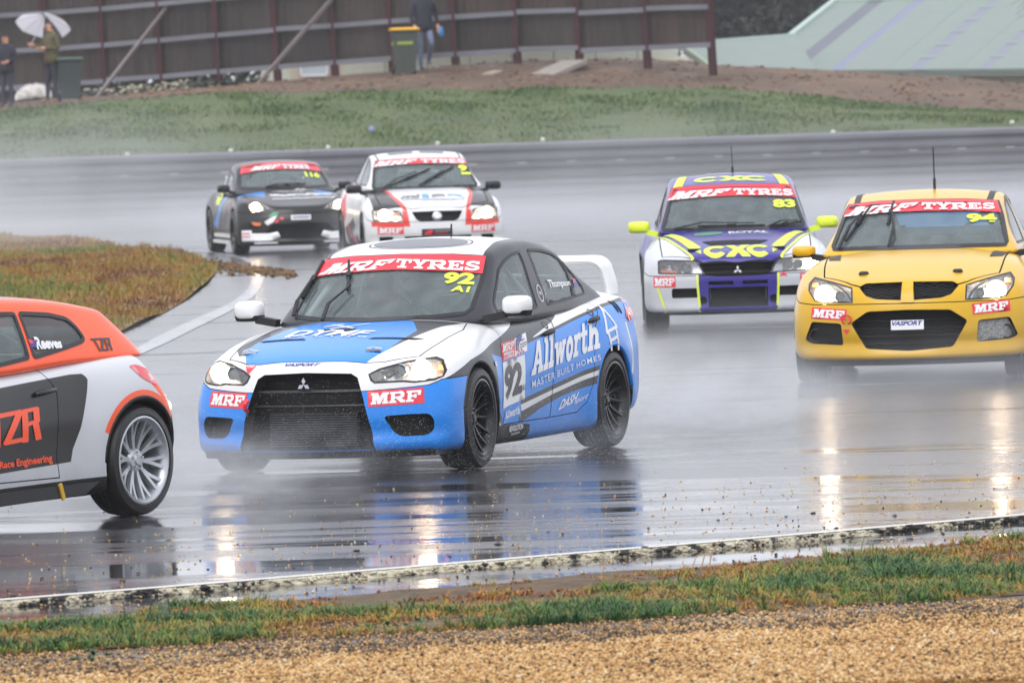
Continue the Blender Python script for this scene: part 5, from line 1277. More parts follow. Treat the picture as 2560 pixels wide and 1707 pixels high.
    banner(c, [(0, 1.308), (.35, 1.298), (.55, 1.268), (.61, 1.147), (.35, 1.193), (0, 1.207)], [(-.44, 1.19), (-.03, 1.214), (-.0, 1.27), (-.39, 1.25)], [(.03, 1.214), (.44, 1.19), (.42, 1.25), (.03, 1.27)], ('116', [(.34, 1.085), (.56, 1.06), (.55, 1.13), (.33, 1.16)]))
    wiper(c, (-.30, .955), (-.1, .968), (.2, .97), (-.28, .96), (.30, .978))
    skirt_lip(c, np.linspace(-.80, .80, 15), .12, .16, -.04)
    cage(c, .55, top=1.18, fx=.62, fz=.80, mat=M['cagedark']); interior(c, .75, -1.3, dash=(.46, .84))
    d = driver(c, 'person in dark helmet driving the black coupe 116', seat=(-.35, -.36), helm='helmet_dark', wheel_x=.2); c.riders = []
    for o in list(d.children_recursive) + [d]: o.location.z -= .10 if o.parent is None else 0
    d['lower'] = .10; c.riders = [d]
    c.finish(); c.place(*POSE['black']); return c

def build_orange():
    c = Car('silver_hatchback', OR_, M['silver'], M['orange']); CARS['orange'] = c; rt = c.root
    tag(rt, 'silver hatchback with orange roof and black door panel, cut off at the left edge', 'car', 'race cars on the wet track')
    wells(c, (1.289, -1.289), .368, .335); c.cut_prism([(.95, .25), (.95, -.25), (.74, -.64), (-1.35, -.62), (-1.35, .62), (.74, .64)], 'z', .32, 1.4, M['cabin_in'])
    c.window('windshield', symF([(0, 1.30), (.52, 1.285), (.62, 1.0), (.60, .96), (0, .95)]), 'F', seal=.025)
    c.window('rear_window', [(-y, z) for y, z in symF([(0, 1.18), (.46, 1.165), (.58, 1.00), (0, 1.00)])], 'B', seal=.02)
    FW = round_poly([(.55, .955), (.52, 1.02), (.25, 1.18), (.05, 1.235), (-.2, 1.252), (-.395, 1.246), (-.36, .975), (0, .94)], .02, 2)
    QW = round_poly([(-.43, 1.248), (-.73, 1.228), (-.90, 1.196), (-.96, 1.14), (-.985, 1.069), (-.945, 1.046), (-.78, 1.021), (-.40, .972)], .03, 3)
    dk = glass_mat('tinted_window', (.42, .50, .50, 1), .16, (.30, .34, .34, 1))
    for pr in 'LR':
        c.window('front_door_window', FW, pr, seal=.024); c.window('quarter_window', QW, pr, seal=.024, mat=dk)
    fd = [(.72, 1.0), (.72, .80), (.84, .50), (.84, .27), (-.50, .27), (-.47, .40), (-.52, .78), (-.42, .96), (-.40, 1.0)]
    for sd in (1, -1): c.panel('front_door', fd, 'y', *((.70, 1.2) if sd > 0 else (-1.2, -.70)), .007)
    c.panel('rear_bumper', [(-1.60, .80), (-1.60, .50), (-1.57, .0), (-2.6, .0), (-2.6, .72), (-1.75, .74)], 'y', -1.2, 1.2, .006).data.materials[0] = M['black']
    fr = list(c.panels)
    for sd in (1, -1):
        pr = 'L' if sd > 0 else 'R'
        c.paint(pr, [(-.30, 1.02), (-.49, .949), (-.82, .962), (-1.18, .962), (-1.32, .952), (-1.7, .97), (-1.7, 1.05), (-.5, 1.05)], M['orange'], fr, .0)
        bp = [(1.0, .80), (-.01, .822), (-.70, .868)] + [(-.79 + .05 * math.cos(a), .82 + .05 * math.sin(a)) for a in (1.9, 2.4, 2.9)] + [(-.80, .75), (-.71, .55), (-.63, .43), (-.61, .357), (.09, .325), (1.0, .30)]
        c.paint(pr, bp, M['black'], fr, .1)
        out = [(-1.289 + math.cos(R(a)) * .42, .335 + math.sin(R(a)) * .415) for a in range(186, 20, -8)]; inn = [(-1.289 + math.cos(R(a)) * .366, .335 + math.sin(R(a)) * .366) for a in range(186, 20, -8)]
        for i in range(len(out) - 1): c.paint(pr, [out[i], out[i + 1], inn[i + 1], inn[i]], M['orange'], [c.body], .0)
        c.paint(pr, [(-1.0, .256), (1.0, .22), (1.0, .0), (-1.0, .0)], M['plastic'], fr, -.5)
        c.paint(pr, [(-1.40, .78), (-1.46, .80), (-1.60, .66), (-1.60, .60)], M['orange'], fr, .0)
        arch_lip(c, -1.289, .335, .37, sd, M['plastic'], 0, 180)
        for x in (1.289, -1.289): wheel(c, x, sd * .925, .33, .24, 'ten', M['rim_silver'], 0, spin=.1)
        MB().add(*(lambda b: (b.v, b.f))(MB().prism([(-.85, .23), (.85, .20), (.85, .12), (-.70, .16)], 'y', sd * .80, sd * .90))).build('side_skirt', M['plastic'], rt)
        p, n = c.conform([(-.40, .78)], pr); q = p[0] + DIRS[pr] * .02
        h = loft_box([[(-.40 + dx, q.y + sd * a, .78 + b - dx * .1) for a, b in ((.014 * k, .012 * k), (-.012, .016 * k), (-.022, 0), (-.012, -.016 * k), (.014 * k, -.012 * k))] for dx, k in ((.10, .5), (.08, 1), (0, 1.1), (-.08, 1), (-.10, .5))], 'door_handle', M['black'], rt)
        c.decal('tail_lamp', round_poly([(-1.235, .893), (-1.31, .897), (-1.42, .865), (-1.50, .80), (-1.47, .765), (-1.38, .79), (-1.31, .82)], .02, 2), pr, M['tail'], .004)
        door_mirror(c, sd, .66, .955, .98, .19, .13, M['orange'], M['plastic'])
    tzr = lambda: stroke([(.02, .93), (.36, .93)], .14) + stroke([(.16, .9), (.16, .0)], .11) + stroke([(.36, .93), (.62, .93), (.34, .07), (.66, .07)], .14) + stroke([(.72, .0), (.72, .93), (.95, .93), (.95, .55), (.74, .50)], .12) + stroke([(.92, .50), (.98, .0)], .12)
    poly_mark(c, 'door_lettering', tzr(), [(.20, .478), (-.30, .512), (-.315, .70), (.185, .668)], 'L', M['v_orange'], .005, res=.15)
    poly_mark(c, 'pillar_lettering', tzr(), [(-1.06, .988), (-1.21, .988), (-1.24, 1.062), (-1.04, 1.065)], 'L', M['v_black'], .005, res=.3)
    c.text('Zero Racern Race Engineering'[5:], [(.34, .338), (-.43, .355), (-.415, .415), (.34, .388)], 'L', M['v_orange'], bold=.03, name='door_lettering')
    c.text('Reeves', [(-.465, 1.024), (-.715, 1.022), (-.73, 1.078), (-.475, 1.10)], 'L', M['v_white'], bold=.045, name='driver_name')
    fl = c.decal('flag', [(-.41, 1.04), (-.465, 1.036), (-.49, 1.08), (-.405, 1.088)], 'L', M['v_navy'], .005); c.decal('flag_canton', [(-.408, 1.062), (-.442, 1.060), (-.448, 1.082), (-.405, 1.086)], 'L', M['v_red'], .007, parent=fl)
    rg = [[(-1.40 - .10 * a, y, float(Curve(OR_['cab']['zroof'])(-1.40)) - .07 - .05 * a - .05 * (y / .6) ** 2 + b * .02) for a, b in ((-1.0, .5), (0, .8), (1, .4), (1.05, 0), (.8, -.9), (-.6, -.6))] for y in np.linspace(-.60, .60, 13)]
    loft_box(rg, 'roof_spoiler', M['orange'], rt, True, 50)
    c.paint('T', [(.4, -.5), (.4, .5), (-1.3, .5), (-1.3, -.5)], M['grey'], [c.cabin], .5)
    yt = MB().box((-.45, .905, .19), (.03, .012, .10), Matrix.Rotation(R(20), 3, 'Y')).build('yellow_tow_strap', M['yellow'], rt)
    MB().box((-1.70, 0, .30), (.25, 1.4, .12)).build('rear_diffuser', M['plastic'], rt)
    MB().lathe([(0, .01), (.03, .008), (.035, -.02)], 12, 'X', (-1.905, .66, .62)).build('fog_lamp', M['soft_glow'], rt, True)
    MB().box((0, 0, .2), (3.2, 1.3, .06)).build('undertray', M['plastic'], rt)
    cage(c, .56, top=1.24, fx=.75, fz=.84, mat=M['steel']); interior(c, .9, -1.35, dash=(.60, .88))
    c.finish(); c.place(*POSE['orange']); return c
# ------------------------------------------------------------------ place: helpers
CM = cam.matrix_world.copy()
def ray(px, py):
    d = CM.to_3x3() @ Vector(((px - 1280) / FPX, -(py - 853.5) / FPX, -1)); return CM.translation.copy(), d
def at(px, py, Y):
    """point of the place at distance Y down the road that the photograph shows at (px, py)"""
    o, d = ray(px, py); return o + d * ((Y - o.y) / d.y)
def onz(px, py, z=0.0):
    o, d = ray(px, py); return o + d * ((z - o.z) / d.z)
def fbm(x, y, sc=1.0, oct=4, seed=0.0):
    return np.array([noise.fractal(Vector((a * sc, b * sc, seed)), 1.0, 2.0, oct) for a, b in zip(np.ravel(x), np.ravel(y))]).reshape(np.shape(x))
def ramp(n, l, src, stops):
    r = n.new('ShaderNodeValToRGB'); e = r.color_ramp.elements
    while len(e) < len(stops): e.new(.5)
    for i, (p, c) in enumerate(stops): e[i].position = p; e[i].color = c
    l.new(src, r.inputs[0]); return r
def mapped(n, l, scale, coord='Object'):
    tc = n.new('ShaderNodeTexCoord'); mp = n.new('ShaderNodeMapping'); mp.inputs['Scale'].default_value = scale; l.new(tc.outputs[coord], mp.inputs[0]); return mp.outputs[0]
def tex(n, l, vec, scale, detail=5, rough=.6, dist=0):
    t = n.new('ShaderNodeTexNoise'); t.inputs['Scale'].default_value = scale; t.inputs['Detail'].default_value = detail; t.inputs['Roughness'].default_value = rough; t.inputs['Distortion'].default_value = dist
    l.new(vec, t.inputs['Vector']); return t.outputs[0]
def mrange(n, l, src, a, b, c, d):
    m = n.new('ShaderNodeMapRange'); l.new(src, m.inputs[0])
    for i, v in enumerate((a, b, c, d)): m.inputs[i + 1].default_value = v
    return m.outputs[0]
def math_(n, l, op, a, b):
    m = n.new('ShaderNodeMath'); m.operation = op
    for i, v in enumerate((a, b)):
        if isinstance(v, (int, float)): m.inputs[i].default_value = v
        else: l.new(v, m.inputs[i])
    return m.outputs[0]
def wet_asphalt(name, base, film=.5):
    """asphalt under a broken film of water: pools are mirror smooth, ridges between them rough; both drawn out along the racing line"""
    m, n, l, p = nmat(name)
    vs_ = mapped(n, l, (.16, .95, 1)); a = tex(n, l, vs_, 1.0, 6, .62, .6)
    vf = mapped(n, l, (.5, 3.4, 1)); b = tex(n, l, vf, 1.0, 5, .6, .3)
    f = math_(n, l, 'ADD', math_(n, l, 'MULTIPLY', a, .72), math_(n, l, 'MULTIPLY', b, .28))
    sy = n.new('ShaderNodeSeparateXYZ'); l.new(mapped(n, l, (1, 1, 1)), sy.inputs[0])
    f = math_(n, l, 'SUBTRACT', f, mrange(n, l, sy.outputs[1], 47, 62, 0, .085))      # the standing water lies on the near, outer half of the bend
    pool = mrange(n, l, f, film - .05, film + .04, 0, 1)
    g = mapped(n, l, (1, 1, 1)); grit = tex(n, l, g, 55, 4, .7); blot = tex(n, l, mapped(n, l, (.05, .22, 1)), 1.0, 4)
    cr = ramp(n, l, blot, [(.3, tuple(c * .75 for c in base[:3]) + (1,)), (.7, tuple(c * 1.3 for c in base[:3]) + (1,))])
    mx = n.new('ShaderNodeMix'); mx.data_type = 'RGBA'; mx.blend_type = 'MULTIPLY'; mx.inputs[0].default_value = 1
    l.new(cr.outputs[0], mx.inputs[6]); gr = ramp(n, l, grit, [(.3, (.6, .6, .6, 1)), (.75, (1.25, 1.25, 1.25, 1))]); l.new(gr.outputs[0], mx.inputs[7]); l.new(mx.outputs[2], p.inputs['Base Color'])
    ro = n.new('ShaderNodeMapRange'); l.new(pool, ro.inputs[0]); ro.inputs[3].default_value = .20; ro.inputs[4].default_value = .05; l.new(ro.outputs[0], p.inputs['Roughness'])
    p.inputs['IOR'].default_value = 1.36; p.inputs['Specular IOR Level'].default_value = .5
    rip = tex(n, l, mapped(n, l, (2.2, 9, 1)), 1.0, 3, .5)
    bh = math_(n, l, 'ADD', math_(n, l, 'MULTIPLY', grit, mrange(n, l, pool, 0, 1, .55, .03)), math_(n, l, 'MULTIPLY', rip, mrange(n, l, pool, 0, 1, .35, .22)))
    bu = n.new('ShaderNodeBump'); bu.inputs['Strength'].default_value = .5; bu.inputs['Distance'].default_value = .006; l.new(bh, bu.inputs['Height']); l.new(bu.outputs[0], p.inputs['Normal'])
    return m
def ground_mat(name, stops, sc, rough=.85, bump=.5, bsc=30, wet=None, anis=(1, 1, 1)):
    m, n, l, p = nmat(name); v = mapped(n, l, anis)
    a = tex(n, l, v, sc, 7, .65); c = ramp(n, l, a, stops); l.new(c.outputs[0], p.inputs['Base Color'])
    if wet:
        w = tex(n, l, v, wet, 3); l.new(mrange(n, l, w, .5, .6, rough, .12), p.inputs['Roughness'])
    else: p.inputs['Roughness'].default_value = rough
    b = tex(n, l, v, bsc, 5, .7); bu = n.new('ShaderNodeBump'); bu.inputs['Strength'].default_value = bump; bu.inputs['Distance'].default_value = .02; l.new(b, bu.inputs['Height']); l.new(bu.outputs[0], p.inputs['Normal'])
    return m
def tint_mat(name, stops, rough=.6, spec=.3, trans=0):
    m, n, l, p = nmat(name); a = n.new('ShaderNodeAttribute'); a.attribute_name = 'tint'; r = ramp(n, l, a.outputs['Fac'], stops); l.new(r.outputs[0], p.inputs['Base Color'])
    p.inputs['Roughness'].default_value = rough; p.inputs['Specular IOR Level'].default_value = spec
    return m

# ------------------------------------------------------------------ track and verge
EDGE = [(0, 1505), (272, 1477), (640, 1450), (912, 1431), (1280, 1399), (1612, 1368), (1920, 1347), (2252, 1316), (2560, 1288)]
LOW = -.034
def line_fit(px, z, deg=2):
    P = [onz(x, y, z) for x, y in px]; return np.poly1d(np.polyfit([p.x for p in P], [p.y for p in P], deg))
f_edge = line_fit(EDGE, 0)
f_shl = line_fit([(0, 1556), (320, 1530), (640, 1508), (960, 1482), (1280, 1452), (1600, 1428), (1920, 1404), (2240, 1372), (2560, 1344)], LOW)
f_grs = line_fit([(0, 1645), (320, 1625), (640, 1600), (1000, 1582), (1280, 1572), (1600, 1560), (1920, 1532), (2240, 1510), (2560, 1488)], LOW)
f_mud = line_fit([(0, 1702), (320, 1690), (640, 1668), (960, 1645), (1280, 1622), (1600, 1600), (1920, 1580), (2240, 1564), (2560, 1548)], LOW)
XS = np.linspace(-9, 9, 181)
def strip_between(name, fa, fb, z, rows, mat, amp=0, kind='structure', xs=XS):
    V = []; F = []; nx = len(xs)
    for j in range(rows + 1):
        t = j / rows
        for x in xs:
            y = fa(x) * (1 - t) + fb(x) * t; h = amp * noise.fractal(Vector((x * 1.4, y * 1.4, 3)), 1, 2, 4) if amp else 0
            V.append((x, y, z + h))
    for j in range(rows):
        for i in range(nx - 1): a = j * nx + i; F.append((a, a + nx, a + nx + 1, a + 1))
    o = pydata(name, V, F, None, mat, True); o['kind'] = kind; return o
asph = wet_asphalt('wet_asphalt', (.050, .050, .055), .50); asph2 = wet_asphalt('wet_shoulder', (.055, .055, .06), .47)
# the sheet under everything, out to the horizon
o = pydata('ground', [(-1200, -20, -.06), (1200, -20, -.06), (1200, 2500, -.06), (-1200, 2500, -.06)], [(0, 1, 2, 3)], None, ground_mat('bare_earth', [(.3, rgb(70, 58, 46)), (.7, rgb(112, 96, 74))], .6)); o['kind'] = 'structure'
# track slab with a real broken edge
xs2 = np.linspace(-60, 60, 241)
ye = np.array([f_edge(np.clip(x, -9, 9)) + (f_edge.deriv()(np.clip(x, -9, 9)) * (x - np.clip(x, -9, 9))) for x in xs2])
V = [(x, y, 0) for x, y in zip(xs2, ye)] + [(x, 167.5 + .175 * x * .5, 0) for x in xs2]
o = pydata('road', V, [(i, i + 1, i + 242, i + 241) for i in range(240)], None, asph); o['kind'] = 'structure'
strip_between('road_shoulder', f_edge, f_shl, LOW, 6, asph2, .004)
soil = ground_mat('verge_soil', [(.3, rgb(66, 52, 38)), (.5, rgb(98, 78, 54)), (.75, rgb(128, 102, 70))], 6, .8, .9, 40)
mudm = ground_mat('wet_mud', [(.3, rgb(74, 62, 52)), (.5, rgb(106, 90, 74)), (.7, rgb(134, 112, 84))], 9, .7, .9, 40, 1.2, (.6, 1.5, 1))
grvm = ground_mat('gravel_bed', [(.3, rgb(150, 108, 60)), (.6, rgb(196, 148, 86))], 30, .9, 1, 60)
strip_between('verge_soil', f_shl, f_grs, LOW + .004, 22, soil, .018)
strip_between('mud_strip', f_grs, f_mud, LOW + .002, 14, mudm, .006)
strip_between('gravel_trap', f_mud, lambda x: 30 + 0 * x, LOW, 20, grvm, .02)
# painted edge line and crumbling edge
white_worn = ground_mat('worn_white_line', [(.34, rgb(120, 118, 112)), (.42, rgb(205, 202, 192)), (.8, rgb(225, 222, 212))], 14, .35, .3, 60)
strip_between('edge_line', lambda x: f_edge(x) + .16, lambda x: f_edge(x) + .005, .004, 2, white_worn)
def lumps(name, P, S, tint, mat, flat=.6, seed=1):
    """many small angular stones as one mesh"""
    r = np.random.default_rng(seed); n = len(P)
    base = np.array([(1, 0, 0), (-1, 0, 0), (0, 1, 0), (0, -1, 0), (0, 0, 1), (0, 0, -1)], float); T = np.array([(0, 2, 4), (2, 1, 4), (1, 3, 4), (3, 0, 4), (2, 0, 5), (1, 2, 5), (3, 1, 5), (0, 3, 5)])
    q = base[None] * r.uniform(.6, 1.25, (n, 6, 1)); a = r.uniform(0, 6.28, n); b = r.uniform(-.7, .7, n)
    c, s = np.cos(a)[:, None], np.sin(a)[:, None]; x = q[..., 0] * c - q[..., 1] * s; y = q[..., 0] * s + q[..., 1] * c; z = q[..., 2]
    c, s = np.cos(b)[:, None], np.sin(b)[:, None]; x, z = x * c - z * s, x * s + z * c
    V = np.stack([x * S[:, None], y * S[:, None], z * S[:, None] * flat], 2) + P[:, None]
    F = (T[None] + 6 * np.arange(n)[:, None, None]).reshape(-1, 3)
    return bulk(name, V.reshape(-1, 3), F, mat, None, np.repeat(tint, 6))
edge_m = tint_mat('broken_edge', [(.0, rgb(40, 39, 40)), (.36, rgb(70, 68, 66)), (.46, rgb(176, 168, 146)), (1, rgb(212, 204, 180))], .6)
def edge_tint(x, y, z): return np.clip(.66 + fbm(x, x * 0, .55, 3, 1.7) * .5 + fbm(x * 1.0, z * 3, 14, 4, 2.7) * .75 - np.clip((x - 0.3) * .14, -.12, .42), 0, 1)
xe = np.linspace(-8.5, 8.5, 1700); V = []; 
for j in range(5):
    q = j / 4
    for x in xe: V.append((x, f_edge(x) - .002 - .028 * q + .012 * noise.fractal(Vector((x * 9, q * 3, 4)), 1, 2, 3), .001 + (LOW - .001) * q ** .8 + (.006 * noise.noise(Vector((x * 14, q, 1))) if 0 < j < 4 else 0)))
F = [(j * 1700 + i, (j + 1) * 1700 + i, (j + 1) * 1700 + i + 1, j * 1700 + i + 1) for j in range(4) for i in range(1699)]; V = np.array(V)
o = bulk('road_edge_face', V, F, edge_m, None, edge_tint(V[:, 0], V[:, 1], V[:, 2])); o['kind'] = 'structure'
n = 5200; x = rng.uniform(-8.5, 8.5, n); y = f_edge(x) + rng.normal(-.014, .014, n); z = rng.uniform(LOW, -.004, n)
o = lumps('broken_road_edge', np.stack([x, y, z], 1), rng.uniform(.005, .017, n), np.clip(edge_tint(x, y, z) + rng.normal(0, .12, n), 0, 1), edge_m, .8); o['kind'] = 'stuff'
x = np.array([-2.95, -2.86, -2.80, -2.4, -1.6, -1.52, -.28, -.18, -.10, .55, .8, 1.1, -2.2, -1.95, 2.0, 2.6]); n = len(x)
o = lumps('broken_road_edge', np.stack([x, f_edge(x) - .02, x * 0 - .014], 1), rng.uniform(.018, .042, n), x * 0 + .05, edge_m, .5, 5); o['kind'] = 'stuff'

# gravel
gm = tint_mat('gravel_stones', [(0, rgb(58, 52, 48)), (.10, rgb(98, 76, 52)), (.22, rgb(168, 126, 78)), (.5, rgb(206, 164, 106)), (.78, rgb(222, 186, 130)), (.92, rgb(226, 204, 164)), (1, rgb(226, 216, 194))], .55)
n = 150000; x = rng.uniform(-4.0, 4.0, n); y = rng.uniform(35.0, 40.3, n); fm = f_mud(x); d = fm - y + fbm(x[::1] * 1, y, 1.6, 4, 4.0) * .42
k = (d > 0) | (rng.random(n) < np.clip(.72 + d * .38, .30, .72)); x, y, d = x[k], y[k], d[k]; n = len(x)
tt = np.clip(rng.beta(2.0, 2.0, n) - np.where(d < .12, rng.uniform(0, .42, n), 0) + fbm(x, y, 1.2, 2, 8) * .18, 0, 1); tt[rng.random(n) < .025] = .0
k = y > f_grs(x); tt[k] *= .5
o = lumps('gravel', np.stack([x, y, np.full(n, LOW + .010) + rng.uniform(0, .022, n) * (d > 0)], 1), rng.uniform(.005, .0135, n) * np.where(d > 0, 1, .75), tt, gm, .75, 2); o['kind'] = 'stuff'
n = 900; x = rng.uniform(-4, 4, n); fm = f_mud(x); y = fm + rng.uniform(-.2, 1.0, n) * rng.random(n) * 1.2; 
o = lumps('dark_stones', np.stack([x, y, np.full(n, LOW + .012)], 1), rng.uniform(.008, .034, n) * rng.uniform(.5, 1, n), rng.uniform(0, .10, n), gm, .6, 3); o['kind'] = 'stuff'
# grit thrown onto the track
n = 1500; x = rng.uniform(-4.5, 4.5, n); y = f_edge(x) + .05 + rng.gamma(1.5, 2.4, n); k = y < 54; x, y = x[k], y[k]; n = len(x)
tt = np.where(rng.random(n) < .16, rng.uniform(0, .06, n), rng.uniform(.3, 1, n))
o = lumps('grit', np.stack([x, y, np.full(n, .003)], 1), rng.uniform(.003, .0095, n), tt, gm, .7, 4); o['kind'] = 'stuff'
n = 320; x = rng.uniform(-4.2, 4.2, n); y = f_shl(x) + rng.uniform(0, 1, n) * (f_edge(x) - f_shl(x))
o = lumps('grit', np.stack([x, y, np.full(n, LOW + .006)], 1), rng.uniform(.004, .012, n), np.where(rng.random(n) < .4, .03, rng.uniform(.3, 1, n)), gm, .7, 6); o['kind'] = 'stuff'
n = 26; x = rng.uniform(-3.5, 3.5, n); y = f_edge(x) + rng.uniform(-.5, 2.4, n)
o = lumps('rubber_marbles', np.stack([x, y, np.full(n, .005)], 1), rng.uniform(.012, .03, n), np.zeros(n), gm, .3, 8); o['kind'] = 'stuff'

# grass
def blades(name, x, y, z, h, w, tint, mat, lean=.5, seed=1):
    r = np.random.default_rng(seed); n = len(x); a = r.uniform(0, 6.28, n); L = r.uniform(.2, 1, n) * lean * h; b = r.uniform(0, 6.28, n)
    px, py = np.cos(a) * w, np.sin(a) * w; lx, ly = np.cos(b) * L, np.sin(b) * L
    V = np.stack([np.stack([x - px, y - py, z], 1), np.stack([x + px, y + py, z], 1), np.stack([x + lx * .35 + px * .8, y + ly * .35 + py * .8, z + h * .6], 1), np.stack([x + lx * .35 - px * .8, y + ly * .35 - py * .8, z + h * .6], 1), np.stack([x + lx, y + ly, z + h * np.sqrt(np.maximum(.2, 1 - (L / np.maximum(h, 1e-3)) ** 2 * .6))], 1)], 1)
    T = np.array([(0, 1, 2), (0, 2, 3), (3, 2, 4)]); F = (T[None] + 5 * np.arange(n)[:, None, None]).reshape(-1, 3)
    o = bulk(name, V.reshape(-1, 3), F, mat, None, np.repeat(tint, 5)); o['kind'] = 'stuff'; return o
gr_m = tint_mat('grass_blades', [(0, rgb(120, 72, 34)), (.22, rgb(184, 122, 52)), (.42, rgb(160, 138, 56)), (.58, rgb(112, 132, 50)), (.78, rgb(66, 110, 44)), (1, rgb(36, 78, 38))], .5)
nt = 26000; x = rng.uniform(-4.4, 4.4, nt); v = rng.random(nt); y = f_grs(x) + (f_shl(x) - f_grs(x)) * v
big = fbm(x, y * 1.5, .8, 4, 2.2); fine = fbm(x, y, 3.2, 3, 5.1)
k = rng.random(nt) < np.clip((.62 + big * .5 + fine * .5 - np.abs(v - .42) * .75 + np.clip(x * .03, -.1, .12)) * 1.5, 0, 1); x, y, v, big, fine = x[k], y[k], v[k], big[k], fine[k]; nt = len(x)
tg = np.clip(.36 + (.42 - v) * .55 + big * .75 + fine * .45 + rng.normal(0, .17, nt), 0, 1)
ht = (.010 + .032 * tg) * rng.uniform(.6, 1.7, nt); ht[rng.random(nt) < .03] *= 1.9
nb = rng.integers(7, 17, nt); ix = np.repeat(np.arange(nt), nb); n = len(ix); an = rng.uniform(0, 6.28, n); rr0 = np.abs(rng.normal(0, .010, n))
def tuft_blades(name, bx_, by_, bz, an, h, w, reach, tint, mat):
    """blades that spring from a tuft, arch outwards and droop"""
    ca, sa = np.cos(an), np.sin(an); px, py = -sa * w, ca * w; V = []
    for q, rz, ww in ((0, 0, 1), (.45, .75, .9), (.8, 1.0, .6), (1.0, .92, 0)):
        cx, cy, cz = bx_ + ca * reach * q ** 1.3, by_ + sa * reach * q ** 1.3, bz + h * rz
        V += [np.stack([cx - px * ww, cy - py * ww, cz], 1), np.stack([cx + px * ww, cy + py * ww, cz], 1)] if ww else [np.stack([cx, cy, cz], 1)]
    V = np.stack(V, 1); T = np.array([(0, 1, 3), (0, 3, 2), (2, 3, 5), (2, 5, 4), (4, 5, 6)]); F = (T[None] + 7 * np.arange(len(bx_))[:, None, None]).reshape(-1, 3)
    o = bulk(name, V.reshape(-1, 3), F, mat, None, np.repeat(tint, 7)); o['kind'] = 'stuff'; return o
hb = ht[ix] * rng.uniform(.45, 1.2, n)
tuft_blades('grass', x[ix] + np.cos(an) * rr0, y[ix] + np.sin(an) * rr0, np.full(n, LOW + .002), an, hb, rng.uniform(.0012, .0030, n), hb * rng.uniform(.3, 2.2, n), np.clip(tg[ix] + rng.normal(0, .10, n), 0, 1), gr_m)
# broad-leaved weeds and tall dry stalks in the verge
def rosettes(name, C, rad, nleaf, mat, seed):
    r = np.random.default_rng(seed); V = []; F = []; t = []
    for (cx, cy, cz), R0 in zip(C, rad):
        tb = r.uniform(.55, 1)
        for _ in range(nleaf):
            a = r.uniform(0, 6.28); L = R0 * r.uniform(.5, 1.1); w = L * r.uniform(.18, .3); up = r.uniform(.25, .9); ca, sa = math.cos(a), math.sin(a); b = len(V)
            for q, ww, zz in ((.05, .3, 0), (.45, 1, .8), (.8, .7, 1), (1, 0.05, .8)):
                for s_ in (-1, 1): V.append((cx + ca * L * q - sa * w * ww * s_, cy + sa * L * q + ca * w * ww * s_, cz + L * up * zz * .7 + .003))
            F += [(b, b + 1, b + 3), (b, b + 3, b + 2), (b + 2, b + 3, b + 5), (b + 2, b + 5, b + 4), (b + 4, b + 5, b + 7), (b + 4, b + 7, b + 6)]; t += [np.clip(tb + r.normal(0, .1), 0, 1)] * 8
    o = bulk(name, V, F, mat, None, t, True); o['kind'] = 'stuff'; return o
wd = tint_mat('weed_leaves', [(0, rgb(120, 150, 70)), (.5, rgb(72, 118, 52)), (1, rgb(44, 84, 46))], .45)
C = []; 
for cx, vv, sp, m_ in ((2.75, .30, .32, 30), (.5, .2, .42, 26), (1.0, .28, .45, 20), (-2.5, .45, .30, 14), (-1.7, .55, .2, 8), (-1.9, -.12, .16, 9), (1.75, .12, .2, 10), (-.4, .22, .22, 10), (2.05, .02, .1, 5)):
    for _ in range(m_):
        xx = cx + rng.normal(0, sp); v2 = vv + rng.normal(0, .09); C.append((xx, f_grs(xx) + (f_shl(xx) - f_grs(xx)) * v2, LOW + .004))
rosettes('weeds', C, rng.uniform(.018, .046, len(C)), 13, wd, 21)
st = MB()
for cx, h in ((.42, .10), (-1.98, .075), (.95, .12), (.99, .14), (.9, .09), (2.5, .07), (-2.6, .06), (2.3, .06)):
    p = Vector((cx, f_shl(cx) - .12, LOW)); st.tube([p, p + Vector((.02, 0, h * .6)), p + Vector((.06 * (1 if cx > .6 else -.2), 0, h))], [.004, .003, .002], 5)
o = st.build('dry_stalks', plain('dry_stalk', rgb(190, 150, 110), .7)); o['kind'] = 'stuff'

# infield: brown grass point, painted line round it, soil dragged across
S5 = lambda x, y: onz(x / 3.36, 560 + y / 3.36)
GI = [S5(*p) for p in ((0, 125), (300, 130), (650, 150), (1000, 190), (1420, 228), (1600, 272), (1780, 345), (1825, 400), (1750, 500), (1600, 620), (1400, 740), (1150, 860), (960, 950), (700, 1060))]
GIp = [(p.x, p.y) for p in GI] + [(-6.2, 53), (-16, 46), (-30, 60), (-30, 120)]
P2, T2 = tri2d([GIp], 1.2)
hz_ = lambda x, y: .02 + .05 * noise.fractal(Vector((x * .5, y * .12, 7)), 1, 2, 3)
inf_m = ground_mat('infield_turf', [(.28, rgb(84, 62, 34)), (.45, rgb(128, 92, 48)), (.6, rgb(122, 112, 50)), (.78, rgb(84, 96, 46))], 1.3, .8, .8, 10, None, (1, .25, 1))
o = pydata('infield', [(p[0], p[1], .012 + max(0, hz_(p[0], p[1]))) for p in P2], T2, None, inf_m, True); o['kind'] = 'structure'
n = 230000; x = rng.uniform(-13, -2.0, n); y = 55 + 92 * rng.random(n) ** 1.3; k = inside(np.stack([x, y], 1), GIp) & (x / y > -.085); x, y = x[k], y[k]; n = len(x)
bg = fbm(x * 1.0, y * .22, .55, 4, 3.3); fn = fbm(x, y * .4, 2.6, 3, 6.3)
tn = np.clip(.30 + bg * .55 + fn * .4 + rng.normal(0, .12, n), 0, 1)
in_m = tint_mat('infield_grass', [(0, rgb(92, 60, 34)), (.3, rgb(146, 100, 50)), (.5, rgb(150, 128, 56)), (.7, rgb(104, 116, 48)), (1, rgb(66, 88, 46))], .55)
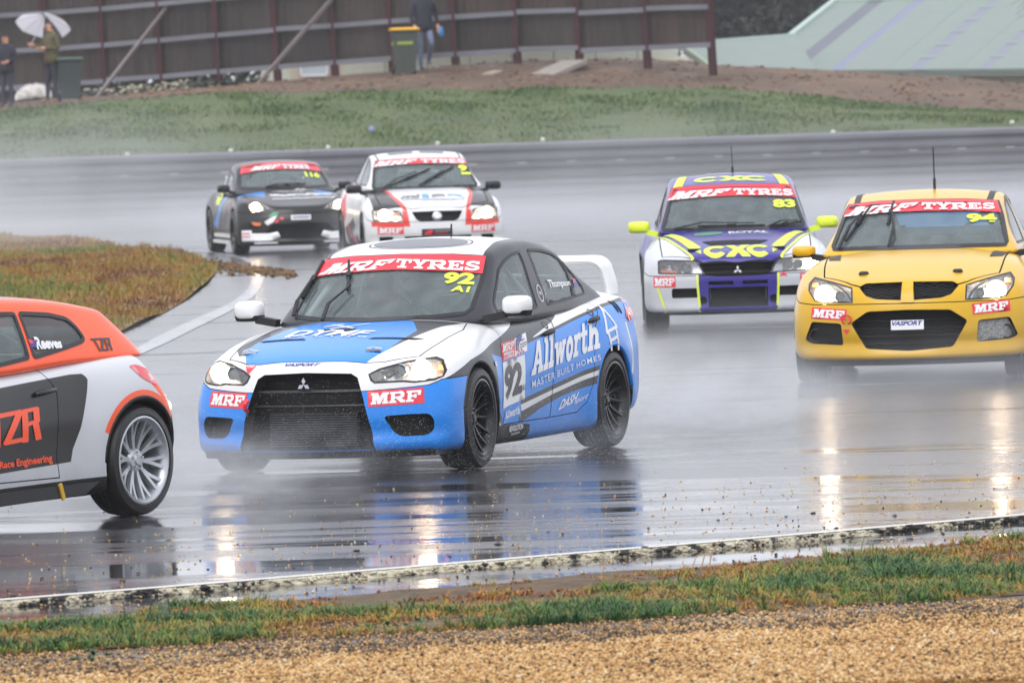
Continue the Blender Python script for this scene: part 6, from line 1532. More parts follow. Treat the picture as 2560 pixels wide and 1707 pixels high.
blades('infield_grass', x, y, np.array([.008 + max(0, hz_(a, b)) for a, b in zip(x, y)]), rng.uniform(.02, .06, n) * (1 + np.clip(fn + bg * .5, -.5, 1.2)) * 1.5, rng.uniform(.004, .010, n), tn, in_m, .9, 12)
def ribbon(name, left, right, z, mat):
    V = [(p.x, p.y, z) for p in left] + [(p.x, p.y, z) for p in right]; n = len(left)
    o = pydata(name, V, [(i, i + 1, n + i + 1, n + i) for i in range(n - 1)], None, mat); o['kind'] = 'structure'; return o
def smooth_line(pts, n=40):
    t = np.linspace(0, 1, len(pts)); a, b = Curve(list(zip(t, [p[0] for p in pts]))), Curve(list(zip(t, [p[1] for p in pts]))); u = np.linspace(0, 1, n); return [S5(float(a(k)), float(b(k))) for k in u]
wl = ground_mat('wet_white_line', [(.32, rgb(98, 98, 102)), (.48, rgb(146, 147, 150)), (.8, rgb(172, 172, 172))], 3, .2, .2, 40, None, (1, .3, 1))
Ll = smooth_line([(2125, 440), (2085, 540), (1960, 650), (1640, 800), (1330, 945), (1050, 1100), (700, 1290)]); Rl = smooth_line([(2232, 448), (2150, 590), (1960, 720), (1680, 860), (1400, 1000), (1100, 1135), (760, 1320)])
ribbon('painted_line', Ll, Rl, .006, wl)
ribbon('painted_line', smooth_line([(1430, 226), (1640, 236), (1850, 262), (2020, 300), (2110, 345)]), smooth_line([(1440, 221), (1660, 229), (1880, 250), (2080, 292), (2190, 362)]), .006, wl)
n = 900; a = rng.random(n); x5 = 1760 + a * 700 + rng.normal(0, 20, n); y5 = 350 + a * 75 + rng.normal(0, 26, n) * (1 - .4 * a); Pz = [S5(i, j) for i, j in zip(x5, y5)]
cm_ = tint_mat('soil_clods', [(0, rgb(56, 44, 34)), (.5, rgb(104, 78, 52)), (1, rgb(136, 108, 62))], .8)
o = lumps('soil_clods', np.array([(p.x, p.y, .01) for p in Pz]), rng.uniform(.01, .05, n) * rng.uniform(.4, 1.2, n), rng.random(n), cm_, .7, 14); o['kind'] = 'stuff'

# ------------------------------------------------------------------ background: barrier, bank, fence, sheds, trees
def bar_xy(x): return Vector((x, 167.7 + .176 * x, 0))
gr_rail = empty('guard_rail', bar_xy(0), 0, None, label='long grey steel guard rail of stacked beams between the track and the grass bank', cat='guard rail')
bx_dir = (bar_xy(1) - bar_xy(0)).normalized(); bn = Vector((bx_dir.y, -bx_dir.x, 0))       # bn faces the track
steel_m = plain('galvanised_rail', rgb(104, 104, 110), .45, metal=.35, var=.25, scale=1.2)
steel_lo = plain('galvanised_rail_dirty', rgb(90, 89, 94), .5, metal=.25, var=.3, scale=1.2)
def local_mesh(name, pts, f, mat, parent, org):
    return pydata(name, [Vector(p) - org for p in pts], f, parent, mat)
org = bar_xy(0); SEG = 4.0
rail_mesh = {}
wprof = [(.0, .0), (.05, .034), (.055, .09), (.0, .15), (.0, .19), (.055, .25), (.05, .306), (.0, .34)]
for iz, z0 in enumerate((.03, .38, .73)):
    for i in range(-6, 6):
        if i == -6:
            V = []; F = []
            for sx in (0, SEG - .01):
                for d, z in wprof + [(-.02, .34), (-.02, 0)]: V.append((sx, -d - .06, z))
            k = len(wprof) + 2
            for j in range(k): F.append((j, (j + 1) % k, k + (j + 1) % k, k + j))
            me = pydata('rail_beam', V, F, None, steel_m if iz != 1 else steel_lo); me.rotation_euler = (0, 0, math.atan2(bx_dir.y, bx_dir.x)); base = me
            bm = bmesh.new(); bm.from_mesh(me.data); bmesh.ops.recalc_face_normals(bm, faces=bm.faces); bm.to_mesh(me.data); bm.free(); o = me
        else:
            o = base.copy(); COL.objects.link(o)
        o.parent = gr_rail; o.location = bx_dir * (i * SEG) + Vector((0, 0, z0)) + bn * (.004 * (i % 2))
cap = MB()
pm = None
for i in range(-6, 6):
    if i == -6:
        o = MB().box((SEG / 2, 0, 0), (SEG - .012, .16, .07)).build('top_rail', plain('top_rail_sheen_tone', rgb(160, 160, 168), .4, metal=.2, var=.15, scale=1), gr_rail); o.rotation_euler = (0, 0, math.atan2(bx_dir.y, bx_dir.x)); base = o  # paler than the beams: the top face's reflected light is put into the colour
    else: o = base.copy(); COL.objects.link(o); o.parent = gr_rail
    o.location = bx_dir * (i * SEG) + Vector((0, 0, 1.075)) - bn * .02
for i in range(-24, 24):
    if i == -24:
        o = MB().box((0, 0, .5), (.10, .12, 1.0)).build('rail_post', steel_lo, gr_rail); base = o
        q = MB().box((0, 0, 0), (.17, .012, .04)).build('rail_reflector', plain('rail_reflector', rgb(170, 170, 176), .4), gr_rail); qb = q
    else:
        o = base.copy(); COL.objects.link(o); o.parent = gr_rail; q = qb.copy(); COL.objects.link(q); q.parent = gr_rail
    o.location = bx_dir * (i + .5) - bn * .06; q.location = bx_dir * (i + .3) + Vector((0, 0, .70)) + bn * .09; q.rotation_euler = (0, 0, math.atan2(bx_dir.y, bx_dir.x))

strip_v = [(bar_xy(x).x + .12, bar_xy(x).y + a, .006) for a in (-1.5, -.02) for x in np.linspace(-30, 30, 61)]
o = pydata('barrier_verge', strip_v, [(i, i + 1, i + 62, i + 61) for i in range(60)], None, ground_mat('wet_dirt_strip', [(.3, rgb(92, 82, 74)), (.6, rgb(124, 110, 96)), (.8, rgb(146, 138, 128))], .9, .5, .5, 20)); o['kind'] = 'structure'
# bank and dirt terrace
def zrow(Y, px):
    return Curve([(at(a, b, Y).x, at(a, b, Y).z) for a, b in px])
r_gd = zrow(190, [(-400, 300), (0, 279), (300, 250), (640, 234), (960, 226), (1280, 227), (1600, 220), (1920, 231), (2200, 260), (2560, 285), (2900, 300)])
r_cr = zrow(199, [(-400, 290), (0, 258), (300, 236), (640, 207), (960, 182), (1100, 168), (1280, 152), (1500, 147), (1700, 152), (1800, 163), (1920, 168), (2240, 185), (2400, 195), (2560, 210), (2900, 235)])
def terrain(x, y):
    yb = 167.7 + .176 * x + .35
    rows = [(yb, .05), (yb + .8, .80), (max(yb + 2, 174), 1.15), (182, 1.15 + (float(r_gd(x)) - 1.15) * .55), (190, float(r_gd(x))), (199, float(r_cr(x))), (206.5, float(r_cr(x)) - .06), (212, 1.0), (260, .6)]
    for (a, za), (b, zb_) in zip(rows, rows[1:]):
        if y <= b: t = max(0, (y - a) / (b - a)); return za + (zb_ - za) * t
    return rows[-1][1]
def terr(name, y0, y1, ny, mat, bump=.05, x0=-30, x1=30, nx=150):
    V = []; F = []
    for j in range(ny + 1):
        for i in range(nx + 1):
            x = x0 + (x1 - x0) * i / nx; a = y0(x) if callable(y0) else y0; b = y1(x) if callable(y1) else y1; y = a + (b - a) * j / ny
            V.append((x, y, terrain(x, y) + bump * noise.fractal(Vector((x * .8, y * .5, 2)), 1, 2, 4)))
    w = nx + 1
    for j in range(ny):
        for i in range(nx): q = j * w + i; F.append((q, q + 1, q + w + 1, q + w))
    o = pydata(name, V, F, None, mat, True); o['kind'] = 'structure'; return o
gd_edge = lambda x: 190 + .9 * noise.fractal(Vector((x * .35, 0, 5)), 1, 2, 4)
bank_m = ground_mat('bank_turf', [(.28, rgb(58, 74, 40)), (.5, rgb(76, 92, 50)), (.68, rgb(90, 100, 56)), (.85, rgb(108, 98, 70))], .55, .9, .8, 6, None, (1, .5, 1))
dirt_m = ground_mat('terrace_dirt', [(.25, rgb(72, 56, 44)), (.5, rgb(98, 78, 62)), (.7, rgb(116, 94, 72)), (.85, rgb(136, 112, 82))], .8, .9, .9, 8, None, (.6, .4, 1))
terr('grass_bank', lambda x: 167.7 + .176 * x + .35, gd_edge, 40, bank_m)
terr('dirt_terrace', gd_edge, 262, 60, dirt_m, .04)
n = 42000; x = rng.uniform(-13, 13, n); y = rng.uniform(0, 1, n); y = (169 + .176 * x) + (190.6 - 169 - .176 * x) * y
fn = fbm(x, y * .6, .5, 4, 9.1); k = (rng.random(n) < np.clip(.62 + fn, .1, 1)) & (y < np.array([gd_edge(v) for v in x]) + .2); x, y, fn = x[k], y[k], fn[k]
zz = np.array([terrain(a, b) for a, b in zip(x, y)])
bk_m = tint_mat('bank_grass', [(0, rgb(120, 106, 76)), (.35, rgb(108, 114, 62)), (.6, rgb(82, 106, 50)), (1, rgb(62, 86, 44))], .6)
blades('bank_grass', x, y, zz, rng.uniform(.03, .09, len(x)) * (1 + np.clip(fn, -.4, .8)), rng.uniform(.01, .028, len(x)), np.clip(.52 + fn * .45 + (y - 182) * .012 + rng.normal(0, .14, len(x)), 0, 1), bk_m, .8, 31)
n = 1500; x = rng.uniform(-13, 13, n); y = rng.uniform(190.3, 199.5, n)
ch_m = tint_mat('bark_litter', [(0, rgb(86, 66, 56)), (.6, rgb(132, 104, 84)), (1, rgb(176, 142, 112))], .8)
o = lumps('bark_litter', np.stack([x, y, [terrain(a, b) + .01 for a, b in zip(x, y)]], 1), rng.uniform(.02, .09, n), rng.random(n), ch_m, .35, 33); o['kind'] = 'stuff'

# fence of steel sheets on dark red posts, seen from the back
FP_ = [-150, -8, 140, 281, 422, 566, 713, 857, 1001, 1159, 1314, 1469, 1638, 1800]
def fY(px): return 205.5 - (px / 1797.0) * 11.5
z_low = lambda px: float(Curve([(-400, 2.35), (280, 2.585), (640, 2.77), (1280, 3.0), (1800, 3.07)])(px))
red_m = plain('dark_red_post', rgb(70, 20, 27), .6, var=.35, scale=2); rail_f = plain('fence_rail_steel', rgb(122, 122, 130), .5, metal=.2, var=.2, scale=1)
def sheet_mat(name, a, b):
    m, n, l, p = nmat(name); v = mapped(n, l, (1.2, 1.2, .25)); t = tex(n, l, v, 1.6, 7, .7, .4); c = ramp(n, l, t, [(.3, a), (.7, b)]); l.new(c.outputs[0], p.inputs['Base Color']); p.inputs['Roughness'].default_value = .75; return m
sheets = [sheet_mat('weathered_sheet', rgb(36, 31, 29), rgb(72, 62, 56)), sheet_mat('weathered_sheet_dark', rgb(32, 28, 26), rgb(60, 52, 47)), sheet_mat('weathered_sheet_rust', rgb(44, 33, 29), rgb(76, 60, 52))]
fence = empty('sheet_fence', at(900, 190, 199), 0, None, label='tall weathered sheet fence with dark red posts and grey rails across the top', cat='fence'); fo = fence.location.copy()
LEAN = Vector((-.031, 0, 1))
def fpt(px, z, off=0.0):
    Y = fY(px); s_ = FPX / Y; x = (px + 0 - 1280) / s_; zz0 = terrain(x, Y)
    return Vector((x, Y + off, 0)) + LEAN * (z - 3.2) + Vector((0, 0, 3.2)) - fo
for i, px in enumerate(FP_):
    z0 = terrain(fpt(px, 0).x + fo.x, fY(px)) - .25; w = .17 if i != 13 else .15
    a, b = fpt(px, z0, -.10), fpt(px, z_low(px) + 2.62, -.10)
    MB().bar(a, b, w, .05).bar(a + Vector((0, .12, 0)), b + Vector((0, .12, 0)), .05, .2).build('fence_post', red_m, fence)
    if i >= 9:
        q = fpt(px, terrain(fpt(px, 0).x + fo.x, fY(px)), -.3); st_ = MB().box(q + Vector((0, 0, .01)), (.7 + .1 * (i % 2), .5, .10)).build('post_footing', plain('footing_stone', rgb(120, 104, 92), .9, var=.3), fence)
rr = random.Random(11)
for i in range(13):
    a, b = FP_[i], FP_[i + 1]; st_ = .07 if i >= 11 else 0
    for r_ in range(3):
        za, zb_ = z_low(a) + .875 * r_ - st_ + (.03 if rr.random() < .3 else 0), z_low(b) + .875 * r_ - st_
        if r_ < 4: MB().bar(fpt(a, za, -.16) + Vector((.05, 0, 0)), fpt(b, zb_, -.16) - Vector((.02, 0, 0)), .05, .115).build('fence_rail', rail_f, fence)
        if r_ < 4:
            n_ = 18; V = []; F = []
            for j in range(n_ + 1):
                t = j / n_; pa = fpt(a + (b - a) * t, za + (zb_ - za) * t + .03, .02 + .018 * (j % 2)); pb = pa + LEAN * .87; V += [pa, pb]
            for j in range(n_): F.append((2 * j, 2 * j + 2, 2 * j + 3, 2 * j + 1))
            pydata('fence_sheet', V, F, fence, sheets[rr.choice((0, 0, 1, 2))])
for (x0, y0, x1, y1), lab in (((239, 219, 416, 20), 'thin grey steel brace leaning on the sheet fence near the umbrella'), ((642, 208, 840, -14), 'thick brown steel brace leaning on the sheet fence left of the yellow-lidded bin')):
    a = at(x0, y0, 198.5); b = at(x1, y1, fY(x1) - .2); a.z = terrain(a.x, a.y) - .05
    o = MB().bar(a, b, .10 if x0 > 500 else .075, .07).build('brace_pole', plain('brace_steel', rgb(116, 106, 104), .5, var=.3, scale=2), None); tag(o, lab, 'pole', 'braces behind the fence')

# bins
def bin_(px, py, Y, h, lid, body, label, band=None):
    p = at(px, py, Y); p.z = terrain(p.x, p.y); t = empty('wheelie_bin', p, R(8), None, label=label, cat='bin', group='wheelie bins by the fence'); w = h * .54
    rings = [[(sx * w * k / 2 * .82 if 0 else sx * k * w / 2, sy * k * w / 2, z) for sx, sy in ((-1, -1), (1, -1), (1, 1), (-1, 1))] for k, z in ((.74, .06), (.80, .25), (.97, h * .90), (1.04, h * .905), (1.04, h * .94))]
    loft_box(rings, 'bin_body', body, t, False)
    l_ = [[(sx * k * w / 2, sy * k * w / 2 - .02, z) for sx, sy in ((-1, -1), (1, -1), (1, 1), (-1, 1))] for k, z in ((1.10, h * .945), (1.12, h * .965), (.95, h * 1.0))]
    loft_box(l_, 'bin_lid', lid, t, False)
    MB().tube([(-w * .45, w * .55, h * .90), (w * .45, w * .55, h * .90)], .02, 6).build('bin_handle', body, t)
    for s_ in (1, -1): MB().lathe([(0, s_ * .03), (.10, s_ * .03), (.10, -s_ * .03), (0, -s_ * .03)], 14, 'X', (s_ * w * .42, w * .38, .10)).build('bin_wheel', M['rubber'], t)
    if band: MB().box((-.02, -w * .47, h * .67), (w * .62, .012, .07)).build('bin_stripe', band, t); MB().box((-w * .47, 0, h * .66), (.012, w * .5, .07)).build('bin_stripe', band, t)
    return t
bin_(176, 252, 194, 1.02, plain('bin_lid_green', rgb(70, 96, 90), .5), plain('bin_green', rgb(52, 66, 62), .6, var=.2), 'dark green wheelie bin standing behind the person with the umbrella')
bin_(1013, 172, 197, 1.10, plain('bin_lid_yellow', rgb(236, 180, 32), .45), plain('bin_grey_green', rgb(66, 74, 66), .6, var=.2), 'grey green wheelie bin with a yellow lid beside the walking person', plain('bin_band', rgb(150, 168, 60), .5))

# people by the fence
def person(px, py, Y, H, label, top, legs, shoe, pose, hair, face=None, yaw=0, umbrella=False):
    p = at(px, py, Y); p.z = terrain(p.x, p.y); t = empty('person', p, R(yaw), None, label=label, cat='person', group='spectators by the fence'); k = H / 1.80
    def S_(v): return (v[0] * k, v[1] * k, v[2] * k)
    J = {'pelvis': ((0, 0, .96), (.155, .11)), 'waist': ((0, 0, 1.12), (.15, .105)), 'chest': ((0, .0, 1.34), (.185, .12)), 'neck': ((0, -.01, 1.50), .058), 'head': ((0, -.03, 1.63), (.078, .092)), 'crown': ((0, -.02, 1.72), (.07, .08))}
    E = [('pelvis', 'waist'), ('waist', 'chest'), ('chest', 'neck'), ('neck', 'head'), ('head', 'crown')]
    for s_, n_ in ((1, 'l'), (-1, 'r')):
        q = pose[n_]; J['hip' + n_] = ((s_ * .095, 0, .90), .095); J['knee' + n_] = (q[0], .062); J['ankle' + n_] = (q[1], .043); J['toe' + n_] = ((q[1][0], q[1][1] - .15, q[1][2] - .045), .036)
        J['sh' + n_] = ((s_ * .20, 0, 1.42), .068); J['el' + n_] = (q[2], .05); J['wr' + n_] = (q[3], .034)
        d = (Vector(q[3]) - Vector(q[2])).normalized(); J['ha' + n_] = (tuple(Vector(q[3]) + d * .09), .032)
        E += [('pelvis', 'hip' + n_), ('hip' + n_, 'knee' + n_), ('knee' + n_, 'ankle' + n_), ('ankle' + n_, 'toe' + n_), ('chest', 'sh' + n_), ('sh' + n_, 'el' + n_), ('el' + n_, 'wr' + n_), ('wr' + n_, 'ha' + n_)]
    J = {a: (S_(b[0]), tuple(c * k for c in b[1]) if hasattr(b[1], '__len__') else b[1] * k) for a, b in J.items()}
    o = figure('body', J, E, M['skin'], t, 2); me = o.data
    for m in (top, legs, shoe, hair): me.materials.append(m)
    hands = [Vector(J['ha' + n_][0]) for n_ in 'lr']; wr = [Vector(J['wr' + n_][0]) for n_ in 'lr']
    for f in me.polygons:
        c = f.center; z = c.z / k
        hand = any((c - (a + b) / 2).length < .075 * k for a, b in zip(hands, wr))
        f.material_index = 0 if hand else 3 if z < .085 else 2 if z < .90 else 1 if z < 1.53 else 4 if (z > 1.675 or (z > 1.57 and c.y > -.03 * k)) else 0
    # clothing that stands off the body: jacket skirt, fingers, nose
    rg = [[(math.cos(a) * rx * k, math.sin(a) * ry * k, z * k) for a in np.linspace(0, 2 * math.pi, 17)[:-1]] for z, rx, ry in ((.84, .20, .155), (.95, .195, .15), (1.15, .185, .14), (1.36, .205, .145), (1.45, .14, .10), (1.50, .08, .075))]
    loft_box(rg, 'jacket', top, t)
    for h, w in zip(hands, wr):
        d = (h - w).normalized(); sdv = d.cross(Vector((0, 1, .2))).normalized(); fm = MB()
        for q in (-1.5, -.5, .5, 1.5): fm.tube([h + sdv * q * .016 * k, h + sdv * q * .018 * k + d * .045 * k + Vector((0, -.01, 0)), h + sdv * q * .017 * k + d * .07 * k + Vector((0, -.035, 0))], [.010 * k, .009 * k, .007 * k], 6)
        fm.tube([w + sdv * .03 * k + d * .04 * k, w + sdv * .05 * k + d * .075 * k, w + sdv * .045 * k + d * .10 * k], [.011 * k, .010 * k, .008 * k], 6); fo_ = fm.build('fingers', M['skin'], t, True); fo_['kind'] = 'stuff'
    hc = Vector(J['head'][0]); MB().tube([hc + Vector((0, -.085, .03)) * k, hc + Vector((0, -.118, -.015)) * k], [.012 * k, .018 * k], 6).build('nose', M['skin'], t, True)
    for s_ in (1, -1):
        MB().lathe([(0, .012), (.014, .008), (.018, -.006)], 8, 'X', hc + Vector((s_ * .083, .01, .0)) * k).build('ear', M['skin'], t, True)
        MB().lathe([(0, -.01), (.012, -.006), (.014, .008)], 8, 'Y', hc + Vector((s_ * .034, -.088, .025)) * k).build('eye', M['v_black'], t, True)
    MB().box(hc + Vector((0, -.095, -.055)) * k, (.05 * k, .012, .012)).build('mouth', plain('lips', rgb(150, 88, 80), .5), t)
    return t, J, k
olive = plain('olive_jacket', rgb(92, 84, 56), .9, var=.2); navy = plain('dark_jacket', rgb(38, 40, 54), .9, var=.2); dkl = plain('dark_trousers', rgb(50, 54, 68), .9); jean = plain('blue_jeans', rgb(112, 124, 150), .9, var=.3); tan = plain('tan_shoes', rgb(160, 120, 84), .7); blk = plain('dark_shoes', rgb(42, 42, 48), .7); hair = plain('brown_hair', rgb(70, 52, 44), .8); hair2 = plain('dark_hair', rgb(44, 36, 40), .8)
stand = {'l': ((.11, -.02, .50), (.11, .02, .08), (.27, .02, 1.15), (.16, -.20, 1.10)), 'r': ((-.10, -.03, .50), (-.12, .0, .08), (-.28, -.02, 1.16), (-.14, -.26, 1.14))}
umb = {'l': ((.10, .02, .50), (.12, .06, .08), (.26, .06, 1.16), (.10, -.20, 1.17)), 'r': ((-.10, -.05, .50), (-.12, -.06, .08), (-.25, -.10, 1.20), (-.10, -.36, 1.24))}
walk = {'l': ((.10, -.22, .56), (.11, .10, .20), (.30, .10, 1.16), (.30, -.02, .92)), 'r': ((-.09, -.02, .50), (-.10, -.06, .085), (-.29, -.04, 1.15), (-.24, -.16, .92))}
person(20, 268, 193, 1.74, 'person in dark clothes at the left edge beside the umbrella holder', navy, dkl, blk, stand, hair2, yaw=-30)
pt, PJ, pk = person(132, 254, 194, 1.96, 'person in an olive jacket and dark trousers holding a white umbrella', olive, dkl, tan, umb, hair, yaw=-62)
person(1062, 168, 197.7, 2.06, 'person in a dark jacket and blue jeans walking past the yellow-lidded bin', navy, jean, blk, walk, hair2, yaw=18)
# umbrella
bpy.context.view_layer.update()
hnd = pt.matrix_world @ Vector(PJ['har'][0]); top = at(112, 40, 194.9)
u = empty('umbrella', hnd, 0, None, label='open white umbrella tilted over the person in the olive jacket', cat='umbrella')
ax = (top - hnd); L = ax.length; q = ax.normalized().to_track_quat('Z', 'Y').to_matrix()
tl = Matrix.Rotation(R(10), 3, 'Y') @ Matrix.Rotation(R(-26), 3, 'X')
wht = plain('umbrella_cloth', rgb(232, 230, 236), .7); n_, l_ = wht.node_tree.nodes, wht.node_tree.links; tb_ = n_.new('ShaderNodeBsdfTranslucent'); tb_.inputs[0].default_value = (.85, .83, .88, 1); mx_ = n_.new('ShaderNodeMixShader'); mx_.inputs[0].default_value = .55; l_.new(n_['Principled BSDF'].outputs[0], mx_.inputs[1]); l_.new(tb_.outputs[0], mx_.inputs[2]); l_.new(mx_.outputs[0], n_['Material Output'].inputs['Surface']); gry = plain('umbrella_grey_panel', rgb(120, 118, 126), .7)
for k in range(8):
    V = []; F = []
    for j in range(6):
        a = .02 + .63 * j / 5; z = L - .26 * (a / .65) ** 1.7
        for s_ in range(5):
            t = (k + s_ / 4) * 2 * math.pi / 8; sag = 1 - .05 * math.sin(math.pi * s_ / 4) * (j / 5); V.append(tl @ Vector((a * sag * math.cos(t), a * sag * math.sin(t), z - L)) + q @ Vector((0, 0, L)))
    for j in range(5):
        for s_ in range(4): b = j * 5 + s_; F.append((b, b + 1, b + 6, b + 5))
    pydata('canopy_panel', V, F, u, gry if k in (1, 5) else wht, True)
    e0 = tl @ Vector((.02, 0, 0)); t = k * 2 * math.pi / 8
    MB().tube([tl @ Vector((.02 * math.cos(t), .02 * math.sin(t), -.01)) + q @ Vector((0, 0, L)), tl @ Vector((.34 * math.cos(t), .34 * math.sin(t), -.10)) + q @ Vector((0, 0, L)), tl @ Vector((.65 * math.cos(t), .65 * math.sin(t), -.27)) + q @ Vector((0, 0, L))], .006, 5).build('rib', M['steel'], u)
MB().tube([q @ Vector((0, 0, -.12)), q @ Vector((0, 0, L + .06))], .009, 6).build('shaft', M['steel'], u)
b = at(1103, 78, 197.4); o = MB().lathe([(0, .11), (.03, .11), (.035, .08), (.055, .05), (.06, -.10), (.05, -.12), (0, -.12)], 14, 'Z', b).build('drink_bottle', plain('blue_bottle', rgb(40, 130, 190), .35), None, True, 40); tag(o, "bright blue bottle in the walking person's hand", 'bottle')

# things lying on the terrace and along the bank
def slab(name, px, py, Y, d, rot, mat, label, cat):
    p = at(px, py, Y); p.z = terrain(p.x, p.y) + d[2] * .4; m = Matrix.Rotation(R(rot[2]), 3, 'Z') @ Matrix.Rotation(R(rot[0]), 3, 'X'); o = MB().box(p, d, m).build(name, mat); tag(o, label, cat); return o
slab('concrete_slab', 1388, 200, 195, (.75, 1.6, .10), (14, 0, -38), plain('slab_concrete', rgb(158, 150, 142), .8, var=.15), 'pale concrete slab tilted on the brown dirt below the fence', 'slab')
slab('flat_rock', 1232, 194, 195, (.28, .5, .06), (8, 0, -30), plain('pale_rock', rgb(176, 158, 142), .9, var=.2), 'small pale flat rock on the dirt left of the concrete slab', 'rock')
o = MB().lathe([(0, .06), (.05, .04), (.055, -.03), (.02, -.06)], 8, 'Z', at(929, 325, 176) + Vector((0, 0, .02))).build('litter', plain('blue_litter', rgb(150, 160, 214), .6)); tag(o, 'small pale blue piece of litter on the grass bank', 'litter')
for i, (px, py) in enumerate(((318, 386), (577, 377), (820, 369), (1094, 359), (1357, 350), (2083, 331), (2530, 307))):
    p = at(px, py, 171.6); z0 = terrain(p.x, p.y) - p.z
    t = empty('marker_peg', p, 0, None, label='small white topped peg behind the guard rail, ' + ('leftmost of the seven', 'second from the left, above the black coupe', 'third from the left, beyond the coupe roof', 'above the roof of the white sedan', 'fifth from the left, in the middle', 'sixth from the left', 'rightmost of the seven')[i], cat='peg', group='white pegs behind the guard rail')
    MB().lathe([(0, .05), (.04, .035), (.052, 0), (.03, -.045), (0, -.05)], 10, 'Z').build('peg_cap', plain('peg_white', rgb(218, 212, 204), .6), t, True)
    MB().tube([(0, 0, min(z0, -.1)), (0, 0, -.04)], .016, 6).build('peg_stem', plain('peg_stem', rgb(90, 86, 80), .7), t)
V = []; F = []
pa = at(38, 262, 199); 
for i in range(13):
    for j in range(9):
        a, b_ = i / 12, j / 8; V.append((pa.x + a * .86, pa.y + b_ * .5 + .1 * math.sin(a * 9), terrain(pa.x + a * .86, pa.y + b_ * .5) + (.38 * math.sin(math.pi * min(1, b_ * 1.1 + .05)) + .09 * noise.noise(Vector((a * 9, b_ * 9, 1)))) * (math.sin(math.pi * (a * .9 + .05)) ** .4)))
for i in range(12):
    for j in range(8): q_ = i * 9 + j; F.append((q_, q_ + 9, q_ + 10, q_ + 1))
o = pydata('crumpled_tarp', V, F, None, plain('white_tarp', rgb(206, 202, 196), .6, var=.45, scale=9), True); o.modifiers.new('thick', 'SOLIDIFY').thickness = .02; tag(o, 'crumpled whitish tarp heaped on the ground between the two people', 'tarp')
# scrub and pale litter under the left of the fence
C = []; 
for _ in range(90):
    px = rr.uniform(215, 640); Y = fY(px) + rr.uniform(-.6, .8); p = at(px, 210, Y); C.append((p.x, p.y, terrain(p.x, p.y)))
rosettes('scrub', C, rng.uniform(.10, .32, len(C)), 10, tint_mat('scrub_leaves', [(0, rgb(96, 104, 70)), (.6, rgb(70, 78, 56)), (1, rgb(52, 60, 46))], .6), 41)
n = 90; px = rng.uniform(212, 470, n); Pz = [at(a, 215, fY(a) - rng.uniform(.1, .9)) for a in px]
o = lumps('pale_litter', np.array([(p.x, p.y, terrain(p.x, p.y) + rng.uniform(.02, .22)) for p in Pz]), rng.uniform(.02, .09, n), np.ones(n), tint_mat('pale_litter', [(0, rgb(180, 176, 150)), (1, rgb(206, 200, 176))], .7), .5, 43); o['kind'] = 'stuff'

hd = empty('hedge', at(250, 215, 211), 0, None, label='dark scrubby hedge behind the left part of the fence', cat='hedge')
HD = [at(a, 215, 211 - .6 * (i % 2)) for i, a in enumerate(range(-260, 640, 60))]
st = MB()
for p in HD: st.tube([(p.x - hd.location.x, p.y - hd.location.y, .5 - hd.location.z), (p.x - hd.location.x + .1, p.y - hd.location.y, 2.6 - hd.location.z)], [.06, .03], 5)
st.build('stems', plain('hedge_stem', rgb(70, 62, 52), .9), hd)['kind'] = 'stuff'
HEDGE = (hd, HD)

# cream building behind the fence, sheds on the right
crm = plain('cream_cladding', rgb(200, 202, 186), .6, var=.06); pnk = plain('pink_cladding', rgb(200, 184, 166), .6, var=.06)
bl = empty('cream_building', at(1050, 170, 216), 0, None, label='low cream building glimpsed under the bottom rail of the fence', cat='building'); bo = bl.location.copy()
def wall_panel(px0, px1, Y0, Y1, z0, z1, mat, n_=1):
    a, b = at(px0, 170, Y0), at(px1, 170, Y1)
    for i in range(n_):
        p0, p1 = a + (b - a) * (i / n_), a + (b - a) * ((i + 1) / n_ - .004); d = (p1 - p0).normalized(); nn = Vector((-d.y, d.x, 0)) * .15
        MB().prism([(0, 0), (1, 0), (1, 1), (0, 1)], 'y', 0, 1) if 0 else None
        V = [Vector((p.x, p.y, z)) + o_ - bo for o_ in (Vector(), nn) for p, z in ((p0, z0), (p1, z0), (p1, z1), (p0, z1))]
        pydata('wall_panel', V, [(0, 1, 2, 3), (7, 6, 5, 4), (0, 4, 5, 1), (1, 5, 6, 2), (2, 6, 7, 3), (3, 7, 4, 0)], bl, mat)
wall_panel(640, 726, 216, 216, .5, 4.6, crm); wall_panel(726, 858, 216, 216, .5, 4.6, pnk); wall_panel(858, 1700, 216, 219.5, .5, 4.2, crm, 8)
a = at(752, 172, 215.9) - bo; b = at(818, 172, 215.9) - bo; zt, zb_ = at(785, 150, 215.9).z - bo.z, at(785, 189, 215.9).z - bo.z
wf = MB().bar((a.x, a.y, zb_), (b.x, b.y, zb_), .06).bar((a.x, a.y, zt), (b.x, b.y, zt), .06).bar((a.x, a.y, zb_ + .03), (a.x, a.y, zt - .03), .06).bar((b.x, b.y, zb_ + .03), (b.x, b.y, zt - .03), .06).build('window', plain('white_frame', rgb(226, 228, 232), .5), bl)
pydata('pane', [(a.x, a.y + .03, zb_), (b.x, b.y + .03, zb_), (b.x, b.y + .03, zt), (a.x, a.y + .03, zt)], [(0, 1, 2, 3)], wf, plain('curtained_pane', rgb(190, 200, 206), .15, spec=.6))
rf = [at(600, -20, 215), at(1600, -30, 213), at(1600, -90, 224), at(600, -80, 226)]
pydata('roof', [p - bo for p in rf] + [p - bo + Vector((0, 0, .12)) for p in rf], [(0, 1, 2, 3), (7, 6, 5, 4), (0, 4, 5, 1), (1, 5, 6, 2), (2, 6, 7, 3), (3, 7, 4, 0)], bl, plain('green_roof_sheet', rgb(176, 190, 176), .5))

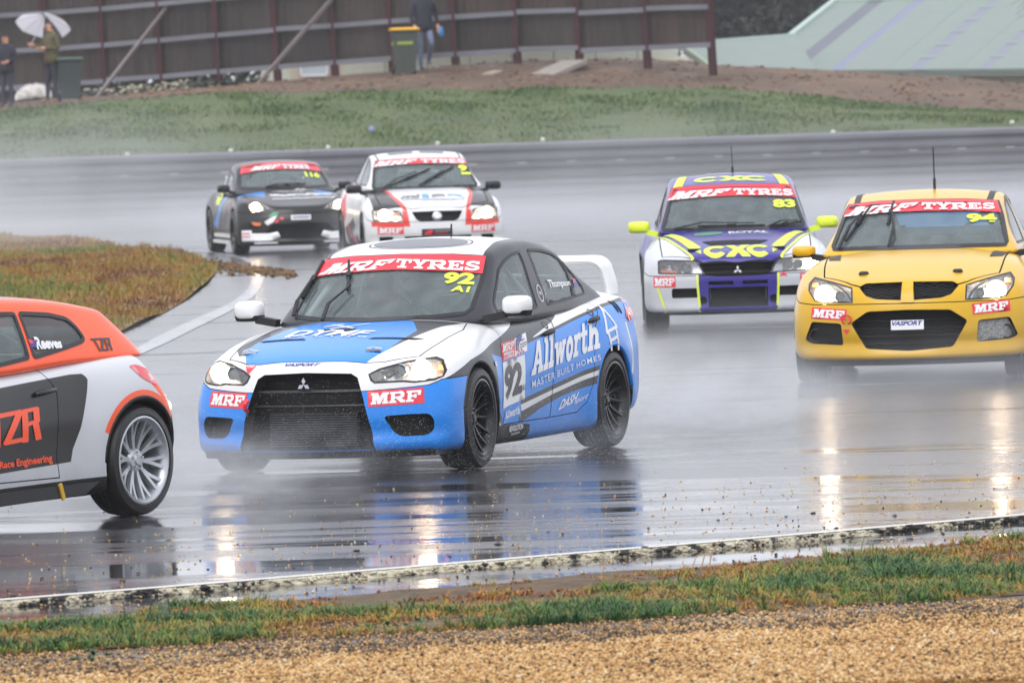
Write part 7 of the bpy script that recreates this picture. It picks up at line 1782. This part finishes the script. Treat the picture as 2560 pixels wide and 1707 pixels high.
def roof_slab(name, A, B, C, D, mat, parent, org, th=.12):
    q = [p - org for p in (A, B, C, D)]; nn = (q[1] - q[0]).cross(q[3] - q[0]).normalized(); nn = nn if nn.z > 0 else -nn
    V = q + [p - nn * th for p in q]; o = pydata(name, V, [(0, 1, 2, 3), (7, 6, 5, 4), (0, 4, 5, 1), (1, 5, 6, 2), (2, 6, 7, 3), (3, 7, 4, 0)], parent, mat)
    bm = bmesh.new(); bm.from_mesh(o.data); bmesh.ops.recalc_face_normals(bm, faces=bm.faces); bm.to_mesh(o.data); bm.free(); return o, nn
shd = empty('green_shed', at(2230, 150, 226), 0, None, label='large pale green roofed shed with translucent roof stripes at the top right', cat='shed'); so = shd.location.copy()
A_, B_, C_, D_ = at(1868, 178, 222), at(2700, 171, 226), at(2920, -32, 240), at(2086, 5, 236)
rfm = plain('pale_green_roofing', rgb(122, 136, 128), .5, var=.06, scale=1.5)
def on_roof(u_, v_, up=0): return (A_ * (1 - u_) + B_ * u_) * (1 - v_) + (D_ * (1 - u_) + C_ * u_) * v_ + NR * up
NR = (B_ - A_).cross(D_ - A_).normalized(); NR = NR if NR.z > 0 else -NR
def roof_strip(name, u0, u1, mat, up, v0=0.0, v1=1.0, th=.03):
    return roof_slab(name, on_roof(u0, v0, up), on_roof(u1, v0, up), on_roof(u1, v1, up), on_roof(u0, v1, up), mat, shd, so, th)
lil = plain('lilac_skylight', rgb(108, 112, 142), .4); dks = plain('dark_skylight', rgb(58, 64, 82), .35)
us = [0, .105, .150, .245, .275, .48, .515, .69, .72, 1.0]; kinds = [0, 1, 0, 2, 0, 3, 0, 3, 0]
for u0, u1, kd in zip(us, us[1:], kinds):
    if kd == 0:
        m_ = max(1, int((u1 - u0) / .055))
        for i in range(m_): roof_strip('roof_sheet', u0 + (u1 - u0) * i / m_, u0 + (u1 - u0) * (i + 1) / m_ + .0004, rfm, .006 * (i % 2))
    elif kd == 3:
        for j in range(6):
            roof_strip('skylight', u0, u1, plain('pale_skylight', rgb(106, 112, 128), .4), -.004, j / 6, (j + .86) / 6); roof_strip('skylight_joint', u0 - .004, u1 + .004, plain('pale_joint', rgb(132, 142, 140), .5), .01, (j + .86) / 6, (j + 1) / 6)
    else: roof_strip('skylight', u0, u1, dks if kd == 1 else lil, -.004)
trm = plain('white_green_trim', rgb(172, 190, 182), .5)
MB().bar(D_ - so, C_ - so, .14, .18).build('ridge_cap', trm, shd); MB().bar(A_ - so, D_ - so, .16, .16).build('verge_trim', trm, shd)
MB().bar(A_ - so + Vector((0, -.06, -.12)), B_ - so + Vector((0, -.06, -.12)), .14, .16).build('gutter', plain('dark_gutter', rgb(104, 116, 110), .5), shd)
pydata('wall', [Vector((A_.x, A_.y + .6, -.5)) - so, Vector((B_.x, B_.y + .6, -.5)) - so, Vector((B_.x, B_.y + .6, B_.z - .05)) - so, Vector((A_.x, A_.y + .6, A_.z - .05)) - so, Vector((C_.x, C_.y, -.5)) - so, Vector((C_.x, C_.y, C_.z - .1)) - so, Vector((D_.x, D_.y, -.5)) - so, Vector((D_.x, D_.y, D_.z - .1)) - so], [(0, 1, 2, 3), (1, 4, 5, 2), (6, 0, 3, 7)], shd, crm)
s2 = empty('small_shed', at(1850, 150, 219), 0, None, label='lower cream walled shed with a grey green roof just right of the last fence post', cat='shed'); so2 = s2.location.copy()
a, b, c, d = at(1790, 178, 216.5), at(2040, 178, 217), at(1990, 90, 226), at(1700, 112, 225)
roof_slab('roof', a, b, c, d, rfm, s2, so2); MB().bar(d - so2, c - so2, .16, .14).build('ridge_cap', trm, s2); MB().bar(a - so2, d - so2, .12, .12).build('verge_trim', plain('moss_trim', rgb(150, 164, 140), .6), s2)
g0, g1 = at(1560, 150, 217.5), at(1792, 150, 217.2); zt = at(1690, 116, 217).z
V = [Vector((g0.x, g0.y, .3)), Vector((g1.x, g1.y, .3)), Vector((g1.x, g1.y, a.z - .1)), Vector((d.x, g0.y + .1, d.z - .3)), Vector((g0.x, g0.y, zt - .4))]
o = pydata('gable_wall', [p - so2 for p in V] + [p - so2 + Vector((0, .15, 0)) for p in V], [(0, 1, 2, 3, 4), (9, 8, 7, 6, 5), (0, 5, 6, 1), (1, 6, 7, 2), (2, 7, 8, 3), (3, 8, 9, 4), (4, 9, 5, 0)], s2, crm)

# trees behind
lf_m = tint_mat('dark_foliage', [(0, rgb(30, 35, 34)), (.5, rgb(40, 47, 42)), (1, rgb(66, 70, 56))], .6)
bk_t = plain('bark', rgb(74, 66, 58), .9, var=.3)
def leaf_crown(name, cens, n, size, mat, parent, seed, org):
    r = np.random.default_rng(seed); V = []; T = []; t = []
    per = n // len(cens)
    for (c, rad) in cens:
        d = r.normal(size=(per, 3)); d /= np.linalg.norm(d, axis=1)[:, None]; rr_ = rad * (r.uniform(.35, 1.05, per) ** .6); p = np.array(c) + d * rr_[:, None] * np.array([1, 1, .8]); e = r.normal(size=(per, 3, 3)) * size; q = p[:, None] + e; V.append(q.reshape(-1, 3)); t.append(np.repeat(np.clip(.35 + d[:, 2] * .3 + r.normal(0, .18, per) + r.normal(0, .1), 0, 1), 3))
    V = np.concatenate(V) - np.array(org); F = np.arange(len(V)).reshape(-1, 3); return bulk(name, V, F, mat, parent, np.concatenate(t))
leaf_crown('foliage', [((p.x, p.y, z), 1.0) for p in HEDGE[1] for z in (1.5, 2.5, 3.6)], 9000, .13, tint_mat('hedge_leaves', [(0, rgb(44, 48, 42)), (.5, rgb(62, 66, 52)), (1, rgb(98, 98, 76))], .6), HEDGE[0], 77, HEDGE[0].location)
def tree(px, Y, H, W, label, seed, n=9000):
    b = at(px, 200, Y); b.z = .5; t = empty('tree', b, 0, None, label=label, cat='tree', group='trees behind the sheds'); r = random.Random(seed); m = MB()
    m.tube([(0, 0, -.3), (.1, 0, H * .3), (-.1, .1, H * .6), (0, 0, H * .9)], [.28, .22, .14, .04], 8); cens = []
    for k in range(9):
        a = r.uniform(0, 6.28); z = H * r.uniform(.22, .85); e = Vector((math.cos(a) * W * r.uniform(.25, .55), math.sin(a) * W * r.uniform(.25, .55), z + r.uniform(.2, .9))); m.tube([(0, 0, z * .8), e * .55 + Vector((0, 0, z * .4)), e], [.10, .06, .02], 6); cens.append((tuple(b + e), W * r.uniform(.20, .34)))
    cens += [(tuple(b + Vector((r.uniform(-.2, .2), 0, H * q))), W * .3) for q in (.35, .55, .75, .92)]
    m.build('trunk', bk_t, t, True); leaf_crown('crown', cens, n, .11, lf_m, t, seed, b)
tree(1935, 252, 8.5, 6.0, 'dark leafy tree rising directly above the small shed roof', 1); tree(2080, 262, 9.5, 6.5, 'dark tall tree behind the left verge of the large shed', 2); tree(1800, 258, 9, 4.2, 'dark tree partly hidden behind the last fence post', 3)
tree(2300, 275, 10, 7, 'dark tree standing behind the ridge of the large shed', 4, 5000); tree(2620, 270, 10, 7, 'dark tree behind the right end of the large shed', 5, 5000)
b = at(2640, 120, 212); b.z = 1.0; t = empty('tree', b, 0, None, label='drooping bare twigs of a pale branch in the top right corner', cat='tree', group='trees behind the sheds'); m = MB(); r = random.Random(6)
m.tube([(0, 0, -.5), (.05, 0, 2), (-.05, 0, 4.2)], [.12, .10, .05], 7); m.build('trunk', bk_t, t, True); m = MB()
for k in range(26):
    x0 = r.uniform(-.2, .1); z0 = r.uniform(2.6, 4.2); e = Vector((-r.uniform(.35, 1.15), r.uniform(-.4, .4), z0 - r.uniform(-.2, .9))); m.tube([(x0, 0, z0), Vector((x0, 0, z0)) * .5 + e * .5 + Vector((0, 0, .12)), e], [.016, .01, .005], 4)
o = m.build('twigs', plain('pale_twig', rgb(120, 118, 106), .8), t); o['kind'] = 'stuff'

# ------------------------------------------------------------------ rain haze and spray
def volume_mat(name, dens, color=(.93, .94, .97, 1), aniso=.2, fall=None, nscale=2.0, seed=0, contrast=(.40, .68)):
    m = bpy.data.materials.new(name); m.use_nodes = True; n, l = m.node_tree.nodes, m.node_tree.links; n.remove(n['Principled BSDF'])
    v = n.new('ShaderNodeVolumePrincipled'); v.inputs['Color'].default_value = color; v.inputs['Anisotropy'].default_value = aniso; l.new(v.outputs[0], n['Material Output'].inputs['Volume'])
    if not fall: v.inputs['Density'].default_value = dens; return m
    tc = n.new('ShaderNodeTexCoord'); sp = n.new('ShaderNodeSeparateXYZ'); l.new(tc.outputs['Object'], sp.inputs[0])
    # object space: unit half sphere; thins out towards its rim and upwards
    ln = n.new('ShaderNodeVectorMath'); ln.operation = 'LENGTH'; l.new(tc.outputs['Object'], ln.inputs[0])
    rad = mrange(n, l, ln.outputs['Value'], .25, 1.0, 1, 0)
    mp = n.new('ShaderNodeMapping'); mp.inputs['Location'].default_value = (seed * 3.1, seed, 0); mp.inputs['Scale'].default_value = fall; l.new(tc.outputs['Object'], mp.inputs[0])
    nz = tex(n, l, mp.outputs[0], nscale, 4, .6); q = mrange(n, l, nz, contrast[0], contrast[1], 0, 1)
    d = math_(n, l, 'MULTIPLY', math_(n, l, 'MULTIPLY', math_(n, l, 'POWER', rad, 1.5), q), dens); l.new(d, v.inputs['Density'])
    return m
_sp = {}
def spray(x, y, sx, sy, sz, dens, fall=(1, 1, .6), ns=2.2, seed=0, z=0.02, rz=0):
    if 'me' not in _sp:
        bm = bmesh.new(); bmesh.ops.create_icosphere(bm, subdivisions=3, radius=1)
        bmesh.ops.bisect_plane(bm, geom=list(bm.verts) + list(bm.edges) + list(bm.faces), plane_co=(0, 0, 0), plane_no=(0, 0, 1), clear_inner=True)
        bmesh.ops.contextual_create(bm, geom=[e for e in bm.edges if e.is_boundary]); me = bpy.data.meshes.new('spray'); bm.to_mesh(me); bm.free(); _sp['me'] = me
    o = bpy.data.objects.new('spray', _sp['me'].copy()); COL.objects.link(o); o.location = (x, y, z); o.scale = (sx, sy, sz); o.rotation_euler = (0, 0, R(rz)); o.data.materials.append(volume_mat('spray_mist', dens, fall=fall, nscale=ns, seed=seed)); o['kind'] = 'stuff'; return o
hz = MB().box((0, 140, 7.2), (170, 330, 16.6)).build('haze', volume_mat('rain_haze', .00032, (.90, .92, .97, 1), 0)); hz['kind'] = 'stuff'
spray(-4, 140, 22, 24, 2.4, .06, (2, 3, .5), 1.6, 1)            # drifting mist over the far track
spray(0, 143, 26, 23, .75, .16, (3, 4, .5), 1.4, 16)
spray(-9.5, 152, 7, 15, 2.9, .14, (1.5, 2, .5), 1.6, 2)
spray(7, 128, 12, 20, 1.4, .07, (2, 3, .5), 1.8, 3)
spray(-1.5, 118.5, 1.5, 5, 1.15, .7, (1, 2, .8), 2.4, 4)          # between the coupe and the white sedan
spray(-3.6, 131, 2.4, 6, 1.3, .5, (1, 2, .8), 2.2, 5)
spray(2.3, 86, 2.3, 4.8, .8, .50, (1, 1.5, .8), 2.6, 6)           # under the purple car
spray(3.6, 72.5, 2.6, 4.8, .65, .34, (1, 1.5, .8), 2.6, 7)
spray(-.25, 57.2, 2.1, 3.2, .42, .40, (1.2, 1.2, .8), 2.8, 8)     # round the blue car's wheels
spray(-1.6, 53.9, 1.2, 1.2, .46, 1.2, (1, 1, .8), 3, 9)
spray(1.35, 60.5, 1.5, 3.0, .75, 1.3, (1, 1, .8), 3, 10)
spray(-2.15, 51.3, 1.4, 1.8, .52, 1.2, (1, 1, .8), 3, 11)
spray(-2.7, 55.5, 1.1, 2.4, .62, .8, (1, 1, .8), 2.6, 15)
spray(1.8, 66, 9, 11, .55, .12, (2, 2.5, .6), 2.0, 12); spray(4, 62, 6, 7, .42, .12, (2, 2.5, .6), 2.0, 13); spray(-1, 72, 8, 14, .6, .09, (2, 2.5, .6), 1.8, 14)    # veil hanging over the braking area
# droplets flung up in front of the blue car
n = 9000; x = rng.normal(-1.25, .62, n); y = rng.normal(53.7, .5, n); z = np.abs(rng.gamma(1.3, .15, n)); k = z < .75
o = lumps('spray_droplets', np.stack([x, y, z + .01], 1)[k], rng.uniform(.0007, .0022, n)[k], np.ones(k.sum()), plain('water_drop', (.75, .77, .8, 1), .15, spec=.8), 1, 51); o['kind'] = 'stuff'
n = 2200; x = rng.normal(.35, .35, n); y = rng.normal(55.0, .5, n); z = np.abs(rng.gamma(1.2, .12, n))
o = lumps('spray_droplets', np.stack([x, y, z + .01], 1), rng.uniform(.0008, .0024, n), np.ones(n), M['v_white'], 1, 52); o['kind'] = 'stuff'
build_main(); build_yellow(); build_purple(); build_white(); build_black(); build_orange(); seat_riders()
